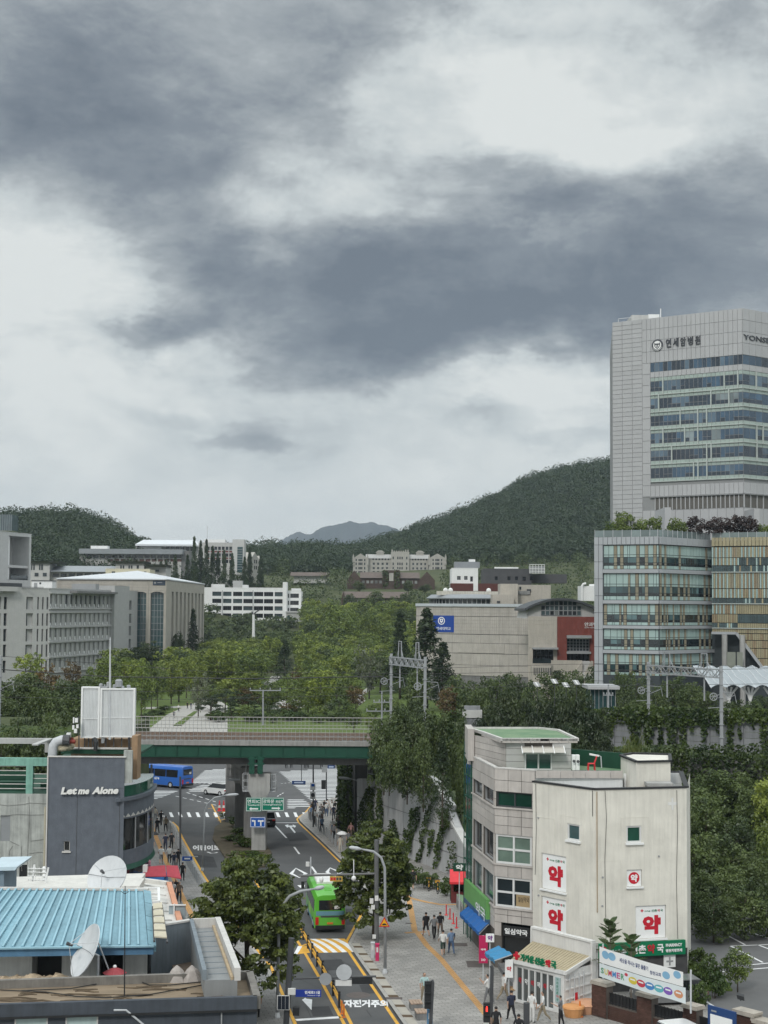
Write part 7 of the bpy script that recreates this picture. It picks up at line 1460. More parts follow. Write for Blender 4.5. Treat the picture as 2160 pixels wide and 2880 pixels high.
t2=tag(MB().prism([(v.x,v.y)for v in(gnd(478,2648,3.9),gnd(545,2648,3.9),gnd(575,2760,3.9),gnd(490,2760,3.9))],0,3.9).build('low_roof',mat('stained_brown_roof',(.20,.155,.12),.85,.4,1.2,bump=.3,bscale=4)),'stained brown low roof sunk between the grey walls','roof');t2['kind']='structure'
for px in(498,540):p=at(px,2716,77.8);mb=MB();mb.lathe([(.62,-.75),(.5,-.5),(.3,-.2),(.04,.02)],7,(p.x,p.y),p.z);tag(mb.build('folded_tent',mat('grey_tent',(.33,.30,.28),.8,.2,3)),'left grey tent top behind the brown roof edge' if px<510 else 'right grey tent top behind the brown roof edge','tent','grey tent tops')
t=thing('site_panel','pale blue grey site panel with a white post before the sidewalk','panel',at(515,2600,90));rbox('panel',t,492,538,2547,2604,90,.12,mat('panel_blue_grey',(.30,.36,.39),.6,.08,1));rbox('post',t,505,508,2543,2606,89.85,.12,M_wpaint);rbox('rail',t,491,539,2545,2548,89.9,.15,M_fr_w)
# ------------------------------------------------------------------ nearest dark building with the brown roof
zp=5.35;B4=[gnd(-30,2824,zp),gnd(723,2801,zp),gnd(702,2731,zp),gnd(-30,2757,zp)]
n_=thing('dark_front_building','dark grey building with a stained brown flat roof in the lower left corner','building',gnd(350,2810,zp));M_dfr=mat('dark_blue_grey_render',(.060,.070,.086),.8,.16,1,streak=.25,bump=.2,bscale=10);M_par=mat('parapet_concrete',(.19,.18,.165),.85,.22,1.5,streak=.3)
mb=MB();cn=sum(B4,Vector())/4;mb.prism([(v.lerp(cn,.012).x,v.y+(.25 if k<2 else-.1))for k,v in enumerate(B4)],4.72,4.95);mb.build('roof_deck',mat('brown_roof_coating',(.165,.125,.085),.85,.45,.55,bump=.8,bscale=2.2,col2=(.27,.21,.145),stretch=(.7,2.2,1)),n_)
rng=np.random.default_rng(17);mb=MB()
for k in range(34):
 s,t_=rng.uniform(.02,.97),rng.uniform(.12,.9);p=B4[0].lerp(B4[1],s).lerp(B4[3].lerp(B4[2],s),t_);L=rng.uniform(.3,1.1);pts=[(p.x+L*(i/5-.5)*2,p.y+.1*math.sin(i+k)+rng.normal(0,.03),4.95+.035*math.sin(math.pi*i/5))for i in range(6)];mb.tube(pts,.05,5)
o=mb.build('roof_wrinkles',mat('brown_roof_dark',(.10,.075,.05),.85,.4,1.2),n_);o['kind']='stuff'
inn=lambda a,b,c=.3:None
for nm,a,d,m,w in(('front_parapet',B4[0],B4[1],M_dfr,.3),('side_parapet',B4[1],B4[2],M_par,.35),('rear_parapet',B4[2],B4[3],M_par,.3)):mb=MB();mb.bar(a-Vector((0,0,.3)),d-Vector((0,0,.3)),w,.6);mb.build(nm,m,n_)
mb=MB();mb.bar(B4[0]+Vector((0,-.02,-.62)),B4[1]+Vector((.02,-.02,-.62)),.36,.1);mb.build('drip_edge',M_black,n_)
Fd=Facade(B4[0][:2],B4[1][:2]);hs=[(Fd.u(66),Fd.u(158),1,Fd.z(110,2852)),(Fd.u(207),Fd.u(297),1,Fd.z(250,2848))];mb=MB();mb.fwall(Fd,0,Fd.w,0,4.7,hs,.12);q=B4[1];mb.quad((q.x,q.y,0),(B4[2].x,B4[2].y,0),(B4[2].x,B4[2].y,4.7),(q.x,q.y,4.7));mb.build('wall',M_dfr,n_)
for a,d,e,f in hs:win(Fd,a,d,e,f,n_,depth=.08,gm=mat('pale_green_panel',(.40,.50,.50),.5,.06,1,streak=.15),fm=M_trim,nx=1,fw=.07,name='panel_window')
mb=MB();mb.bar(Fd.p(Fd.u(640),0,.08),Fd.p(Fd.u(638),4.7,.08),.06);mb.build('corner_strip',M_fr_g,n_)
mb=MB();mb.tube([Fd.p(Fd.u(340),Fd.z(340,2838),.15),Fd.p(Fd.u(374),Fd.z(374,2838),.15),Fd.p(Fd.u(430),Fd.z(430,2885),.15)],.05,6);mb.tube([Fd.p(Fd.u(8),Fd.z(8,2846),.12),Fd.p(Fd.u(-10),Fd.z(-10,2886),.12)],.06,6);mb.build('conduit',M_galv,n_)
mb=MB();mb.tube([Fd.p(Fd.u(x),Fd.z(x,y),.1)for x,y in((-20,2852),(100,2846),(200,2843),(300,2838),(380,2838))],.025,5);mb.build('cable',M_wire,n_)
for nm,pts in(('black cable lying diagonally across the brown roof',((0,2784),(130,2790),(215,2802),(300,2806),(420,2797),(560,2772),(690,2742))),('second black cable looped over the brown roof',((60,2786),(200,2780),(330,2757),(380,2755),(420,2770),(480,2770),(640,2754)))):mb=MB();mb.tube([gnd(*p,5.02)for p in pts],.03,5);tag(mb.build('cable',M_wire),nm,'cable','cables on the brown roof')
t=thing('antenna_mast','thin dark antenna mast standing on the brown roof','antenna',gnd(350,2805,5));p=gnd(350,2805,4.95);mb=MB();q=at(352,2492,p.y);mb.tube([p,q],.035,6,.02);mb.build('mast',M_black,t);mb=MB();w=at(351.5,2514,p.y);[mb.bar(w,w+Vector((d,0,.12)),.025)for d in(-.2,.2)];mb.build('antenna_arm',M_black,t)
# ------------------------------------------------------------------ satellite dishes
def dish(label,c,n,rad,depth,base,feed=.9):
 n=Vector(n).normalized();t=thing('satellite_dish',label,'satellite dish',base,'satellite dishes');rot=n.to_track_quat('Z','Y').to_matrix();mb=MB();K,M_=28,6;V=[]
 for side in(0,1):
  for j in range(M_+1):
   r=rad*max(j/M_,.01);[V.append(tuple(c+rot@Vector((r*math.cos(6.2832*i/K),r*math.sin(6.2832*i/K),depth*(j/M_)**2-side*.05))))for i in range(K)]
 f=[]
 for side in(0,1):
  b0=side*(M_+1)*K
  for j in range(M_):
   for i in range(K):q=(b0+j*K+i,b0+j*K+(i+1)%K,b0+(j+1)*K+(i+1)%K,b0+(j+1)*K+i);f.append(q if side==0 else q[::-1])
 e0,e1=M_*K,(2*M_+1)*K;f+=[(e0+i,e0+(i+1)%K,e1+(i+1)%K,e1+i)for i in range(K)]
 mb.add(V,f);mb.build('reflector',mat('dish_white',(.58,.60,.62),.45,.07,1.5,streak=.1),t,smooth=40)
 fp=c+n*(depth+feed);mb=MB()
 for k in range(3):a=6.2832*k/3+.5;mb.tube([c+rot@Vector((rad*.97*math.cos(a),rad*.97*math.sin(a),depth)),fp],.018,5)
 mb.build('feed_strut',M_galv,t);mb=MB();mb.tube([fp+n*.12,fp-n*.2],.1,8,.06);mb.build('feed_horn',M_dark,t)
 mb=MB();mb.tube([c-n*.08,c-n*.5,Vector((c.x-n.x*.5,c.y-n.y*.5,base[2]))],.07,8);mb.tube([c-n*.1+rot@Vector((0,rad*.5,0)),Vector((c.x-n.x*1.4,c.y-n.y*1.1,base[2]))],.04,6);mb.build('stand',M_galv,t)
 mb=MB();mb.tube([c+rot@Vector((-rad*.98,0,depth+.01)),c+rot@Vector((0,0,.02)),c+rot@Vector((rad*.98,0,depth+.01))],.012,4);mb.build('seam',M_dark,t);return t
c=at(252,2678,78.6);dish('tilted white satellite dish seen edge on, in front of the blue roof eave',c,(-.80,-.42,.42),1.38,.28,(c.x,c.y,4.6))
c=at(306,2468,87.5);dish('satellite dish facing the camera at the blue roof ridge',c,(-.28,-.72,.48),1.2,.26,(c.x,c.y,6.4),.55)
t=thing('tv_antenna','cluster of white television antennas leaning before the concrete wall','antenna',at(100,2500,96));mb=MB();mb.tube([at(88,2505,96),at(97,2432,96)],.06,6);mb.tube([at(124,2505,95),at(136,2440,95)],.06,6);mb.build('mast',M_wpaint,t)
for y in(2442,2452,2463,2474):mb=MB();mb.tube([at(78,y,96),at(130,y+2,95.6)],.025,5);[mb.bar(at(80+k*10,y-4,95.9),at(80+k*10,y+4,95.9),.025)for k in range(5)];mb.ball(at(124,y,95.7),.12,6);mb.build('antenna_boom',M_wpaint,t)
# ------------------------------------------------------------------ right foreground: cream pharmacy block, tiled building, booth
M_crm=mat('cream_render_wall',(.67,.65,.59),.8,.11,.55,streak=.17,bump=.15,bscale=5);M_tile=mat('stone_tile',(.47,.44,.415),.6,.1,1.2,rnd=.07,streak=.16);M_grout=mat('tile_grout',(.12,.11,.10),.9,.1,1);M_sred=mat('sign_red',(.50,.012,.03),.5,.05,1);M_sg2=mat('pharmacy_green',(.0,.16,.07),.5,.06,1);M_groof=mat('green_roof_coating',(.09,.18,.10),.8,.3,.6,col2=(.19,.27,.16));M_glg=glass('green_glass',(.015,.07,.05));M_cont=mat('container_white',(.66,.66,.65),.55,.08,1,streak=.15)
YA,YC,YD=99.6,95.5,97.0
FL,FR=fpx(1499.6,YA,1668,YC),fpx(1668,YC,1927,YD)
zt=at(1668,2222,YC).z
cb=thing('pharmacy_building','cream rendered four storey pharmacy building with red lettered panels','building',FR.p(0,0,0))
def cpan(F,px0,px1,y0,y1):c=(px0+px1)/2;return F.u(px0),F.u(px1),F.z(c,y1),F.z(c,y0)
holes={0:[cpan(FL,1595,1630,2318,2364),cpan(FL,1523,1592,2404,2505),cpan(FL,1523,1592,2526,2627)],1:[cpan(FR,1760,1802,2323,2370),cpan(FR,1761,1803,2446,2494),cpan(FR,1785,1869.5,2547,2640)]}
mb=MB();mb.fwall(FL,0,FL.w,0,zt,holes[0],.16);mb.fwall(FR,0,FR.w,2.6,zt,holes[1],.16);b2=FR.p(FR.w,0);mb.quad((b2[0],b2[1],0),(b2[0]+2,b2[1]+9,0),(b2[0]+2,b2[1]+9,zt),(b2[0],b2[1],zt));mb.build('wall',M_crm,cb)
mb=MB();mb.fbox(FR,0,FR.w,0,2.6,-.4,-.03);mb.build('stone_base',mat('dark_slate',(.06,.06,.062),.75,.3,1.5),cb)
mb=MB();rf=[FL.p(0,0)[:2],FR.p(0,0)[:2],FR.p(FR.w,0)[:2],(b2[0]+1.4,b2[1]+9),(FL.p(0,0)[0]+.5,106)];mb.sheet(rf,zt-.7);mb.build('roof',M_conc,cb)
mb=MB();mb.fbox(FL,-.05,FL.w,zt,zt+.1,-.28,.06);mb.fbox(FR,.0,FR.w+.05,zt,zt+.1,-.28,.06);mb.bar((rf[2][0],rf[2][1],zt+.05),(rf[3][0],rf[3][1],zt+.05),.3,.1);mb.bar((rf[4][0],rf[4][1],zt+.05),(rf[3][0],rf[3][1],zt+.05),.3,.1);mb.build('roof_coping',M_black,cb)
mb=MB();mb.bar((rf[4][0],rf[4][1]-.2,zt-.35),(rf[3][0],rf[3][1]-.2,zt-.35),.1,.7);mb.build('parapet_inner',M_shw,cb)
for F,h,gm in((FL,holes[0][0],M_gl_teal),(FR,holes[1][0],M_glg)):
 win(F,*h,cb,depth=.12,gm=gm,fm=M_fr_w,fw=.1);mb=MB();mb.fbox(F,h[0]-.08,h[1]+.1,h[2]-.12,h[2],.0,.14);mb.build('window_sill',M_wpaint,cb)
def ysign(F,h,big=True):
 u0,u1,z0,z1=h;w,H_=u1-u0,z1-z0;mb=MB();mb.fbox(F,u0+.02,u1-.02,z0+.02,z1-.02,-.14,-.08);o=mb.build('sign_panel',M_swhite,cb);mb=MB();mb.fbox(F,u0-.06,u1+.06,z0-.1,z0,.0,.12);mb.build('window_sill',M_wpaint,cb)
 if big:
  ftext(F,'약',u0+w*.24,u0+w*.84,z0+H_*.12,z0+H_*.70,-.07,M_sred,cb,bold=.06)
  a,b,zz_=u0+w*.18,u0+w*.27,z0+H_*.80;d=(b-a)/3;mb=MB();mb.fprism(F,[(a+d,zz_),(a+2*d,zz_),(a+2*d,zz_+d),(b,zz_+d),(b,zz_+2*d),(a+2*d,zz_+2*d),(a+2*d,zz_+3*d),(a+d,zz_+3*d),(a+d,zz_+2*d),(a,zz_+2*d),(a,zz_+d),(a+d,zz_+d)],-.08,-.07);mb.build('red_cross',M_sred,cb)
  ftext(F,'가까운',u0+w*.30,u0+w*.50,z0+H_*.80,z0+H_*.85,-.07,M_sg2,cb,bold=.03);ftext(F,'신촌',u0+w*.53,u0+w*.72,z0+H_*.795,z0+H_*.875,-.07,M_sg2,cb,bold=.03);ftext(F,'약',u0+w*.735,u0+w*.815,z0+H_*.795,z0+H_*.875,-.07,M_sred,cb,bold=.03);ftext(F,'국',u0+w*.83,u0+w*.91,z0+H_*.795,z0+H_*.875,-.07,M_sg2,cb,bold=.03)
 else:
  mb=MB();mb.disc(F,(u0+u1)/2,(z0+z1)/2,w*.36,-.08,-.06,24);mb.build('red_disc',M_sred,cb);ftext(F,'약',u0+w*.27,u0+w*.73,z0+H_*.28,z0+H_*.72,-.055,M_swhite,cb,bold=.05)
ysign(FL,holes[0][1]);ysign(FL,holes[0][2]);ysign(FR,holes[1][2]);ysign(FR,holes[1][1],False)
for F,a,b,c,d in((FL,1575,1640,2296,2372),(FR,1745,1822,2298,2385),(FR,1690,1745,2420,2500),(FL,1515,1560,2300,2380)):u0,u1,z0,z1=cpan(F,a,b,c,d);mb=MB();mb.fbox(F,u0,u1,z1-.03,z1,-.05,.012);mb.fbox(F,u1-.03,u1,z0,z1-.03,-.05,.012);mb.fbox(F,u0,u0+.03,z0,z1-.03,-.05,.012);mb.build('render_patch',M_crm,cb)
for F,pts,r in((FL,((1669,2224),(1670,2262),(1668,2296)),.02),(FR,((1700,2224),(1704,2300),(1699,2420),(1702,2640)),.014),(FR,((1900,2222),(1902,2330),(1898,2480),(1901,2640)),.014),(FL,((1508,2204),(1510,2330),(1507,2460)),.014)):mb=MB();mb.tube([F.p(min(max(F.u(x),.05),F.w-.05),F.z(x,y),.04)for x,y in pts],r,5);mb.build('cable',M_wire,cb)
for F,x,y in((FR,1693,2467),(FR,1692,2548),(FL,1515,2300),(FL,1516,2518),(FR,1850,2408)):mb=MB();mb.disc(F,F.u(x)if F.u(x)>.1 else .1,F.z(x,y),.06,-.02,.06,8);mb.build('wall_vent',M_fr_g,cb)
mb=MB();mb.tube([FR.p(.2,zt-.1,.05),FR.p(.22,5,.05)],.03,5);mb.build('rain_stain_pipe',mat('rusty_pipe',(.36,.27,.18),.8,.2,2),cb)
mb=MB();mb.fbox(FR,FR.u(1876),FR.u(1902),FR.z(1890,2264),FR.z(1890,2256),-.05,.012);mb.fbox(FR,FR.u(1886),FR.u(1891),FR.z(1890,2278),FR.z(1890,2244),-.05,.014);mb.build('cross_mark',M_cont,cb)
u0,u1,z0,z1=cpan(FR,1661,1919,2648,2688);mb=MB();mb.fbox(FR,u0,u1,z0,z1,.02,.22);mb.build('fascia_sign',M_sg2,cb);w=u1-u0;H_=z1-z0
for s,a,b,f0,f1,m in(('가까운',.17,.36,.2,.55,M_swhite),('신',.38,.48,.2,.8,M_swhite),('촌',.49,.57,.2,.8,M_swhite),('약',.585,.665,.18,.82,M_sred),('국',.69,.76,.2,.8,M_swhite),('PHARMACY',.785,.96,.58,.8,M_swhite),('병원처방조제',.785,.96,.2,.42,M_swhite)):ftext(FR,s,u0+w*a,u0+w*b,z0+H_*f0,z0+H_*f1,.225,m,cb,bold=.03,thick=.03)
mb=MB();mb.disc(FR,u0+w*.11,z0+H_*.55,H_*.3,.22,.26,16);mb.build('red_disc',M_sred,cb)
mb=MB();mb.fbox(FR,FR.u(1862),FR.u(1894),FR.z(1878,2720),FR.z(1878,2685),-.02,.06);mb.build('white_board',M_swhite,cb);mb=MB();c,z=FR.u(1878),FR.z(1878,2703);mb.fbox(FR,c-.22,c+.22,z-.05,z+.05,.06,.08);mb.fbox(FR,c-.05,c+.05,z-.25,z+.25,.06,.081);mb.build('plus_mark',M_fr_g,cb)
q=[at(1746,2215,103),at(1790,2215,98.8),at(1886,2215,99.4)];mb=MB();zz_=at(1840,2145,98.8).z;mb.prism([p[:2]for p in q]+[(q[2].x+.8,104),(q[0].x+1,104.5)],zt-.7,zz_);mb.build('stair_tower',M_crm,cb);mb=MB();P=[p[:2]for p in q]+[(q[2].x+.8,104),(q[0].x+1,104.5)];[mb.bar((*P[i],zz_+.06),(*P[(i+1)%5],zz_+.06),.22,.12)for i in range(5)];mb.build('tower_coping',M_black,cb);rbox('skylight',cb,1818,1890,2203,2212,97.8,1.2,M_conc);rbox('tower_door',cb,1752,1760,2176,2214,101.5,.1,M_wpaint)
# --- tiled building
TL,TR=fpx(1332,110,1394,102.2),fpx(1394,102.2,1506,100.7)
zp=at(1394,2161,102.2).z
tb=thing('tiled_building','stone tiled corner building with green flat roof and awnings, joined to the cream pharmacy','building',TR.p(0,0,0));G2=lambda F,a,b,c,d,r=None:(F.u(a),F.u(b),F.z(r or(a+b)/2,d),F.z(r or(a+b)/2,c))
hB=[G2(TR,1397,1497,2229,2272),G2(TR,1396,1496,2350,2432),G2(TR,1395,1496,2470,2554),(.5,TR.w-.1,.4,G2(TR,1419,1491,2606,2634)[3]+.15)]
fz=lambda zrow:zrow
hA=[]
for h in hB[:3]:hA+=[(TL.u(1334),TL.u(1358),h[2],h[3]),(TL.u(1362),TL.u(1390),h[2],h[3])]
mb=MB();mb.fwall(TL,0,TL.w,0,zp,hA,.3,-.03);mb.fwall(TR,0,TR.w,0,zp,hB,.3,-.03);mb.build('wall',M_grout,tb)
def tiles(F,holes,u0,u1,z0,z1,n,hh,big=.015):
 zz_=z1
 zs=sorted({z0,z1,*[h[2]for h in holes],*[h[3]for h in holes]});zs=[z for z in zs if z0<=z<=z1]
 for i in range(len(zs)-1):
  a,b=zs[i],zs[i+1]
  if b-a<.12:continue
  m=max(1,round((b-a)/hh))
  for j in range(m):
   for k in range(n):
    x0,x1=u0+(u1-u0)*k/n,u0+(u1-u0)*(k+1)/n;za,zb_=a+(b-a)*j/m,a+(b-a)*(j+1)/m;segs=[(x0,x1)]
    for h in holes:
     if h[2]<(za+zb_)/2<h[3]:segs=[s for s0,s1 in segs for s in((s0,min(s1,h[0])),(max(s0,h[1]),s1))if s[1]-s[0]>.05]
    for s0,s1 in segs:pan(F,s0,s1,za,zb_,M_tile,tb,'tile',.03,big)
tiles(TR,hB,0,TR.w,2.2,zp,3,.62);tiles(TL,hA,0,TL.w,2.6,zp,5,.62)
gA=(M_gl_dark,M_gl_black,M_glg)
win(TR,*hB[0],tb,depth=.2,gm=M_glg,fm=M_fr_d,nx=2);win(TR,*hB[1],tb,depth=.1,gm=glass('pale_green_blind',(.17,.24,.20),.2),fm=M_fr_w,nx=2,nz=2,fw=.13);win(TR,*hB[2],tb,depth=.1,gm=M_gl_dark,fm=M_fr_w,nx=2,nz=2,fw=.13)
for i,h in enumerate(hA):win(TL,*h,tb,depth=.2,gm=gA[i%2]if i<4 else M_gl_teal,fm=M_fr_g)
for F,hs in((TR,hB[:3]),(TL,hA[::2])):
 for h in hs:mb=MB();mb.fbox(F,0,F.w,h[2]-.1,h[2],.0,.12);mb.build('sill_band',M_tile,tb)
mb=MB();u0,u1,z0,z1=G2(TR,1452,1494,2514,2552);mb.fbox(TR,u0,u1,z0,z1,-.09,-.05);mb.build('window_sign',mat('tan_sign',(.36,.27,.15),.6,.1,1),tb);ftext(TR,'일심약국',u0+.15,u1-.15,z0+.3,z0+.65,-.045,M_black,tb)
mb=MB();u0,u1,z0,z1=G2(TR,1419,1491,2606,2635);mb.fbox(TR,u0,u1,z0,z1,.0,.12);mb.build('shop_sign',M_black,tb);ftext(TR,'일심약국',u0+.12,u1-.1,z0+.14,z1-.14,.125,M_swhite,tb,bold=.03,thick=.03)
mb=MB();mb.fquad(TR,.5,TR.w-.1,.4,4,-.28);mb.build('shop_front',M_gl_black,tb)
g0=fpx(1311,112.5,1331,110);mb=MB();mb.fbox(g0,0,g0.w,0,zp+.9,-3,-.05);mb.build('glass_corner',M_glg,tb)
for k in range(9):mb=MB();z=1+k*1.5;mb.fbox(g0,0,g0.w,z,z+.1,-.04,.05);mb.build('glass_transom',M_green,tb)
for u in(0,g0.w/2,g0.w-.08):mb=MB();mb.fbox(g0,u,u+.08,0,zp+.9,.051,.1);mb.build('glass_mullion',M_green,tb)
rt=[TL.p(0,0)[:2],TL.p(TL.w,0)[:2],TR.p(TR.w,0)[:2],(xat(1752,100.5),100.9),(xat(1752,108),108),(xat(1420,115),115)];mb=MB();mb.sheet(rt,zp-.6);mb.build('terrace',M_groof,tb);mb=MB();mb.prism([(rt[2][0],rt[2][1]+.05),(rt[3][0],rt[3][1]),(rt[3][0],rt[3][1]+.4),(rt[2][0],rt[2][1]+.4)],zp-4,zp-.05);mb.build('terrace_wall',M_shw,tb);mb=MB();mb.prism([(rt[5][0],115),(rt[4][0],108),(rt[4][0],108.3),(rt[5][0],115.3)],zp-.6,zp+.5);mb.build('green_parapet',M_dkgr,tb)
F5=Facade(rt[2],rt[3]);[pan(F5,F5.w*k/7,F5.w*(k+1)/7,zp-.45,zp+.05,M_tile,tb,'tile',.06,.012,.07)for k in range(7)]
mb=MB();mb.fbox(TL,-.05,TL.w,zp,zp+.09,-.25,.05);mb.fbox(TR,0,TR.w,zp,zp+.09,-.25,.05);mb.build('coping',M_trim,tb)
Pf=fpx(1424,104.2,1606,104.2);hw=G2(Pf,1476,1553,2117,2166);zs=at(1500,2092,102.8).z;mb=MB();mb.fwall(Pf,0,Pf.w,zp-.6,zs,[hw],.1,-.03);a=Pf.p(0,0);mb.quad((a[0]-2.2,111,zp-.6),(a[0],a[1],zp-.6),(a[0],a[1],zs),(a[0]-2.2,111,zs));b=Pf.p(Pf.w,0);mb.quad((b[0],b[1],zp-.6),(b[0],111,zp-.6),(b[0],111,zs),(b[0],b[1],zs));mb.build('penthouse_wall',M_grout,tb);M_pt=mat('pale_panel',(.44,.44,.43),.6,.05,1,rnd=.04)
for j in range(5):
 for s0,s1 in((0,hw[0]),(hw[1],Pf.w)):pan(Pf,s0,s1,zp-.6+(zs-zp+.6)*j/5,zp-.6+(zs-zp+.6)*(j+1)/5,M_pt,tb,'cladding_panel',.03,.012)
Ps=Facade((a[0]-2.2,111),(a[0],a[1]))
for j in range(5):pan(Ps,0,Ps.w,zp-.6+(zs-zp+.6)*j/5,zp-.6+(zs-zp+.6)*(j+1)/5,M_tile,tb,'cladding_panel',.03,.012)
win(Pf,*hw,tb,depth=.06,gm=M_glg,fm=M_fr_w,nx=2,fw=.1);mb=MB();u0,u1=Pf.u(1468),Pf.u(1586);z=hw[3]
for k in range(4):x0,x1=u0+(u1-u0)*k/4,u0+(u1-u0)*(k+1)/4-.06;mb.quad(Pf.p(x0,z+.1,1.0),Pf.p(x1,z+.1,1.0),Pf.p(x1,z+.35,.5),Pf.p(x0,z+.35,.5));mb.quad(Pf.p(x0,z+.35,.5),Pf.p(x1,z+.35,.5),Pf.p(x1,z+.42,.0),Pf.p(x0,z+.42,.0))
mb.build('door_canopy',mat('canopy_plastic',(.42,.40,.36),.3,.1,1),tb);[MB().bar(Pf.p(u0+(u1-u0)*k/4-.03,z+.05,1.0),Pf.p(u0+(u1-u0)*k/4-.03,z+.45,.02),.07).build('canopy_rib',M_wpaint,tb)for k in range(5)]
sl=[gnd(x,y,14.83)for x,y in((1412,2077),(1624,2077),(1570,2052),(1515,2046),(1317,2046),(1358,2058))];sl=[(p.x,p.y)for p in sl];mb=MB();mb.prism(sl,zs,14.7);mb.build('roof_slab',M_grout,tb);mb=MB();mb.sheet([(p[0]*.997,p[1])for p in sl],14.73);mb.build('green_roof',M_groof,tb)
for i in range(6):
 A,B=sl[i],sl[(i+1)%6];mb=MB();mb.bar((*A,14.76),(*B,14.76),.2,.2);mb.build('roof_rim',M_trim,tb)
 if i in(0,5):F6=Facade(A,B)if i==0 else Facade(A,B);n=8 if i==0 else 6;[pan(F6,F6.w*k/n,F6.w*(k+1)/n,zs-.05,14.83,M_tile,tb,'tile',.05,.012,.05)for k in range(n)]
rbox('side_wall_block',tb,1318,1336,2050,2140,109.5,4,M_tile)
for k,px in enumerate((1609,1620)):t=thing('air_conditioner','white outdoor air conditioner on the tiled roof, '+('left one' if k==0 else 'right one'),'air conditioner',at(px+5,2166,103));rbox('casing',t,px,px+9.5,2124,2166,103-k*.2,.5,M_wpaint);mb=MB();mb.disc(fpx(px,102.8-k*.2,px+9.5,102.8-k*.2),.12,at(px,2140,103).z,.1,.0,.02,14);mb.build('fan_grille',M_dark,t)
t=thing('plastic_chair','red plastic chair on the tiled building terrace','chair',at(1664,2166,103.5));p=at(1664,2166,103.3);m=M_red;mb=MB();mb.bbox(p.x-.25,p.x+.2,p.y-.22,p.y+.22,p.z+.42,p.z+.46,.01);mb.build('seat',m,t);mb=MB();mb.hexa([(p.x+.16,p.y-.2,p.z+.46),(p.x+.2,p.y-.2,p.z+.46),(p.x+.2,p.y+.2,p.z+.46),(p.x+.16,p.y+.2,p.z+.46),(p.x+.32,p.y-.17,p.z+.92),(p.x+.36,p.y-.17,p.z+.92),(p.x+.36,p.y+.17,p.z+.92),(p.x+.32,p.y+.17,p.z+.92)]);mb.build('backrest',m,t)
for dx,dy in((-.22,-.2),(.18,-.2),(-.22,.2),(.18,.2)):mb=MB();mb.bar((p.x+dx*1.1,p.y+dy*1.1,p.z),(p.x+dx,p.y+dy,p.z+.42),.05);mb.build('leg',m,t)
t=thing('work_light','white flat work light on a bent arm above the terrace','lamp',at(1680,2160,104));mb=MB();mb.tube([at(1692,2160,104),at(1690,2128,104),at(1682,2124,104)],.04,6);mb.build('arm',M_galv,t);mb=MB();mb.bar(at(1658,2121,104),at(1684,2126,104),.3,.1);mb.build('lamp_head',M_wpaint,t)
def awning(label,P,m,n,t=None):
 t=thing('awning',label,'awning',P[0]);mb=MB();V=[]
 for k in range(n+1):
  s=k/n;dz=-.07*abs(math.sin(s*math.pi*n/2));V+=[P[0].lerp(P[1],s)+Vector((0,0,dz)),P[3].lerp(P[2],s)+Vector((0,0,dz))]
 mb.add(V,[(2*k,2*k+1,2*k+3,2*k+2)for k in range(n)]);v2=[V[2*k+1]-Vector((0,0,.22))for k in range(n+1)];mb.add([V[2*k+1]for k in range(n+1)]+v2,[(k,n+1+k,n+2+k,k+1)for k in range(n)]);mb.build('canvas',m,t);mb=MB();[mb.bar(P[0].lerp(P[1],s)-Vector((0,0,.1)),P[3].lerp(P[2],s)-Vector((0,0,.1)),.05)for s in(0,.5,1)];mb.build('frame',M_galv,t);return t
M_abl=mat('awning_blue',(.008,.10,.34),.6,.12,2);M_abl2=mat('awning_light_blue',(.04,.21,.40),.6,.12,2)
awning('long blue awning on the side of the tiled building',[at(1322,2545,110),at(1374,2596,103),at(1348,2622,101.5),at(1293,2567,108)],M_abl,10)
awning('small light blue awning in front of the pharmacy booth',[at(1403,2659,96),at(1440,2680,93.5),at(1391,2697,92.3),at(1364,2677,94.3)],M_abl2,5)
t=thing('side_sign','bright green shop sign with white figures along the tiled side wall','shop sign',TL.p(2,5,0));u0,u1=TL.u(1320),TL.u(1382);z0,z1=TL.z(1350,2556),TL.z(1350,2515);z1=max(z1,z0+1.3);mb=MB();mb.fbox(TL,u0,u1,z0,z1,.05,.3);mb.build('panel',mat('lime_green_sign',(.13,.33,.10),.5,.1,1),t);mb=MB();mb.fbox(TL,u0,u1,z0-.35,z0,.05,.32);mb.build('lower_panel',mat('sign_dark_blue',(.04,.1,.2),.5,.1,1),t);ftext(TL,'약국',u0+(u1-u0)*.55,u1-.2,z0-.2,z0+.6,.33,M_swhite,t,bold=.03)
K=[Vector((xat(1445,93.6),93.6,0)),Vector((xat(1586,90.6),90.6,0)),Vector((xat(1664,92.6),92.6,0)),Vector((xat(1500,96.6),96.6,0))];BF,BS=Facade(K[0][:2],K[1][:2]),Facade(K[1][:2],K[2][:2])
bo=thing('pharmacy_booth','white container pharmacy booth with glass doors and a tan sloping roof','booth',(K[1].x,K[1].y,0));ze=2.55;d0,d1=.25,BF.w*.80
mb=MB();mb.fwall(BF,0,BF.w,PZ,ze,[(d0,d1,PZ+.1,2.2)],.15);mb.build('front_wall',M_cont,bo);mb=MB();mb.fwall(BS,0,BS.w,PZ,ze,[],.1);mb.build('side_wall',M_cont,bo);n=6
for k in range(n):
 a,b=d0+(d1-d0)*k/n,d0+(d1-d0)*(k+1)/n;win(BF,a,b,PZ+.1,2.2,bo,depth=.1,gm=glass('booth_glass',(.09,.10,.10)),fm=M_fr_w,fw=.05,name='glass_door');ftext(BF,'약',a+.14,b-.12,1.25,1.6,-.07,M_sred if k%2==0 else M_swhite,bo,bold=.03)
for k in range(4):mb=MB();z=.35+k*.55;mb.fbox(BS,.15,BS.w-.2,z,z+.08,.0,.06);mb.build('container_rib',M_cont,bo)
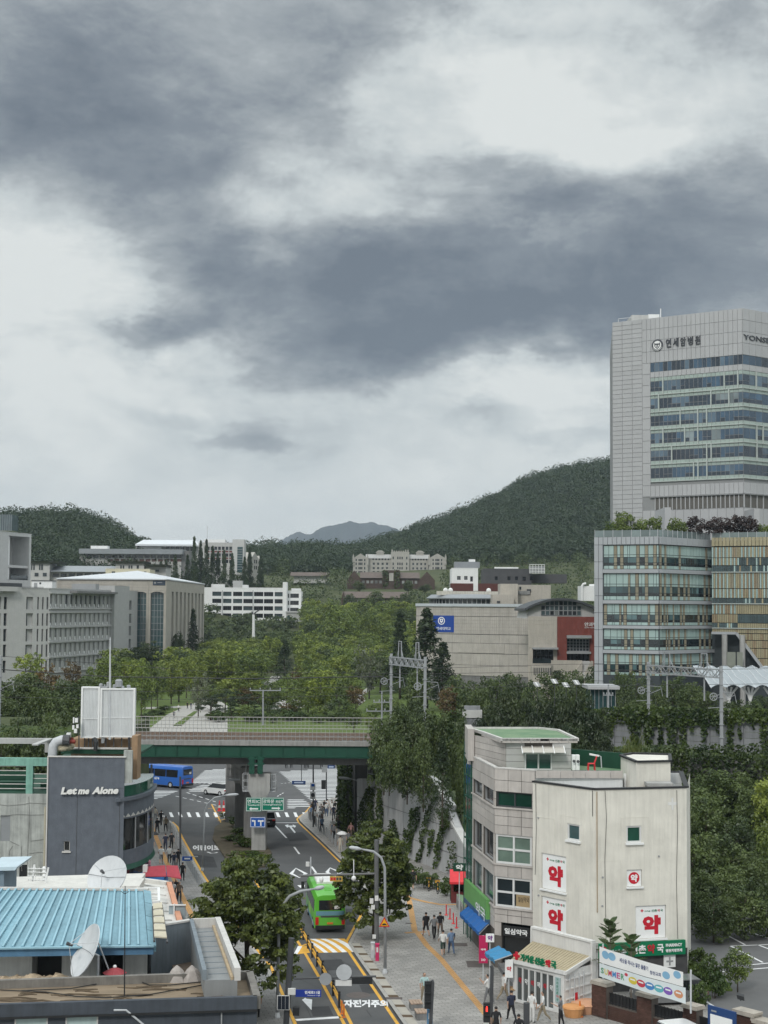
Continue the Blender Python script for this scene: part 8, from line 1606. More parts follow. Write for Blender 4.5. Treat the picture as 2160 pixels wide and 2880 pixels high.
for k in range(4):mb=MB();u=.45+k*.45;mb.tube([BS.p(u,PZ,.08),BS.p(u,ze-.25,.08)],.03,6);mb.build('lock_bar',M_galv,bo)
mb=MB();mb.fbox(BS,.9,1.2,.7,1.2,.061,.09);mb.build('red_notice',M_sred,bo)
mb=MB();mb.fbox(BF,d1+.18,BF.w-.25,.75,2.15,.0,.08);mb.build('sign_panel',mat('sign_pale_teal',(.35,.45,.46),.5,.05,1),bo)
for i,ch in enumerate('가까운신촌약국'):z=1.95-i*.19;ftext(BF,ch,d1+.28,d1+.28+.17,z,z+.16,.085,M_sred if i==5 else M_sg2,bo,bold=.02)
M_tanr=mat('booth_roof_tan',(.40,.34,.23),.6,.12,2);n=20;e0,e1=K[0]+Vector((-.1,-.1,ze+.02)),K[1]+Vector((.1,-.15,ze+.02));r0,r1=K[3]+Vector((0,0,ze+.42)),K[2]+Vector((0,.2,ze+.42))
for k in range(n):a,b,c,d=e0.lerp(e1,k/n),e0.lerp(e1,(k+.82)/n),r0.lerp(r1,(k+.82)/n),r0.lerp(r1,k/n);mb=MB();mb.hexa([a,b,c,d]+[v+Vector((0,0,.06))for v in(a,b,c,d)]);mb.build('roof_sheet',M_tanr,bo)
mb=MB();mb.quad(e0,e1,r1,r0);mb.bar(e0+Vector((0,-.03,-.06)),e1+Vector((0,-.03,-.06)),.08,.22);mb.bar(e1-Vector((0,0,.05)),r1-Vector((0,0,.05)),.1,.2);mb.build('roof_edge',M_cont,bo)
BR=Facade(K[3][:2],K[2][:2]);mb=MB();n=46
for k in range(n):u0,u1=BR.w*k/n,BR.w*(k+1)/n;m=(u0+u1)/2;z0,z1=ze+.3,ze+1.25;mb.quad(BR.p(u0,z0,.02),BR.p(m,z0,.1),BR.p(m,z1,.1),BR.p(u0,z1,.02));mb.quad(BR.p(m,z0,.1),BR.p(u1,z0,.02),BR.p(u1,z1,.02),BR.p(m,z1,.1))
mb.build('container_wall',M_cont,bo);mb=MB();mb.fbox(BR,-.08,BR.w+.08,ze+1.25,ze+1.37,-.2,.13);mb.fbox(BR,BR.w-.02,BR.w+.12,PZ,ze+1.25,-.2,.13);mb.fbox(BR,-.1,.02,1,ze+1.25,-.2,.13);mb.fbox(BR,.0,BR.w,PZ,ze+1.2,-.5,-.21);mb.build('container_frame',M_cont,bo)
u=BF.w*.05;z0=ze+.1;a=u;d=.15;mb=MB();mb.fprism(BF,[(a+d,z0),(a+2*d,z0),(a+2*d,z0+d),(a+3*d,z0+d),(a+3*d,z0+2*d),(a+2*d,z0+2*d),(a+2*d,z0+3*d),(a+d,z0+3*d),(a+d,z0+2*d),(a,z0+2*d),(a,z0+d),(a+d,z0+d)],.1,.2);mb.build('red_cross',M_sred,bo)
for ch,a,b in(('가',.19,.27),('까',.28,.36),('운',.37,.45),('신',.47,.56),('촌',.57,.66),('약',.68,.77),('국',.79,.88)):ftext(BF,ch,BF.w*a,BF.w*b,z0,z0+.42,.1,M_sred if ch=='약' else M_sg2,bo,bold=.04,thick=.1)
for nm,lab,px0,px1,y0,y1,Y,m,txt,tm in(('banner_sign','magenta upright banner sign beside the light blue awning',1351,1375,2632,2709,98.5,mat('magenta_sign',(.48,.02,.10),.5,.06,1),'약국',M_swhite),('box_sign','small white box sign with purple lettering above the magenta banner',1370,1393,2627,2650,97.5,M_swhite,'약',mat('sign_purple',(.15,.02,.22),.5,.05,1)),('poster_stand','white poster stand with red and blue lettering left of the booth doors',1423,1445,2700,2750,93.2,M_swhite,'약',M_sred),('pharmacy_sign','dark green sign board with one white syllable above the red awning',1279,1313,2428,2451,118,M_dkgr,'약',M_swhite)):
 F=fpx(px0,Y,px1,Y);z0,z1=F.z(px0,y1),F.z(px0,y0);t=thing(nm,lab,'sign',F.p(F.w/2,z0,0));mb=MB();mb.fbox(F,0,F.w,z0,z1,-.12,0);mb.build('panel',m,t);s=min(F.w*.6,(z1-z0)*.7);ftext(F,txt,F.w*.2,F.w*.8,(z0+z1)/2-(s/2 if len(txt)==1 else s*.2),(z0+z1)/2+(s/2 if len(txt)==1 else s*.2),.003,tm,t,bold=.05);(ftext(F,'>>>',F.w*.25,F.w*.75,z0+.12,z0+.3,.003,tm,t,bold=.03)if nm=='banner_sign' else 0);mb=MB();mb.bar(F.p(F.w*.5,0,-.16),F.p(F.w*.5,z1,-.16),.07);mb.build('post',M_galv,t)
t=thing('kiosk','small kiosk with a red awning and dark counter at the wall foot','kiosk',gnd(1292,2530,PZ));Y=23.5*FPX/(2530-HOR);F=fpx(1273,Y,1314,Y);mb=MB();mb.fwall(F,0,F.w,PZ,2.5,[(.2,F.w-.15,1.0,2.2)],.8);mb.build('wall',mat('kiosk_maroon',(.14,.03,.03),.7,.1,1),t);mb=MB();mb.fbox(F,0,F.w,PZ,2.5,-2,-.82);mb.build('interior',M_black,t);mb=MB();mb.quad(F.p(-.15,1.95,1.0),F.p(F.w,1.95,1.0),F.p(F.w,2.75,-.1),F.p(-.1,2.75,-.1));mb.fbox(F,-.15,F.w,1.78,1.95,.97,1.0);mb.build('awning',M_red,t)
mb=MB();q=[gnd(1284,2512,1.2),gnd(1322,2520,1.2),gnd(1330,2546,1.2),gnd(1306,2548,1.2)];mb.prism([p[:2]for p in q],0,1.15);o=tag(mb.build('planter_wall',M_conc),'low concrete planter wall below the kiosk','wall');mb=MB();mb.sheet([p[:2]for p in q],1.16);mb.build('planter_top',M_groof,o)
for k in range(5):mb=MB();A,B=q[0].lerp(q[3],(k+.2)/5),q[0].lerp(q[3],(k+.7)/5);mb.bar((A.x-.02,A.y,.55),(B.x-.02,B.y,.55),.05,.6);mb.build('recess',M_concd,o)
mb=MB();q=G((1310,2560),(1352,2650),(1420,2760),(1445,2790),(1500,2740),(1395,2620),(1330,2540));mb.prism([p[:2]for p in q],0,PZ+.32);setting(mb.build('shop_step',M_concd))
# --- brick wall with iron panels, banners, notice board
M_brk=mat('dark_brick',(.085,.045,.035),.85,.2,3,rnd=.22);M_mort=mat('brick_mortar',(.10,.085,.075),.9,.15,2);M_cap=mat('stone_cap',(.38,.345,.30),.8,.15,1.5,streak=.2)
FWL=fpx(1662,90.6,2230,79.6);bw=thing('brick_wall','dark brick boundary wall with iron panels between stone capped pillars','wall',FWL.p(4,0,0));BM={}
def brickwork(F,u0,u1,z0,z1,o,L=.42,H=.115):
 j=0;z=z0
 while z+H*.6<z1:
  u=u0-(L/2 if j%2 else 0)
  while u<u1-.02:
   a,b=max(u,u0),min(u+L,u1)
   if b-a>.05 and NB[0]<290:pan(F,a,b,z,min(z+H,z1),M_brk,bw,'brick',.03,.006,o);NB[0]+=1
   elif b-a>.05:RB.fbox(F,a+.006,b-.006,z+.006,min(z+H,z1)-.006,o-.03,o)
   u+=L
  z+=H;j+=1
NB=[0];RB=MB();piers=[(1667,1707),(1792,1832),(1919,1956),(2063,2113),(2114,2166)]
for i,(a,b)in enumerate(piers):
 u0,u1=FWL.u(a),FWL.u(b);zt_=1.95 if i<3 else 2.35-.25*(i-3);mb=MB();mb.fbox(FWL,u0,u1,0,zt_,-.45,.10);mb.build('pillar_core',M_mort,bw);brickwork(FWL,u0,u1,.2,zt_,.125,.21,.09)
 for k in range(2 if i<3 else 1):mb=MB();e=.07-.03*k;mb.fbox(FWL,u0-e,u1+e,zt_+.1*k,zt_+.1*k+.1,-.5-e,.15+e);mb.build('pillar_cap',M_cap,bw)
 if i>2:mb=MB();mb.fbox(FWL,u0-.12,u1+.12,zt_+.1,zt_+.22,-.55,.22);mb.build('pillar_cap',M_cap,bw)
for a,b in((1707,1792),(1832,1919),(1956,1985)):
 u0,u1=FWL.u(a),FWL.u(b);mb=MB();mb.fbox(FWL,u0,u1,0,.95,-.3,-.02);mb.build('wall_core',M_mort,bw);brickwork(FWL,u0,u1,.1,.95,.0,.3,.1);mb=MB();mb.fbox(FWL,u0+.03,u1-.03,1.0,1.08,-.16,-.1);mb.fbox(FWL,u0+.03,u1-.03,1.55,1.62,-.16,-.1);mb.fbox(FWL,u0+.03,u1-.03,1.09,1.54,-.15,-.12);[mb.fbox(FWL,u0+(u1-u0)*k/9-.02,u0+(u1-u0)*k/9+.02,.96,1.66,-.11,-.08)for k in range(1,9)];mb.build('iron_panel',M_black,bw)
o=RB.build('brickwork',M_brk,bw);o['kind']='stuff'
for lab,P,mt,extra in(('upper white church banner with blue droplets across the wall',((1697,2660),(1934,2732),(1934,2773),(1697,2704)),M_swhite,0),('lower colourful summer banner across the wall',((1697,2706),(1941,2776),(1941,2821),(1697,2744)),mat('banner_pale',(.66,.72,.74),.6,.05,1),1)):
 FB=fpx(1697,89.3,1941,83.4);uv=[FB.hit(*p)for p in P];t=thing('fabric_banner',lab,'banner',FB.p(1,1,0));mb=MB();n=16;V=[]
 def bp(s,r,o=0):A=uv[0][0]+(uv[1][0]-uv[0][0])*s;zt_=uv[0][1]+(uv[1][1]-uv[0][1])*s;zb_=uv[3][1]+(uv[2][1]-uv[3][1])*s;return FB.p(A,zb_+(zt_-zb_)*r-.05*math.sin(s*3.14),.3+.03*math.sin(s*14)+o)
 for k in range(n+1):V+=[bp(k/n,0),bp(k/n,1)]
 mb.add(V,[(2*k,2*k+2,2*k+3,2*k+1)for k in range(n)]);mb.build('cloth',mt,t)
 def bt(s,a,b,c,d,m,bold=.02):mb=MB();put_text(mb,s,lambda u,v,q:bp(a+(b-a)*u,c+(d-c)*v,.012),bold);mb.build('lettering',m,t)
 def bd(s,r,rad,m,ay=3.6):mb=MB();mb.add([bp(s+rad*math.cos(k*.3927),r+rad*ay*math.sin(k*.3927)*1.6,.008)for k in range(16)],[tuple(range(16))]);mb.build('printed_spot',m,t)
 if not extra:
  bt('세상을 적시는 맑은 물줄기',.25,.6,.42,.72,mat('print_navy',(.06,.08,.2),.6,.05,1));bt('창천교회',.62,.74,.25,.5,mat('print_navy',(.06,)*3))
  for s,r in((.16,.62),(.8,.45),(.93,.7),(.08,.6)):bd(s,r,.045,mat('print_sky_blue',(.22,.42,.60),.6,.1,1))
 else:
  cl=[mat('print_%s'%n_,c,.6,.06,1)for n_,c in(('green',(.1,.3,.16)),('yellow',(.62,.5,.06)),('red',(.5,.05,.08)),('blue',(.06,.22,.5)),('pink',(.5,.1,.25)),('teal',(.12,.4,.45)),('purple',(.2,.1,.42)),('orange',(.6,.27,.14)))]
  for i,ch in enumerate('SUMMER'):bt(ch,.02+.048*i,.06+.048*i,.3,.72,cl[(0,1,2,3,4,0)[i]],.03)
  bd(.32,.75,.02,cl[2])
  for i,(s,c_)in enumerate(((.4,1),(.5,2),(.6,3),(.7,5),(.8,6),(.92,7))):bd(s,.48,.052,cl[c_],3.0);mb=MB();mb.add([bp(s-.03,.5,.014),bp(s+.03,.5,.014),bp(s+.03,.6,.014),bp(s-.03,.6,.014)],[(0,1,2,3)]);mb.build('printed_bar',M_swhite,t)
 for px,y0,y1,Y in((1696,2655,2755,89.4),(1943,2728,2850,83.3)):
  if extra==(px>1800):mb=MB();mb.tube([at(px,y1,Y),at(px,y0,Y)],.05,8);mb.build('pole',M_galv,t)
F=fpx(1982,82.5,2058,81);t=thing('notice_board','blue notice board with a white printed sheet before the brick pillars','notice board',F.p(.5,0,0));z1=F.z(2020,2834);mb=MB();mb.fbox(F,0,F.w,.5,z1,-.1,0);mb.build('board',mat('board_navy',(.015,.05,.16),.5,.08,1),t);mb=MB();mb.fbox(F,.2,F.w-.2,.55,z1-.42,.0,.03);mb.build('sheet',M_swhite,t);mb=MB();mb.fprism(F,[(.21,.6),(.8,.6),(.8,1.0),(.5,1.25),(.21,1.1)],.031,.036);mb.build('printed_shape',mat('print_blue',(.08,.2,.5),.6,.05,1),t);mb=MB();[mb.fbox(F,.9,F.w-.28,.7+k*.13,.74+k*.13,.031,.036)for k in range(7)];mb.fbox(F,.25,.6,z1-.28,z1-.2,.002,.01);mb.build('printed_lines',M_fr_g,t)
t=thing('spotlight','small dark spotlight on the taller brick pillar','spotlight',at(2083,2812,81.2));mb=MB();p=at(2083,2808,81.3);mb.hexa([p+Vector(v)for v in((-.2,-.15,0),(.15,-.2,-.08),(.2,.1,0),(-.15,.15,.05),(-.25,-.15,.22),(.12,-.2,.12),(.2,.1,.18),(-.18,.15,.28))]);mb.build('housing',M_black,t);mb=MB();mb.bar(p-Vector((0,0,.12)),p+Vector((0,0,.02)),.05);mb.build('bracket',M_dark,t)
mb=MB();q=G((1935,2700),(1935,2640),(2000,2600),(2300,2560),(2300,2900),(2000,2840));mb.sheet([p[:2]for p in q],PZ+.02);pk=setting(mb.build('parking_lot',M_asph2))
mb=MB()
for a,b in(((2095,2618),(2200,2652)),((2050,2634),(2095,2658)),((2055,2662),(2250,2654)),((2055,2662),(2145,2708)),((2098,2716),(2240,2702)),((2130,2658),(2200,2684)),((1985,2738),(2290,2712)),((1970,2808),(2008,2832))):ribbon(mb,[gnd(*a,PZ),gnd(*b,PZ)],.16,PZ+.03)
mb.build('bay_line',M_white,pk)
for px,yt,w,Y,z in((1958,2660,80,100,.1),(1985,2690,90,97,.1),(1940,2700,70,98,.1),(2000,2720,70,94.5,.1),(1960,2755,60,92,.1)):T('shrub',px,yt,w,Y,'green shrub in the planting bed beside the parking lot','shrubs beside the parking lot',z=z)
T('broad',2065,2655,90,96,'small tree with pale blossom at the parking bed',None,z=.1,i=1)
mb=MB();q=G((1925,2790),(1930,2740),(2030,2750),(2060,2795));mb.prism([p[:2]for p in q],0,PZ+.14);setting(mb.build('planting_bed',M_lawn))
M_big=leafmat('feather_leaves',(.03,.055,.02),(.09,.13,.05));rng=np.random.default_rng(3)
for lab,px,yb,yt,Y,k0 in(('taller dark green feather leaved tree before the pharmacy sign',1716,2780,2570,92.5,15),('shorter feather leaved tree right of the taller one',1775,2770,2612,92,12)):
 b=at(px,yb,Y);tp=at(px,yt+28,Y);t=thing('feather_leaved_tree',lab,'tree',(b.x,b.y,0),'feather leaved trees');mb=MB();mb.tube([(b.x,b.y,0),tp],.07,6,.03);mb.build('trunk',M_bark2,t)
 for k in range(k0*2):
  f=k/(k0*2);a=k*2.4;c=Vector((b.x,b.y,tp.z*(.5+.5*f)));L=1.25-.5*f;el=.1+.9*f;d=Vector((math.cos(a)*math.cos(el),math.sin(a)*math.cos(el),math.sin(el)));s=d.cross(Vector((0,0,1))).normalized();mb=MB()
  for i in range(1,9):p=c+d*(L*i/8)-Vector((0,0,.25*(i/8)**2));w=.24*math.sin(.5+2.4*i/8);[mb.add([p,p+s*w*sg+d*.03,p+s*w*sg*1.05+d*.13,p+d*.09],[(0,1,2,3)])for sg in(-1,1)]
  mb.build('leaf_frond',M_big,t)
  # ------------------------------------------------------------------ vehicles
M_tyre=mat('tyre_rubber',(.02,.02,.02),.8,.1,3);M_bgreen=mat('bus_green',(.10,.42,.035),.35,.05,.8,coat=.4);M_bblue=mat('bus_blue',(.03,.13,.46),.35,.06,.8,coat=.4);M_tail=mat('tail_light',(.45,.01,.01),.3,.1,2);M_oran=mat('orange_paint',(.62,.17,.03),.55,.1,2)
def wheel(par,x,y,r,w=.22):
 mb=MB();mb.tube([(x-w/2,y,r),(x+w/2,y,r)],r,16);o=mb.build('wheel',M_tyre,par);mb=MB();mb.tube([(x-w/2-.01,y,r),(x+w/2+.01,y,r)],r*.55,10);mb.build('rim',M_galv,o)
def bus(label,loc,rz,L,W,H,body,belt,num):
 t=proto('bus');place(t,loc,rz,label,'bus');w=W/2;mb=MB();pr=[(-w,.35),(-w,H*.55),(-w*.96,H*.86),(-w*.84,H*.97),(-w*.5,H),(w*.5,H),(w*.84,H*.97),(w*.96,H*.86),(w,H*.55),(w,.35)];n=len(pr)
 ys_=(0,.12,L-.25,L);sc=(.95,1,1,.93);mb.add([(x*s,y,z if z<1 else z-(1-s)*.6)for y,s in zip(ys_,sc)for x,z in pr],[(i*n+j,i*n+(j+1)%n,(i+1)*n+(j+1)%n,(i+1)*n+j)for i in range(3)for j in range(n)]+[tuple(range(n)),tuple(range(4*n-1,3*n-1,-1))]);mb.build('body',body,t,smooth=30)
 R_=Facade((-w*.95,0),(w*.95,0));D=R_.w
 def rb(nm,a,b,c,d,m,o=.03):mb=MB();mb.fbox(R_,D*a,D*b,H*c,H*d,-.05,o);return mb.build(nm,m,t)
 rb('rear_window',.12,.88,.60,.86,M_gl_black);rb('belt_panel',.02,.98,.46,.575,belt,.02);rb('bumper',.0,1,.10,.2,M_black,.06);rb('engine_grille',.18,.82,.41,.45,M_dark,.025);rb('licence_plate',.4,.6,.23,.28,M_oran,.05);rb('rear_display',.64,.82,.63,.72,M_cont,.04)
 for a in(.0,.89):rb('tail_light',a,a+.11,.22,.42,M_tail,.05)
 for sd in(-1,1):
  x=sd*(w+.004);n2=5
  for k in range(n2):mb=MB();y0,y1=.7+(L-1.4)*k/n2,.7+(L-1.4)*(k+1)/n2-.1;mb.box(min(x,x-sd*.05),max(x,x-sd*.05),y0,y1,H*.5,H*.83);mb.build('side_window',M_gl_black,t)
  mb=MB();mb.box(min(x,x-sd*.03),max(x,x-sd*.03),.5,L-.6,.36,H*.22);mb.build('side_skirt',belt,t);mb=MB();mb.box(min(x,x-sd*.03),max(x,x-sd*.03),L*.45,L*.62,H*.23,H*.49);mb.build('side_panel',mat('bus_lime',(.30,.46,.12),.5,.1,1),t)
  for y in(1.9,L-1.9):wheel(t,sd*(w-.1),y,.42)
  mb=MB();mb.bar((sd*w*.9,L+.0,H*.8),(sd*(w+.25),L+.2,H*.78),.05);mb.box(sd*(w+.25)-.12,sd*(w+.25)+.12,L+.1,L+.25,H*.6,H*.8);mb.build('mirror',M_black,t)
  if num:Fs=Facade((x*1.002,L),(x*1.002,0))if sd<0 else Facade((x*1.002,0),(x*1.002,L));ftext(Fs,num,L*.60,L*.60+.8,H*.34,H*.46,.012,M_swhite,t,bold=.03)
 mb=MB();mb.bbox(-w*.55,w*.55,L*.52,L*.93,H-.02,H+.2,.06);mb.build('roof_unit',M_cont,t);mb=MB();mb.bbox(-w*.25,w*.25,L*.2,L*.32,H-.01,H+.04,.02);mb.build('roof_hatch',body,t);return t
p=gnd(928,2624);bus('green city bus seen from behind at the striped speed hump',p,R(7),8.6,2.25,2.72,M_bgreen,mat('bus_belt_blue',(.12,.26,.33),.5,.1,1),'')
p=gnd(527,2217);bus('blue city bus turning left at the junction beyond the bridge',p,R(58),11.4,2.35,2.85,M_bblue,M_bblue,'674')
def car(label,loc,rz,col,L=4.3,W=1.75,H=1.55,suv=.0):
 t=proto('car');place(t,loc,rz,label,'car');w=W/2;m=mat('car_'+col[0],col[1],.3,.04,1,coat=.6);s=.04
 P=[(0,.35),(0,.85),(.12,.98),(L*.74,.95),(L*.97,.78),(L,.45),(L-.05,.3),(.05,.3)];Q=[(.08+.25*(1-suv),.97),(.35+.35*(1-suv),H),(L*.52,H),(L*.74,.955)]
 def pris(nm,prf,hw,m,hw2=None):mb=MB();n=len(prf);hw2=hw2 or hw;f=lambda z:hw if z<1.1 else hw2;mb.add([(-f(z),y,z)for y,z in prf]+[(f(z),y,z)for y,z in prf],[tuple(range(n)),tuple(range(2*n-1,n-1,-1))]+[(i,n+i,n+(i+1)%n,(i+1)%n)for i in range(n)]);return mb.build(nm,m,t,smooth=28)
 pris('body',P,w,m);pris('cabin_glass',Q,w*.93,M_gl_black,w*.8);pris('roof',[(.32+.35*(1-suv),H-.03),(.40+.35*(1-suv),H+.025),(L*.5,H+.025),(L*.56,H-.03)],w*.82,m)
 for y in(.8,L-.85):
  for sd in(-1,1):wheel(t,sd*(w-.09),y,.33)
 for sd in(-1,1):mb=MB();mb.box(min(sd*w*.6,sd*w*.96),max(sd*w*.6,sd*w*.96),-.03,.1,.68,.86);mb.build('tail_light',M_tail,t);mb=MB();mb.box(min(sd*w*.55,sd*w*.9),max(sd*w*.55,sd*w*.9),L-.22,L+.0,.6,.74);mb.build('headlight',M_cont,t)
 mb=MB();mb.box(-.25,.25,-.03,.02,.5,.62);mb.build('licence_plate',M_cont,t);mb=MB();mb.box(-w*.98,w*.98,-.05,.1,.3,.46);mb.build('bumper',M_black,t);return t
car('white hatchback crossing the junction behind the bridge columns',gnd(645,2240),R(48),('white',(.72,.73,.74)),suv=.8);car('black estate car waiting behind the blue lane sign',gnd(752,2327),R(8),('black',(.015,.016,.018)),suv=1);car('grey car parked behind the church banners',gnd(1976,2820),R(100),('grey',(.16,.165,.17)),suv=.9);car('white car of which only the roof shows at the bottom edge',gnd(1838,2968),R(-70),('white',(.72,)*3))
# ------------------------------------------------------------------ lamps, signals, posts
def lamp(label,bx,by,pts,hd,r=.085,group='street lamps'):
 b=gnd(bx,by,PZ);t=thing('street_lamp',label,'street lamp',b,group);Y=b.y;P=[b]+[at(x,y,Y)for x,y in pts];mb=MB();mb.tube(P,[r*1.25]+[r]*(len(P)-2)+[r*.6],8);mb.build('pole',M_metal,t,smooth=True);a=P[-1];d=at(*hd,Y)-a;mb=MB();mb.tube([a-d*.05,a+d*.3,a+d*.8,a+d],[.06,.13,.12,.04],8);mb.build('lamp_head',mat('lamp_grey',(.40,.42,.44),.45,.06,1),t,smooth=True);mb=MB();mb.lathe([(r*2,0),(r*2,.08),(r*1.3,.3)],8,(b.x,b.y),PZ);mb.build('base',M_galv,t);return t,P
t,P=lamp('tall curved street lamp in front of the left street tree',780,2862,[(784,2620),(786,2580),(795,2545),(815,2520),(845,2507),(885,2500)],(912,2494));a=at(776,2712,P[0].y);mb=MB();mb.tube([at(781,2725,P[0].y),a,at(760,2702,P[0].y)],.04,6);mb.build('side_arm',M_metal,t);mb=MB();mb.bar(at(728,2697,P[0].y),at(758,2701,P[0].y),.2,.12);mb.build('side_lamp',M_cont,t)
t,P=lamp('curved street lamp carrying the speed hump warning sign',1083,2737,[(1083,2500),(1082,2440),(1072,2412),(1050,2395),(1015,2388)],(981,2383));Y=P[0].y;F=fpx(1072,Y-.2,1102,Y-.2);s=thing('warning_sign','yellow triangular speed hump sign with a red rim on the lamp post','road sign',F.p(.3,F.z(1087,2606),0));a=F.p;u0,u1,z0,z1=F.u(1072),F.u(1102),F.z(1087,2607),F.z(1087,2579);c=(u0+u1)/2;mb=MB();mb.fprism(F,[(u0,z0),(u1,z0),(c,z1)],-.04,0);mb.build('red_rim',M_sred,s);mb=MB();mb.fprism(F,[(u0+.1,z0+.06),(u1-.1,z0+.06),(c,z1-.11)],0,.015);mb.build('yellow_field',mat('sign_yellow',(.72,.36,.01),.5,.05,1),s);mb=MB();mb.fprism(F,[(c-.18,z0+.12),(c+.18,z0+.12),(c+.08,z0+.21),(c,z0+.24),(c-.08,z0+.21)],.015,.03);mb.build('hump_symbol',M_black,s)
lamp('street lamp beside the abutment ivy under the bridge end',1029,2352,[(1030,2235),(1025,2212),(1012,2198),(985,2190)],(952,2187));lamp('small street lamp before the retaining wall',1072,2362,[(1072,2322),(1066,2316)],(1050,2319),.06);t,P=lamp('curved street lamp with a small blue sign over the left lanes',569,2449,[(574,2330),(576,2282),(584,2260),(605,2243),(635,2237)],(671,2234),.07)
def post(label,px,y0,y1,r=.07,m=None,name='pole',cat='pole',group=None):b=gnd(px,y1,PZ);t=thing(name,label,cat,b,group);mb=MB();mb.tube([b,at(px,y0,b.y)],r,8);mb.build('pole',m or M_dark,t);return t,b.y
def plate(t,px0,px1,y0,y1,Y,m,nm='plate',txt=None,tm=None,th=.06):
 F=fpx(px0,Y,px1,Y);c=(px0+px1)/2;z0,z1=F.z(c,y1),F.z(c,y0);mb=MB();mb.fbox(F,0,F.w,z0,z1,-th,0);o=mb.build(nm,m,t)
 if txt:ftext(F,txt,F.w*.08,F.w*.92,z0+(z1-z0)*.25,z0+(z1-z0)*.75,.004,tm or M_swhite,t,bold=.03)
 return F,z0,z1
plate(t,527,555,2409,2421,P[0].y-.1,M_sblue,'street_sign');plate(t,533,549,2413,2417,P[0].y-.12,M_swhite,'text_band',th=.01);plate(t,555,570,2408,2410,P[0].y-.05,M_galv,'sign_arm')
t,Y=post('dark post with grey signal boxes beyond the left sidewalk',426,2150,2307,.12);plate(t,418,436,2182,2200,Y-.2,M_metal,'box');plate(t,414,430,2200,2226,Y-.3,M_metal,'box',th=.3)
post('tall slim dark pole at the left kerb fence',507,2184,2398,.1);t,Y=post('dark signal pole with white notices at the crowd',881,2140,2326,.08);plate(t,880,895,2202,2222,Y-.1,M_swhite,'notice');plate(t,880,895,2226,2247,Y-.1,M_swhite,'notice');mb=MB();F=fpx(880,Y-.12,895,Y-.12);mb.disc(F,F.w/2,F.z(887,2236),F.w*.36,.0,.02,16);mb.build('round_symbol',M_dark,t);plate(t,883,892,2205,2212,Y-.13,M_sblue,'symbol')
t,Y=post('traffic signal post by the crowd with a small solar panel',918,2160,2262,.07,name='traffic_light',cat='traffic light');plate(t,911,923,2195,2220,Y-.15,M_black,'signal_housing',th=.25);plate(t,912,927,2158,2172,Y-.2,M_metal,'solar_panel')
for lab,px,y,w in(('dark blue hanging street sign above the diagonal crossing',848,2201,38),('small blue hanging sign beyond the crossing',938,2157,20)):
 Y=185 if w>30 else 215;b=at(px,y+5,Y);t=thing('hanging_sign',lab,'sign',b);plate(t,px-w/2,px+w/2,y-5,y+5,Y,mat('sign_night_blue',(.015,.04,.13),.5,.1,1),'panel');plate(t,px-w/3,px+w/3,y-2,y+2,Y-.03,mat('sign_text_blue',(.35,.42,.55),.5,.1,2),'text_band',th=.01);mb=MB();mb.tube([at(px,y-5,Y),at(px,y-55,Y)],.05,6);mb.build('hanger',M_dark,t)
t,Y=post('grey steel camera pole with a long arm over the bus lane',1059,2362,2662,.16,mat('pole_dark_grey',(.12,.122,.125),.5,.1,2),'camera_pole');mb=MB();mb.tube([at(1060,2457,Y),at(840,2463,Y)],.08,8);mb.build('arm',mat('pole_dark_grey',(.12,)*3),t);plate(t,937,972,2465,2479,Y-.1,mat('sign_ochre',(.50,.33,.06),.5,.1,1),'yellow_sign');[plate(t,939+k*8,945+k*8,2468,2476,Y-.11,M_sred if k<2 else M_dark,'printed_mark',th=.008)for k in range(4)];mb=MB();p=at(995,2470,Y-.1);mb.ball(p,.17,10);mb.tube([p,at(995,2418,Y)],.03,6);mb.build('dome_camera',M_wpaint,t);mb=MB();p=at(904,2474,Y-.1);mb.ball(p,.15,10,(1,1,1.4));mb.build('dome_camera',M_wpaint,t)
for y0,y1,dx in((2520,2534,4),(2546,2558,-6),(2528,2542,-10),(2630,2640,-2)):plate(t,1058+dx,1068+dx,y0,y1,Y-.3,M_cont,'control_box',th=.2)
t,Y2=post('white box camera on a slim post beyond the green bus',874,2410,2468,.06,M_galv);plate(t,870,880,2425,2437,Y2-.1,M_cont,'box',th=.25)
for lab,px0,px1,y0,y1,by,m in(('magenta information post at the foot of the camera pole',1056,1066,2658,2703,2703,mat('post_magenta',(.52,.03,.12),.5,.06,1)),('narrow grey cabinet beside the magenta post',1043,1053,2654,2694,2694,M_galv),('blue bin at the bottom edge below the signal',1201,1217,2841,2896,2896,mat('bin_blue',(.10,.22,.36),.6,.1,1))):
 b=gnd((px0+px1)/2,by,PZ);F=fpx(px0,b.y,px1,b.y);z=F.z(px0,y0);t=thing('street_cabinet',lab,'cabinet',b);mb=MB();w=F.w/2;mb.bbox(b.x-w,b.x+w,b.y,b.y+.4,PZ,z,.03);mb.build('body',m,t);mb=MB();mb.box(b.x-w*.5,b.x+w*.5,b.y-.015,b.y+.001,PZ+(z-PZ)*.55,PZ+(z-PZ)*.85);mb.build('label_plate',M_cont,t);mb=MB();mb.box(b.x-w-.02,b.x+w+.02,b.y-.02,b.y+.42,z+.002,z+.05);mb.build('lid',m,t)
Y=86.5;b=Vector((xat(819,Y),Y,PZ));t=thing('traffic_light','near signal mast with a horizontal black signal over the right lane','traffic light',b);mb=MB();mb.tube([b,at(820,2638,Y)],.17,10);mb.build('mast',M_dark,t);mb=MB();mb.tube([at(820,2738,Y),at(828,2752,Y),at(1058,2746,Y)],.06,8);mb.build('arm',M_dark,t);plate(t,1000,1057,2751,2768,Y-.1,M_black,'signal_housing',th=.35);plate(t,955,1000,2757,2773,Y-.05,M_cont,'plate')
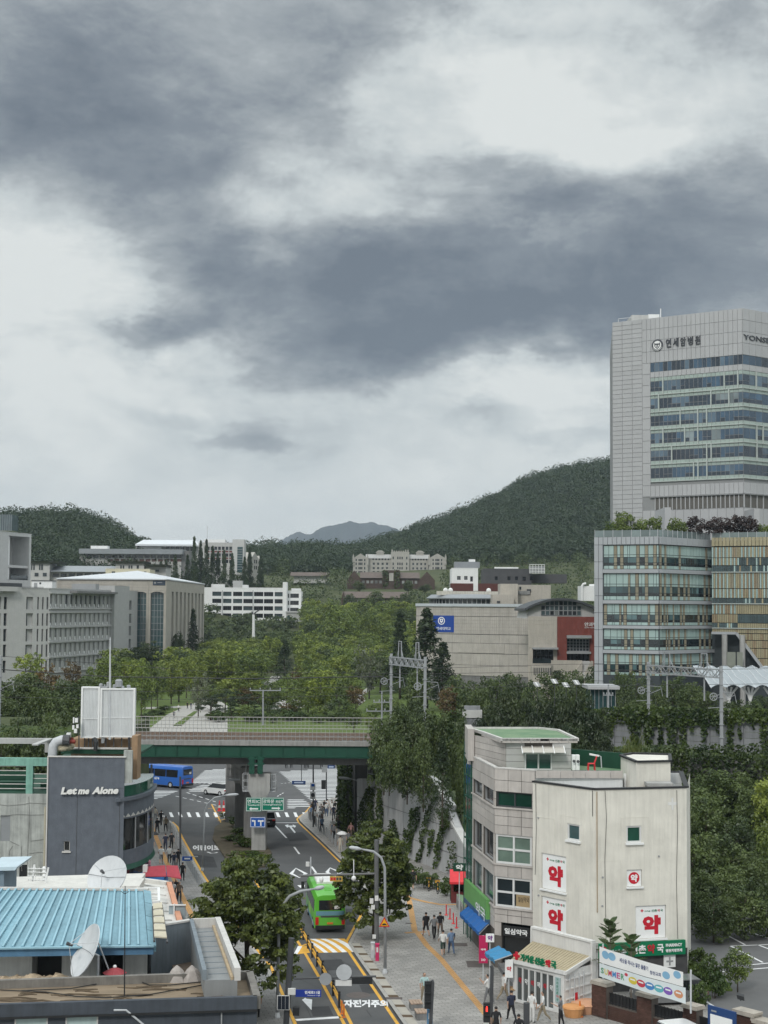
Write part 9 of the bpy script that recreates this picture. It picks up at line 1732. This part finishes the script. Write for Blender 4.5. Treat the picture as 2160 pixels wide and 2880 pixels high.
F=fpx(930,Y-.1,1000,Y-.1);mb=MB();mb.disc(F,F.u(976),F.z(976,2735),.43,-.03,0);mb.build('round_sign_back',M_galv,t);mb=MB();mb.disc(F,F.u(925),F.z(925,2754),.34,-.03,0);mb.build('round_sign_back',M_metal,t);plate(t,796,827,2802,2839,Y-.4,mat('solar_cell',(.02,.025,.035),.2,.1,1),'solar_panel');plate(t,794,829,2800,2841,Y-.36,M_cont,'panel_frame');plate(t,824,845,2781,2798,Y-.3,M_cont,'box',th=.2);plate(t,838,856,2834,2857,Y-.35,M_black,'pedestrian_signal',th=.3)
for k in range(3):plate(t,796+k*10.4,796.6+k*10.4,2802,2839,Y-.405,M_galv,'cell_line',th=.01)
s=thing('street_sign','blue street name sign reading 연세로11길 on the near signal mast','street sign',at(880,2803,Y-.2));F,z0,z1=plate(s,845,916,2784,2804,Y-.2,mat('sign_deep_blue',(.015,.04,.27),.5,.05,1),'panel');ftext(F,'연세로11길',F.w*.36,F.w*.95,z0+.16,z1-.05,.004,M_swhite,s,bold=.03);ftext(F,'Yeonse-ro 11-gil',F.w*.45,F.w*.95,z0+.04,z0+.12,.004,M_swhite,s)
for lab,px,y0,l0,l1,lx,red in(('pedestrian signal showing a red figure by the pharmacy crossing',1384,2716,2822,2876,1373,1),('dark signal head on a post near the benches',1217,2757,2762,2838,1210,0)):
 Y=86.5;b=Vector((xat(px,Y),Y,PZ));t=thing('traffic_light',lab,'traffic light',b);mb=MB();mb.tube([b,at(px,y0+6,Y),at(px-3,y0,Y)],.1,8);mb.build('pole',M_dark,t);F,z0,z1=plate(t,lx-9,lx+9,l0,l1,Y-.1,M_black,'signal_housing',th=.28);c=F.w/2
 for k in range(2 if red else 3):mb=MB();z=z1-(z1-z0)*(k+.5)/(2 if red else 3);mb.fbox(F,.03,F.w-.03,z+.13,z+.17,.0,.14);mb.build('visor',M_black,t)
 if red:mb=MB();z=z1-.3;mb.disc(F,c,z+.14,.04,.002,.01,10);mb.fbox(F,c-.045,c+.045,z-.03,z+.09,.002,.01);mb.fbox(F,c-.045,c-.01,z-.15,z-.031,.002,.01);mb.fbox(F,c+.01,c+.045,z-.15,z-.031,.002,.01);mb.build('red_figure',mat('red_lamp',(1,.04,.03),.4,.0,1,emit=2.5),t)
post('thick dark bollard post at the bottom edge',1481,2820,2930,.17,M_dark,'bollard','bollard')
def lerp_px(a,b,n):return[(a[0]+(b[0]-a[0])*k/(n-1),a[1]+(b[1]-a[1])*k/(n-1))for k in range(n)]
t=thing('median_fence','dark median fence with yellow reflective rails left of the near bus lane','fence',gnd(900,2725));ps=[gnd(x,y)for x,y in((840,2618),(853,2643),(866,2668),(878,2693),(892,2718),(907,2743),(937,2800),(954,2834))]
for p in ps:mb=MB();mb.bar(p,p+Vector((0,0,.95)),.14);mb.build('post',M_black,t)
for a,b in zip(ps,ps[1:]):
 for z,m in((.82,M_black),(.6,M_yellow),(.38,M_yellow)):mb=MB();mb.bar(a+Vector((0,0,z)),b+Vector((0,0,z)),.06);mb.build('rail',m,t)
for k,(px,py)in enumerate(((961,2852),(967,2862))):b=gnd(px,py);t=thing('delineator','red flexible delineator post at the end of the median fence','delineator',b,'red delineators');mb=MB();mb.lathe([(.12,0),(.12,.04),(.05,.06),(.05,.75)],8,(b.x,b.y),0);mb.build('post',M_oran,t)
for k,(px,py)in enumerate(((1255,2574),(1265.5,2585),(1275,2598),(1284,2610))):b=gnd(px,py,PZ);t=thing('delineator',('farthest','second','third','nearest')[k]+' red post of the row beside the blue awning','delineator',b,'red posts by the awning');mb=MB();mb.lathe([(.14,0),(.14,.04),(.045,.07),(.045,.8)],8,(b.x,b.y),PZ);mb.build('post',M_red,t)
for nm,lab,pts,n,sc in(('hoop_fence','grey hoop railing along the right kerb below the crowd',((868,2304),(960,2398)),13,1.05),('kerb_fence','grey kerb railing along the left sidewalk',((470,2325),(500,2382),(530,2440),(566,2502)),20,1.0)):
 t=thing(nm,lab,'fence',gnd(*pts[0],PZ));P=[gnd(*q,PZ)for q in pts];out=[]
 for k in range(n):
  s=k/(n-1)*(len(P)-1);i=min(int(s),len(P)-2);p=P[i].lerp(P[i+1],s-i);d=(P[i+1]-P[i]).normalized()*.32;mb=MB();mb.tube([p-d,p-d+Vector((0,0,.8*sc)),p-d*.6+Vector((0,0,sc)),p+d*.6+Vector((0,0,sc)),p+d+Vector((0,0,.8*sc)),p+d],.035,6);mb.build('hoop',M_metal,t)
def cone(label,px,py,h,z=PZ,m=None,group=None):b=gnd(px,py,z);t=thing('traffic_cone',label,'traffic cone',b,group);mb=MB();mb.lathe([(h*.22,.0),(h*.22,.05),(h*.14,.06),(h*.04,h)],12,(b.x,b.y),z);mb.build('cone_body',m or M_oran,t);mb=MB();mb.lathe([(h*.135,h*.32),(h*.095,h*.55)],12,(b.x,b.y),z);mb.build('white_band',M_cont,t)
for px,l in((617,'left'),(629,'middle'),(641,'right')):cone(l+' red cone of the three on the hatched island',px,2281,1.2,0,M_red,'red cones on the island')
cone('orange cone with a white band beside the brick wall',1678,2826,1.15,.5);cone('small orange cone in front of the orange tubs',1631,2860,.9)
b=gnd(1674,2848,PZ);o=tag(MB().bbox(b.x-.32,b.x+.32,b.y-.3,b.y+.3,PZ,.75,.04).build('black_bin',M_black),'black plastic bin under the orange cone','bin')
for lab,px,py,w,m in(('round orange water tub left of the tall one',1613,2858,.62,mat('tub_orange',(.62,.30,.12),.55,.1,1)),('pale orange barrier tub with holes in its lid',1645,2846,.85,mat('tub_pale_orange',(.66,.36,.22),.55,.1,1))):b=gnd(px,py,PZ);t=thing('orange_tub',lab,'tub',b);mb=MB();mb.lathe([(w*.8,0),(w,.45),(w*1.04,.5)],16,(b.x,b.y),PZ);mb.build('tub',m,t);mb=MB();mb.lathe([(w*1.06,.5),(w*1.0,.6),(w*.3,.66)],16,(b.x,b.y),PZ);mb.build('lid',m,t)
for k,(px,py)in enumerate(((1170,2838),(1186,2864))):b=gnd(px,py,PZ);t=thing('bench',('farther','nearer')[k]+' concrete block bench with a wooden top on the right pavement','bench',b,'block benches',R(8));
for t in[x for x in C.objects if x.name.startswith('bench')]:L0=t.location;mb=MB();mb.bbox(L0.x-.34,L0.x+.34,L0.y-.4,L0.y+.5,PZ,.5,.03);mb.build('base',M_concd,t);mb=MB();[mb.box(L0.x-.36+k*.18,L0.x-.2+k*.18,L0.y-.42,L0.y+.52,.502,.56)for k in range(4)];mb.build('seat_slats',mat('bench_wood',(.34,.25,.19),.7,.2,3),t)
for lab,dx,h in(('tall open cardboard box by the booth doors',0,.75),('lower cardboard box by the booth doors',.55,.5)):b=gnd(1446,2812,PZ);mb=MB();mb.bbox(b.x+dx-.25,b.x+dx+.25,b.y-.2,b.y+.25,PZ,PZ+h,.01);mb.quad((b.x+dx-.25,b.y-.2,PZ+h),(b.x+dx+.25,b.y-.2,PZ+h),(b.x+dx+.3,b.y-.4,PZ+h-.1),(b.x+dx-.3,b.y-.4,PZ+h-.1));tag(mb.build('cardboard_box',mat('cardboard',(.34,.22,.12),.85,.1,2)),lab,'box','cardboard boxes')
def bike(label,px,py,col):
 b=gnd(px,py,PZ);t=thing('bicycle',label,'bicycle',b,'yellow bicycles');x,y=b.x,b.y
 for d in(-.5,.5):mb=MB();mb.tube([(x+.1*math.cos(w),y+d+.33*math.cos(w),PZ+.34+.33*math.sin(w))for w in np.linspace(0,6.283,17)],.03,5);mb.build('wheel',M_tyre,t)
 mb=MB();q=lambda dy,z:(x,y+dy,PZ+z);[mb.bar(a,c,.06)for a,c in((q(-.5,.34),q(-.1,.36)),(q(-.1,.36),q(-.2,.85)),(q(-.2,.75),q(.32,.8)),(q(.32,.8),q(-.1,.36)),(q(.5,.34),q(.3,1.0)),(q(-.5,.34),q(-.2,.75)))];mb.build('frame',col,t);mb=MB();mb.bar((x-.28,y+.28,PZ+1.02),(x+.28,y+.28,PZ+1.02),.05);mb.build('handlebar',M_dark,t);mb=MB();mb.bbox(x-.09,x+.09,y-.35,y-.08,PZ+.85,PZ+.93,.02);mb.build('saddle',M_black,t);mb=MB();mb.bbox(x-.2,x+.2,y+.4,y+.7,PZ+.75,PZ+.98,.02);mb.build('basket',col,t)
bike('left yellow bicycle parked at the wall foot',1206,2503,M_yellow);bike('right yellow bicycle parked at the wall foot',1231,2511,M_yellow)
t=thing('food_stall','street food stall with a red awning and blue side on the left sidewalk','stall',gnd(440,2540,PZ));Y=122;q=lambda x,y:at(x,y,Y);rbox('counter',t,402,478,2466,2530,Y,2.2,mat('stall_blue',(.03,.13,.36),.6,.1,1));mb=MB();A=[q(398,2466),q(468,2463),q(458,2446)+Vector((0,1.2,.15)),q(402,2450)+Vector((0,1.2,.15))];mb.hexa([v-Vector((0,0,.08))for v in A]+A);M_pk=mat('stall_red',(.36,.05,.07),.7,.12,3);mb.build('awning',M_pk,t);mb=MB();A=[q(470,2463),q(510,2470),q(494,2447)+Vector((0,1.2,.15)),q(461,2446)+Vector((0,1.2,.15))];mb.hexa([v-Vector((0,0,.08))for v in A]+A);mb.build('awning_flap',M_pk,t);rbox('roof_unit',t,418,430,2434,2456,Y+.5,.5,M_cont)
mb=MB();[mb.ball(at(405+k%3*6,2425+k//3*7,Y+3),.22,8)for k in range(9)];tag(mb.build('flower_display',mat('pink_bloom',(.5,.2,.25),.7,.4,6),smooth=True),'pink and white flower display behind the food stall','flowers')
# ------------------------------------------------------------------ people
def body(seed,legs,arms):
 """one continuous skinned figure; every bone carries a clothing tag"""
 V,E,Rd,Tg=[],[],[],[]
 def add(p,r,par=None,tag_=0):V.append(p);Rd.append(r);E.append((par,len(V)-1,tag_))if par is not None else None;return len(V)-1
 pel=add((0,0,.93),(.15,.11));sp=add((0,.01,1.12),(.14,.10),pel,1);ch=add((0,0,1.33),(.165,.11),sp,1);nk=add((0,.0,1.47),(.06,.06),ch,1);h0=add((0,.015,1.55),(.07,.075),nk,0);h1=add((0,.02,1.64),(.082,.098),h0,0);h2=add((0,.005,1.72),(.06,.075),h1,5);add((0,.115,1.61),(.016,.016),h1,0)
 for s in(-1,1):add((s*.085,.0,1.62),(.02,.02),h1,0)
 for s,(th,kn)in zip((-1,1),legs):
  hp=add((s*.09,0,.86),(.098,.098),pel,2);a=th;k=(s*.10,.44*math.sin(a),.86-.42*math.cos(a));b=a-kn;an=(s*.10,k[1]+.40*math.sin(b),k[2]-.40*math.cos(b));kk=add(k,(.066,.066),hp,2);cf=add(((k[0]+an[0])/2,(k[1]+an[1])/2-.01,(k[2]+an[2])/2+.05),(.056,.056),kk,3);aa=add(an,(.04,.04),cf,3);add((an[0]+s*.02,an[1]+.17,max(an[2]-.04,.03)),(.036,.03),aa,4)
 for s,(sh,el,out)in zip((-1,1),arms):
  so=add((s*.17,0,1.40),(.06,.06),ch,1);e=(s*(.21+out),.27*math.sin(sh),1.40-.27*math.cos(sh));ee=add(e,(.045,.045),so,1);b=sh+el;w=(s*(.22+out*.6),e[1]+.24*math.sin(b),e[2]-.24*math.cos(b));ww=add(w,(.03,.03),ee,6);d=Vector((0,math.sin(b),-math.cos(b)));pm=add(tuple(Vector(w)+d*.07),(.034,.022),ww,0)
  for i in range(4):f=Vector(w)+d*.10+Vector((0,(i-1.5)*.02,0));j=add(tuple(f+d*.035),(.009,.009),pm,0);add(tuple(f+d*(.06+.012*(i in(1,2)))+Vector((-s*.012,.01,0))),(.008,.008),j,0)
  j=add(tuple(Vector(w)+d*.06+Vector((0,.035,0))),(.010,.010),ww,0);add(tuple(Vector(w)+d*.09+Vector((0,.05,0))),(.008,.008),j,0)
 me=bpy.data.meshes.new('person');me.from_pydata(V,[e[:2]for e in E],[]);ob=bpy.data.objects.new('person',me);C.objects.link(ob);m=ob.modifiers.new('s','SKIN');sk=me.skin_vertices[0].data
 for i,r in enumerate(Rd):sk[i].radius=r
 sk[0].use_root=True;m.branch_smoothing=.4;s2=ob.modifiers.new('u','SUBSURF');s2.levels=1;s2.render_levels=1
 return ob,[(np.array(V[a]),np.array(V[b]),t_)for a,b,t_ in E]
PS=[body(k,l,a)for k,(l,a)in enumerate(((((.03,.02),(-.03,.02)),((.05,.15,.03),(-.05,.2,.03))),(((.42,.15),(-.38,.35)),((-.4,.25,.03),(.42,.35,.03))),(((-.30,.40),(.36,.08)),((.35,.4,.03),(-.3,.2,.03))),(((.1,.05),(-.12,.1)),((.3,1.7,.02),(.0,.15,.03))),(((.25,.1),(-.25,.3)),((.6,1.9,.0),(.35,1.5,.02)))))]
dg=bpy.context.evaluated_depsgraph_get();PM=[]
for ob,seg in PS:
 me=bpy.data.meshes.new_from_object(ob.evaluated_get(dg));c=np.array([tuple(p.center)for p in me.polygons]);D=np.stack([np.linalg.norm(c-(a+np.clip(((c-a)@(b-a))/((b-a)@(b-a)),0,1)[:,None]*(b-a)),axis=1)for a,b,_ in seg]);tg=np.array([s[2]for s in seg])[D.argmin(0)];tg[(c[:,2]>1.60)&((c[:,1]<.03)|(c[:,2]>1.70))&(np.abs(c[:,0])<.13)]=5;tg[(c[:,2]>.80)&(c[:,2]<.97)&(np.abs(c[:,0])<.19)&(tg==1)]=2
 for k in range(7):me.materials.append(M_black)
 me.polygons.foreach_set('material_index',tg.astype(np.int32));me.polygons.foreach_set('use_smooth',[True]*len(me.polygons));PM.append(me);bpy.data.objects.remove(ob)
cm=lambda n,c:mat('cloth_'+n,c,.85,.12,6)
CL=dict(white=cm('white',(.62,.62,.61)),black=cm('black',(.018,.018,.021)),navy=cm('navy',(.025,.03,.055)),grey=cm('grey',(.16,.165,.175)),blue=cm('blue',(.15,.22,.34)),mint=cm('mint',(.36,.50,.50)),khaki=cm('khaki',(.27,.225,.16)),green=cm('green',(.02,.04,.03)),jeans=cm('jeans',(.06,.10,.18)),brown=cm('brown',(.12,.09,.07)),beige=cm('beige',(.45,.41,.34)),pink=cm('pink',(.40,.22,.21)))
M_skin=mat('skin',(.42,.27,.20),.6,.06,4);M_hair=mat('hair_black',(.015,.013,.012),.6,.2,10);M_shoe=mat('shoe_pale',(.3,.3,.3),.7,.1,5)
NPEO=[0]
def person(px,py,top,bot,pose,rz,lab,short=0,z=PZ,sc=1.0,group=None,Y=None):
 b=gnd(px,py,z)if Y is None else Vector((xat(px,Y),Y,z));o=bpy.data.objects.new('person',PM[pose]);C.objects.link(o);o.location=b;o.rotation_euler=(0,0,R(rz));o.scale=(sc*1.08,sc*1.08,sc)
 for i,m in enumerate((M_skin,CL[top],CL[bot],M_skin if short else CL[bot],M_shoe if NPEO[0]%2 else M_black,M_hair,M_skin)):o.material_slots[i].link='OBJECT';o.material_slots[i].material=m
 NPEO[0]+=1;return tag(o,'person '+lab,'person',group)
g1='people on the right pavement'
for a in((1198,2635,'black','black',1,15,'in a black shirt and dark shorts, left of the dark trio walking away',1),(1221,2643,'grey','black',2,10,'in a dark grey tee, middle of the dark trio walking away'),(1238,2634,'black','brown',1,5,'in black, right of the dark trio walking away'),(1246,2689,'white','green',2,5,'in a white tee and dark green shorts walking away',1),(1269,2685,'blue','jeans',1,8,'in a blue grey shirt and jeans beside the white tee'),(1193,2819,'mint','khaki',3,200,'in a mint shirt and khaki trousers facing the camera'),(1146,2525,'white','jeans',1,20,'in a pale shirt and jeans walking beyond the street tree'),(1161,2502,'black','black',2,20,'in black walking beyond the street tree',1),(1092,2572,'black','black',0,0,'in black half hidden behind the lamp post'),(1417,2818,'white','khaki',2,-60,'in a white shirt and khaki trousers striding to the booth'),(1438,2873,'navy','black',1,15,'in a navy top and black trousers before the booth'),(1372,2824,'white','grey',4,70,'in a white top behind the pedestrian signal'),(1496,2876,'white','white',0,-30,'all in white before the booth doors'),(1527,2876,'white','khaki',2,100,'in a white top and khaki trousers before the booth'),(1577,2888,'grey','black',3,70,'in a grey shirt carrying a dark bag'),(1395,2922,'black','black',0,0,'in black at the bottom edge left of the bollard'),(1459,2945,'black','black',0,0,'of which only dark hair shows at the bottom edge')):person(*a[:7],short=len(a)>7,sc=1.02,group=g1)
for a in((722,2862,'white','black',0,10,'in a white tee and black trousers beside the dark building corner'),(702,2868,'black','black',0,20,'in black half hidden by the dark building corner')):person(*a)
g2='people on the left sidewalk'
for a in((442,2346,'black','black',1,20,'in black walking ahead at the sidewalk bend'),(453,2323,'black','black',2,20,'in a black top farthest along the left sidewalk'),(436,2313,'beige','grey',0,20,'in pale clothes at the far sidewalk corner'),(466,2341,'khaki','black',1,15,'in khaki beside the far kerb railing'),(426,2401,'grey','grey',2,10,'in grey under a black umbrella'),(465,2393,'navy','navy',1,10,'in dark navy left of a black dressed one'),(482,2389,'black','black',2,10,'in black beside the kerb railing'),(453,2431,'white','grey',2,8,'in a white tee and grey shorts',1),(476,2430,'white','black',1,8,'in a white tee and black trousers on the left sidewalk'),(489,2449,'navy','grey',2,8,'in a navy top and grey trousers'),(501,2439,'black','black',1,8,'in black behind the navy top'),(513,2480,'black','black',2,5,'alone in black below the others'),(486,2537,'white','navy',0,180,'with long hair in white near the stall',0),(504,2539,'brown','black',1,190,'in a brown cardigan near the stall'),(494,2530,'black','black',0,185,'in black between two others near the stall'),(405,2372,'black','navy',0,0,'in dark clothes at the rounded shop corner')):person(*a[:7],short=len(a)>7 and a[7],sc=.97,group=g2)
g3='people on the right sidewalk before the bridge'
for a in((905,2341,'blue','navy',1,25,'in a blue shirt behind the hoop railing'),(935,2347,'white','blue',0,20,'in a white tee and blue skirt by the ivy',1),(952,2333,'brown','black',2,20,'in brown by the abutment ivy'),(987,2359,'pink','brown',1,160,'in dusty pink near the small black post'),(939,2362,'grey','black',2,20,'in grey behind the hoop railing'),(957,2399,'beige','beige',0,20,'in beige under a white umbrella'),(980,2384,'grey','navy',1,20,'in grey just behind the white umbrella')):person(*a[:7],short=len(a)>7,sc=.96,group=g3)
rr=random.Random(8);tops=('white','white','black','grey','beige','navy','white','black','blue','white','grey','black','white','navy');bots=('black','jeans','black','black','khaki','navy','grey','jeans')
for k in range(16):px,py=870+rr.uniform(0,72),2284+rr.uniform(0,36);tp_,bt=tops[k%14],bots[k%8];person(px,py,tp_,bt,(0,3,0,4)[k%4],rr.uniform(-30,50),'in %s top, %s trousers in the crossing crowd, %s'%(tp_,bt,'front' if py>2308 else('middle' if py>2295 else 'back')),sc=.93,group='crowd waiting at the crossing')
for k,(px,tp_)in enumerate(((805,'black'),(819,'navy'),(858,'black'),(866,'grey'),(904,'black'))):person(px,2161,tp_,'black',0,180,('first','second','third','fourth','fifth')[k]+' from the left seen only by dark legs across the junction',z=0,group='people across the junction')
for px,py,tp_,bt,l in((502,2003,'white','black','in a white top on the pale park path'),(489,2021,'grey','black','in grey nearest on the park path'),(527,1995,'black','black','in black farther up the park path'),(537,1996,'navy','grey','in navy beside the black one on the park path')):person(px,py,tp_,bt,1,150,l,z=.05,sc=1.0,group='people on the park path')
def umbrella(label,px,py,m):b=gnd(px,py,PZ);t=thing('umbrella',label,'umbrella',b+Vector((0,0,1.1)));c=b+Vector((.14,.12,0));mb=MB();mb.lathe([(.52,1.78),(.48,1.86),(.3,1.98),(.03,2.06)],8,(c.x,c.y),PZ);mb.build('canopy',m,t);mb=MB();mb.tube([c+Vector((0,0,1.05)),c+Vector((0,0,2.1))],.012,5);mb.build('shaft',M_dark,t)
umbrella('open black umbrella over a walker on the left sidewalk',426,2401,M_black);umbrella('open white umbrella over a walker by the hoop railing',957,2399,M_cont)
# ------------------------------------------------------------------ haze: the air over the whole place
hm=bpy.data.materials.new('haze_air');hm.use_nodes=True;nt=hm.node_tree;nt.nodes.clear();v=nt.nodes.new('ShaderNodeVolumePrincipled');v.inputs['Density'].default_value=.00008;v.inputs['Color'].default_value=(.72,.85,1,1);v.inputs['Anisotropy'].default_value=.2;ou=nt.nodes.new('ShaderNodeOutputMaterial');nt.links.new(v.outputs[0],ou.inputs['Volume'])
mb=MB();mb.box(-2650,2650,-60,6350,-62,420);hz=mb.build('haze',hm);hz['kind']='stuff';hz['label']='thin pale haze that lets the far mountain fade to blue'
for prs in TP.values():
 for pr in prs:
  if pr.name not in USED:
   for ch in kids(pr):bpy.data.objects.remove(ch)
   bpy.data.objects.remove(pr)
seen={}
for o in C.objects:
 if 'category' in o:seen.setdefault(o['label'],[]).append(o)
NTH='first second third fourth fifth sixth seventh eighth ninth tenth eleventh twelfth 13th 14th 15th 16th 17th 18th 19th 20th'.split()
for lb,os_ in seen.items():
 if 1<len(os_)<=20:
  os_.sort(key=lambda o:o.location.x/max(o.location.y,1))
  for i,o in enumerate(os_):o['label']=lb+', '+NTH[i]+' from the left'
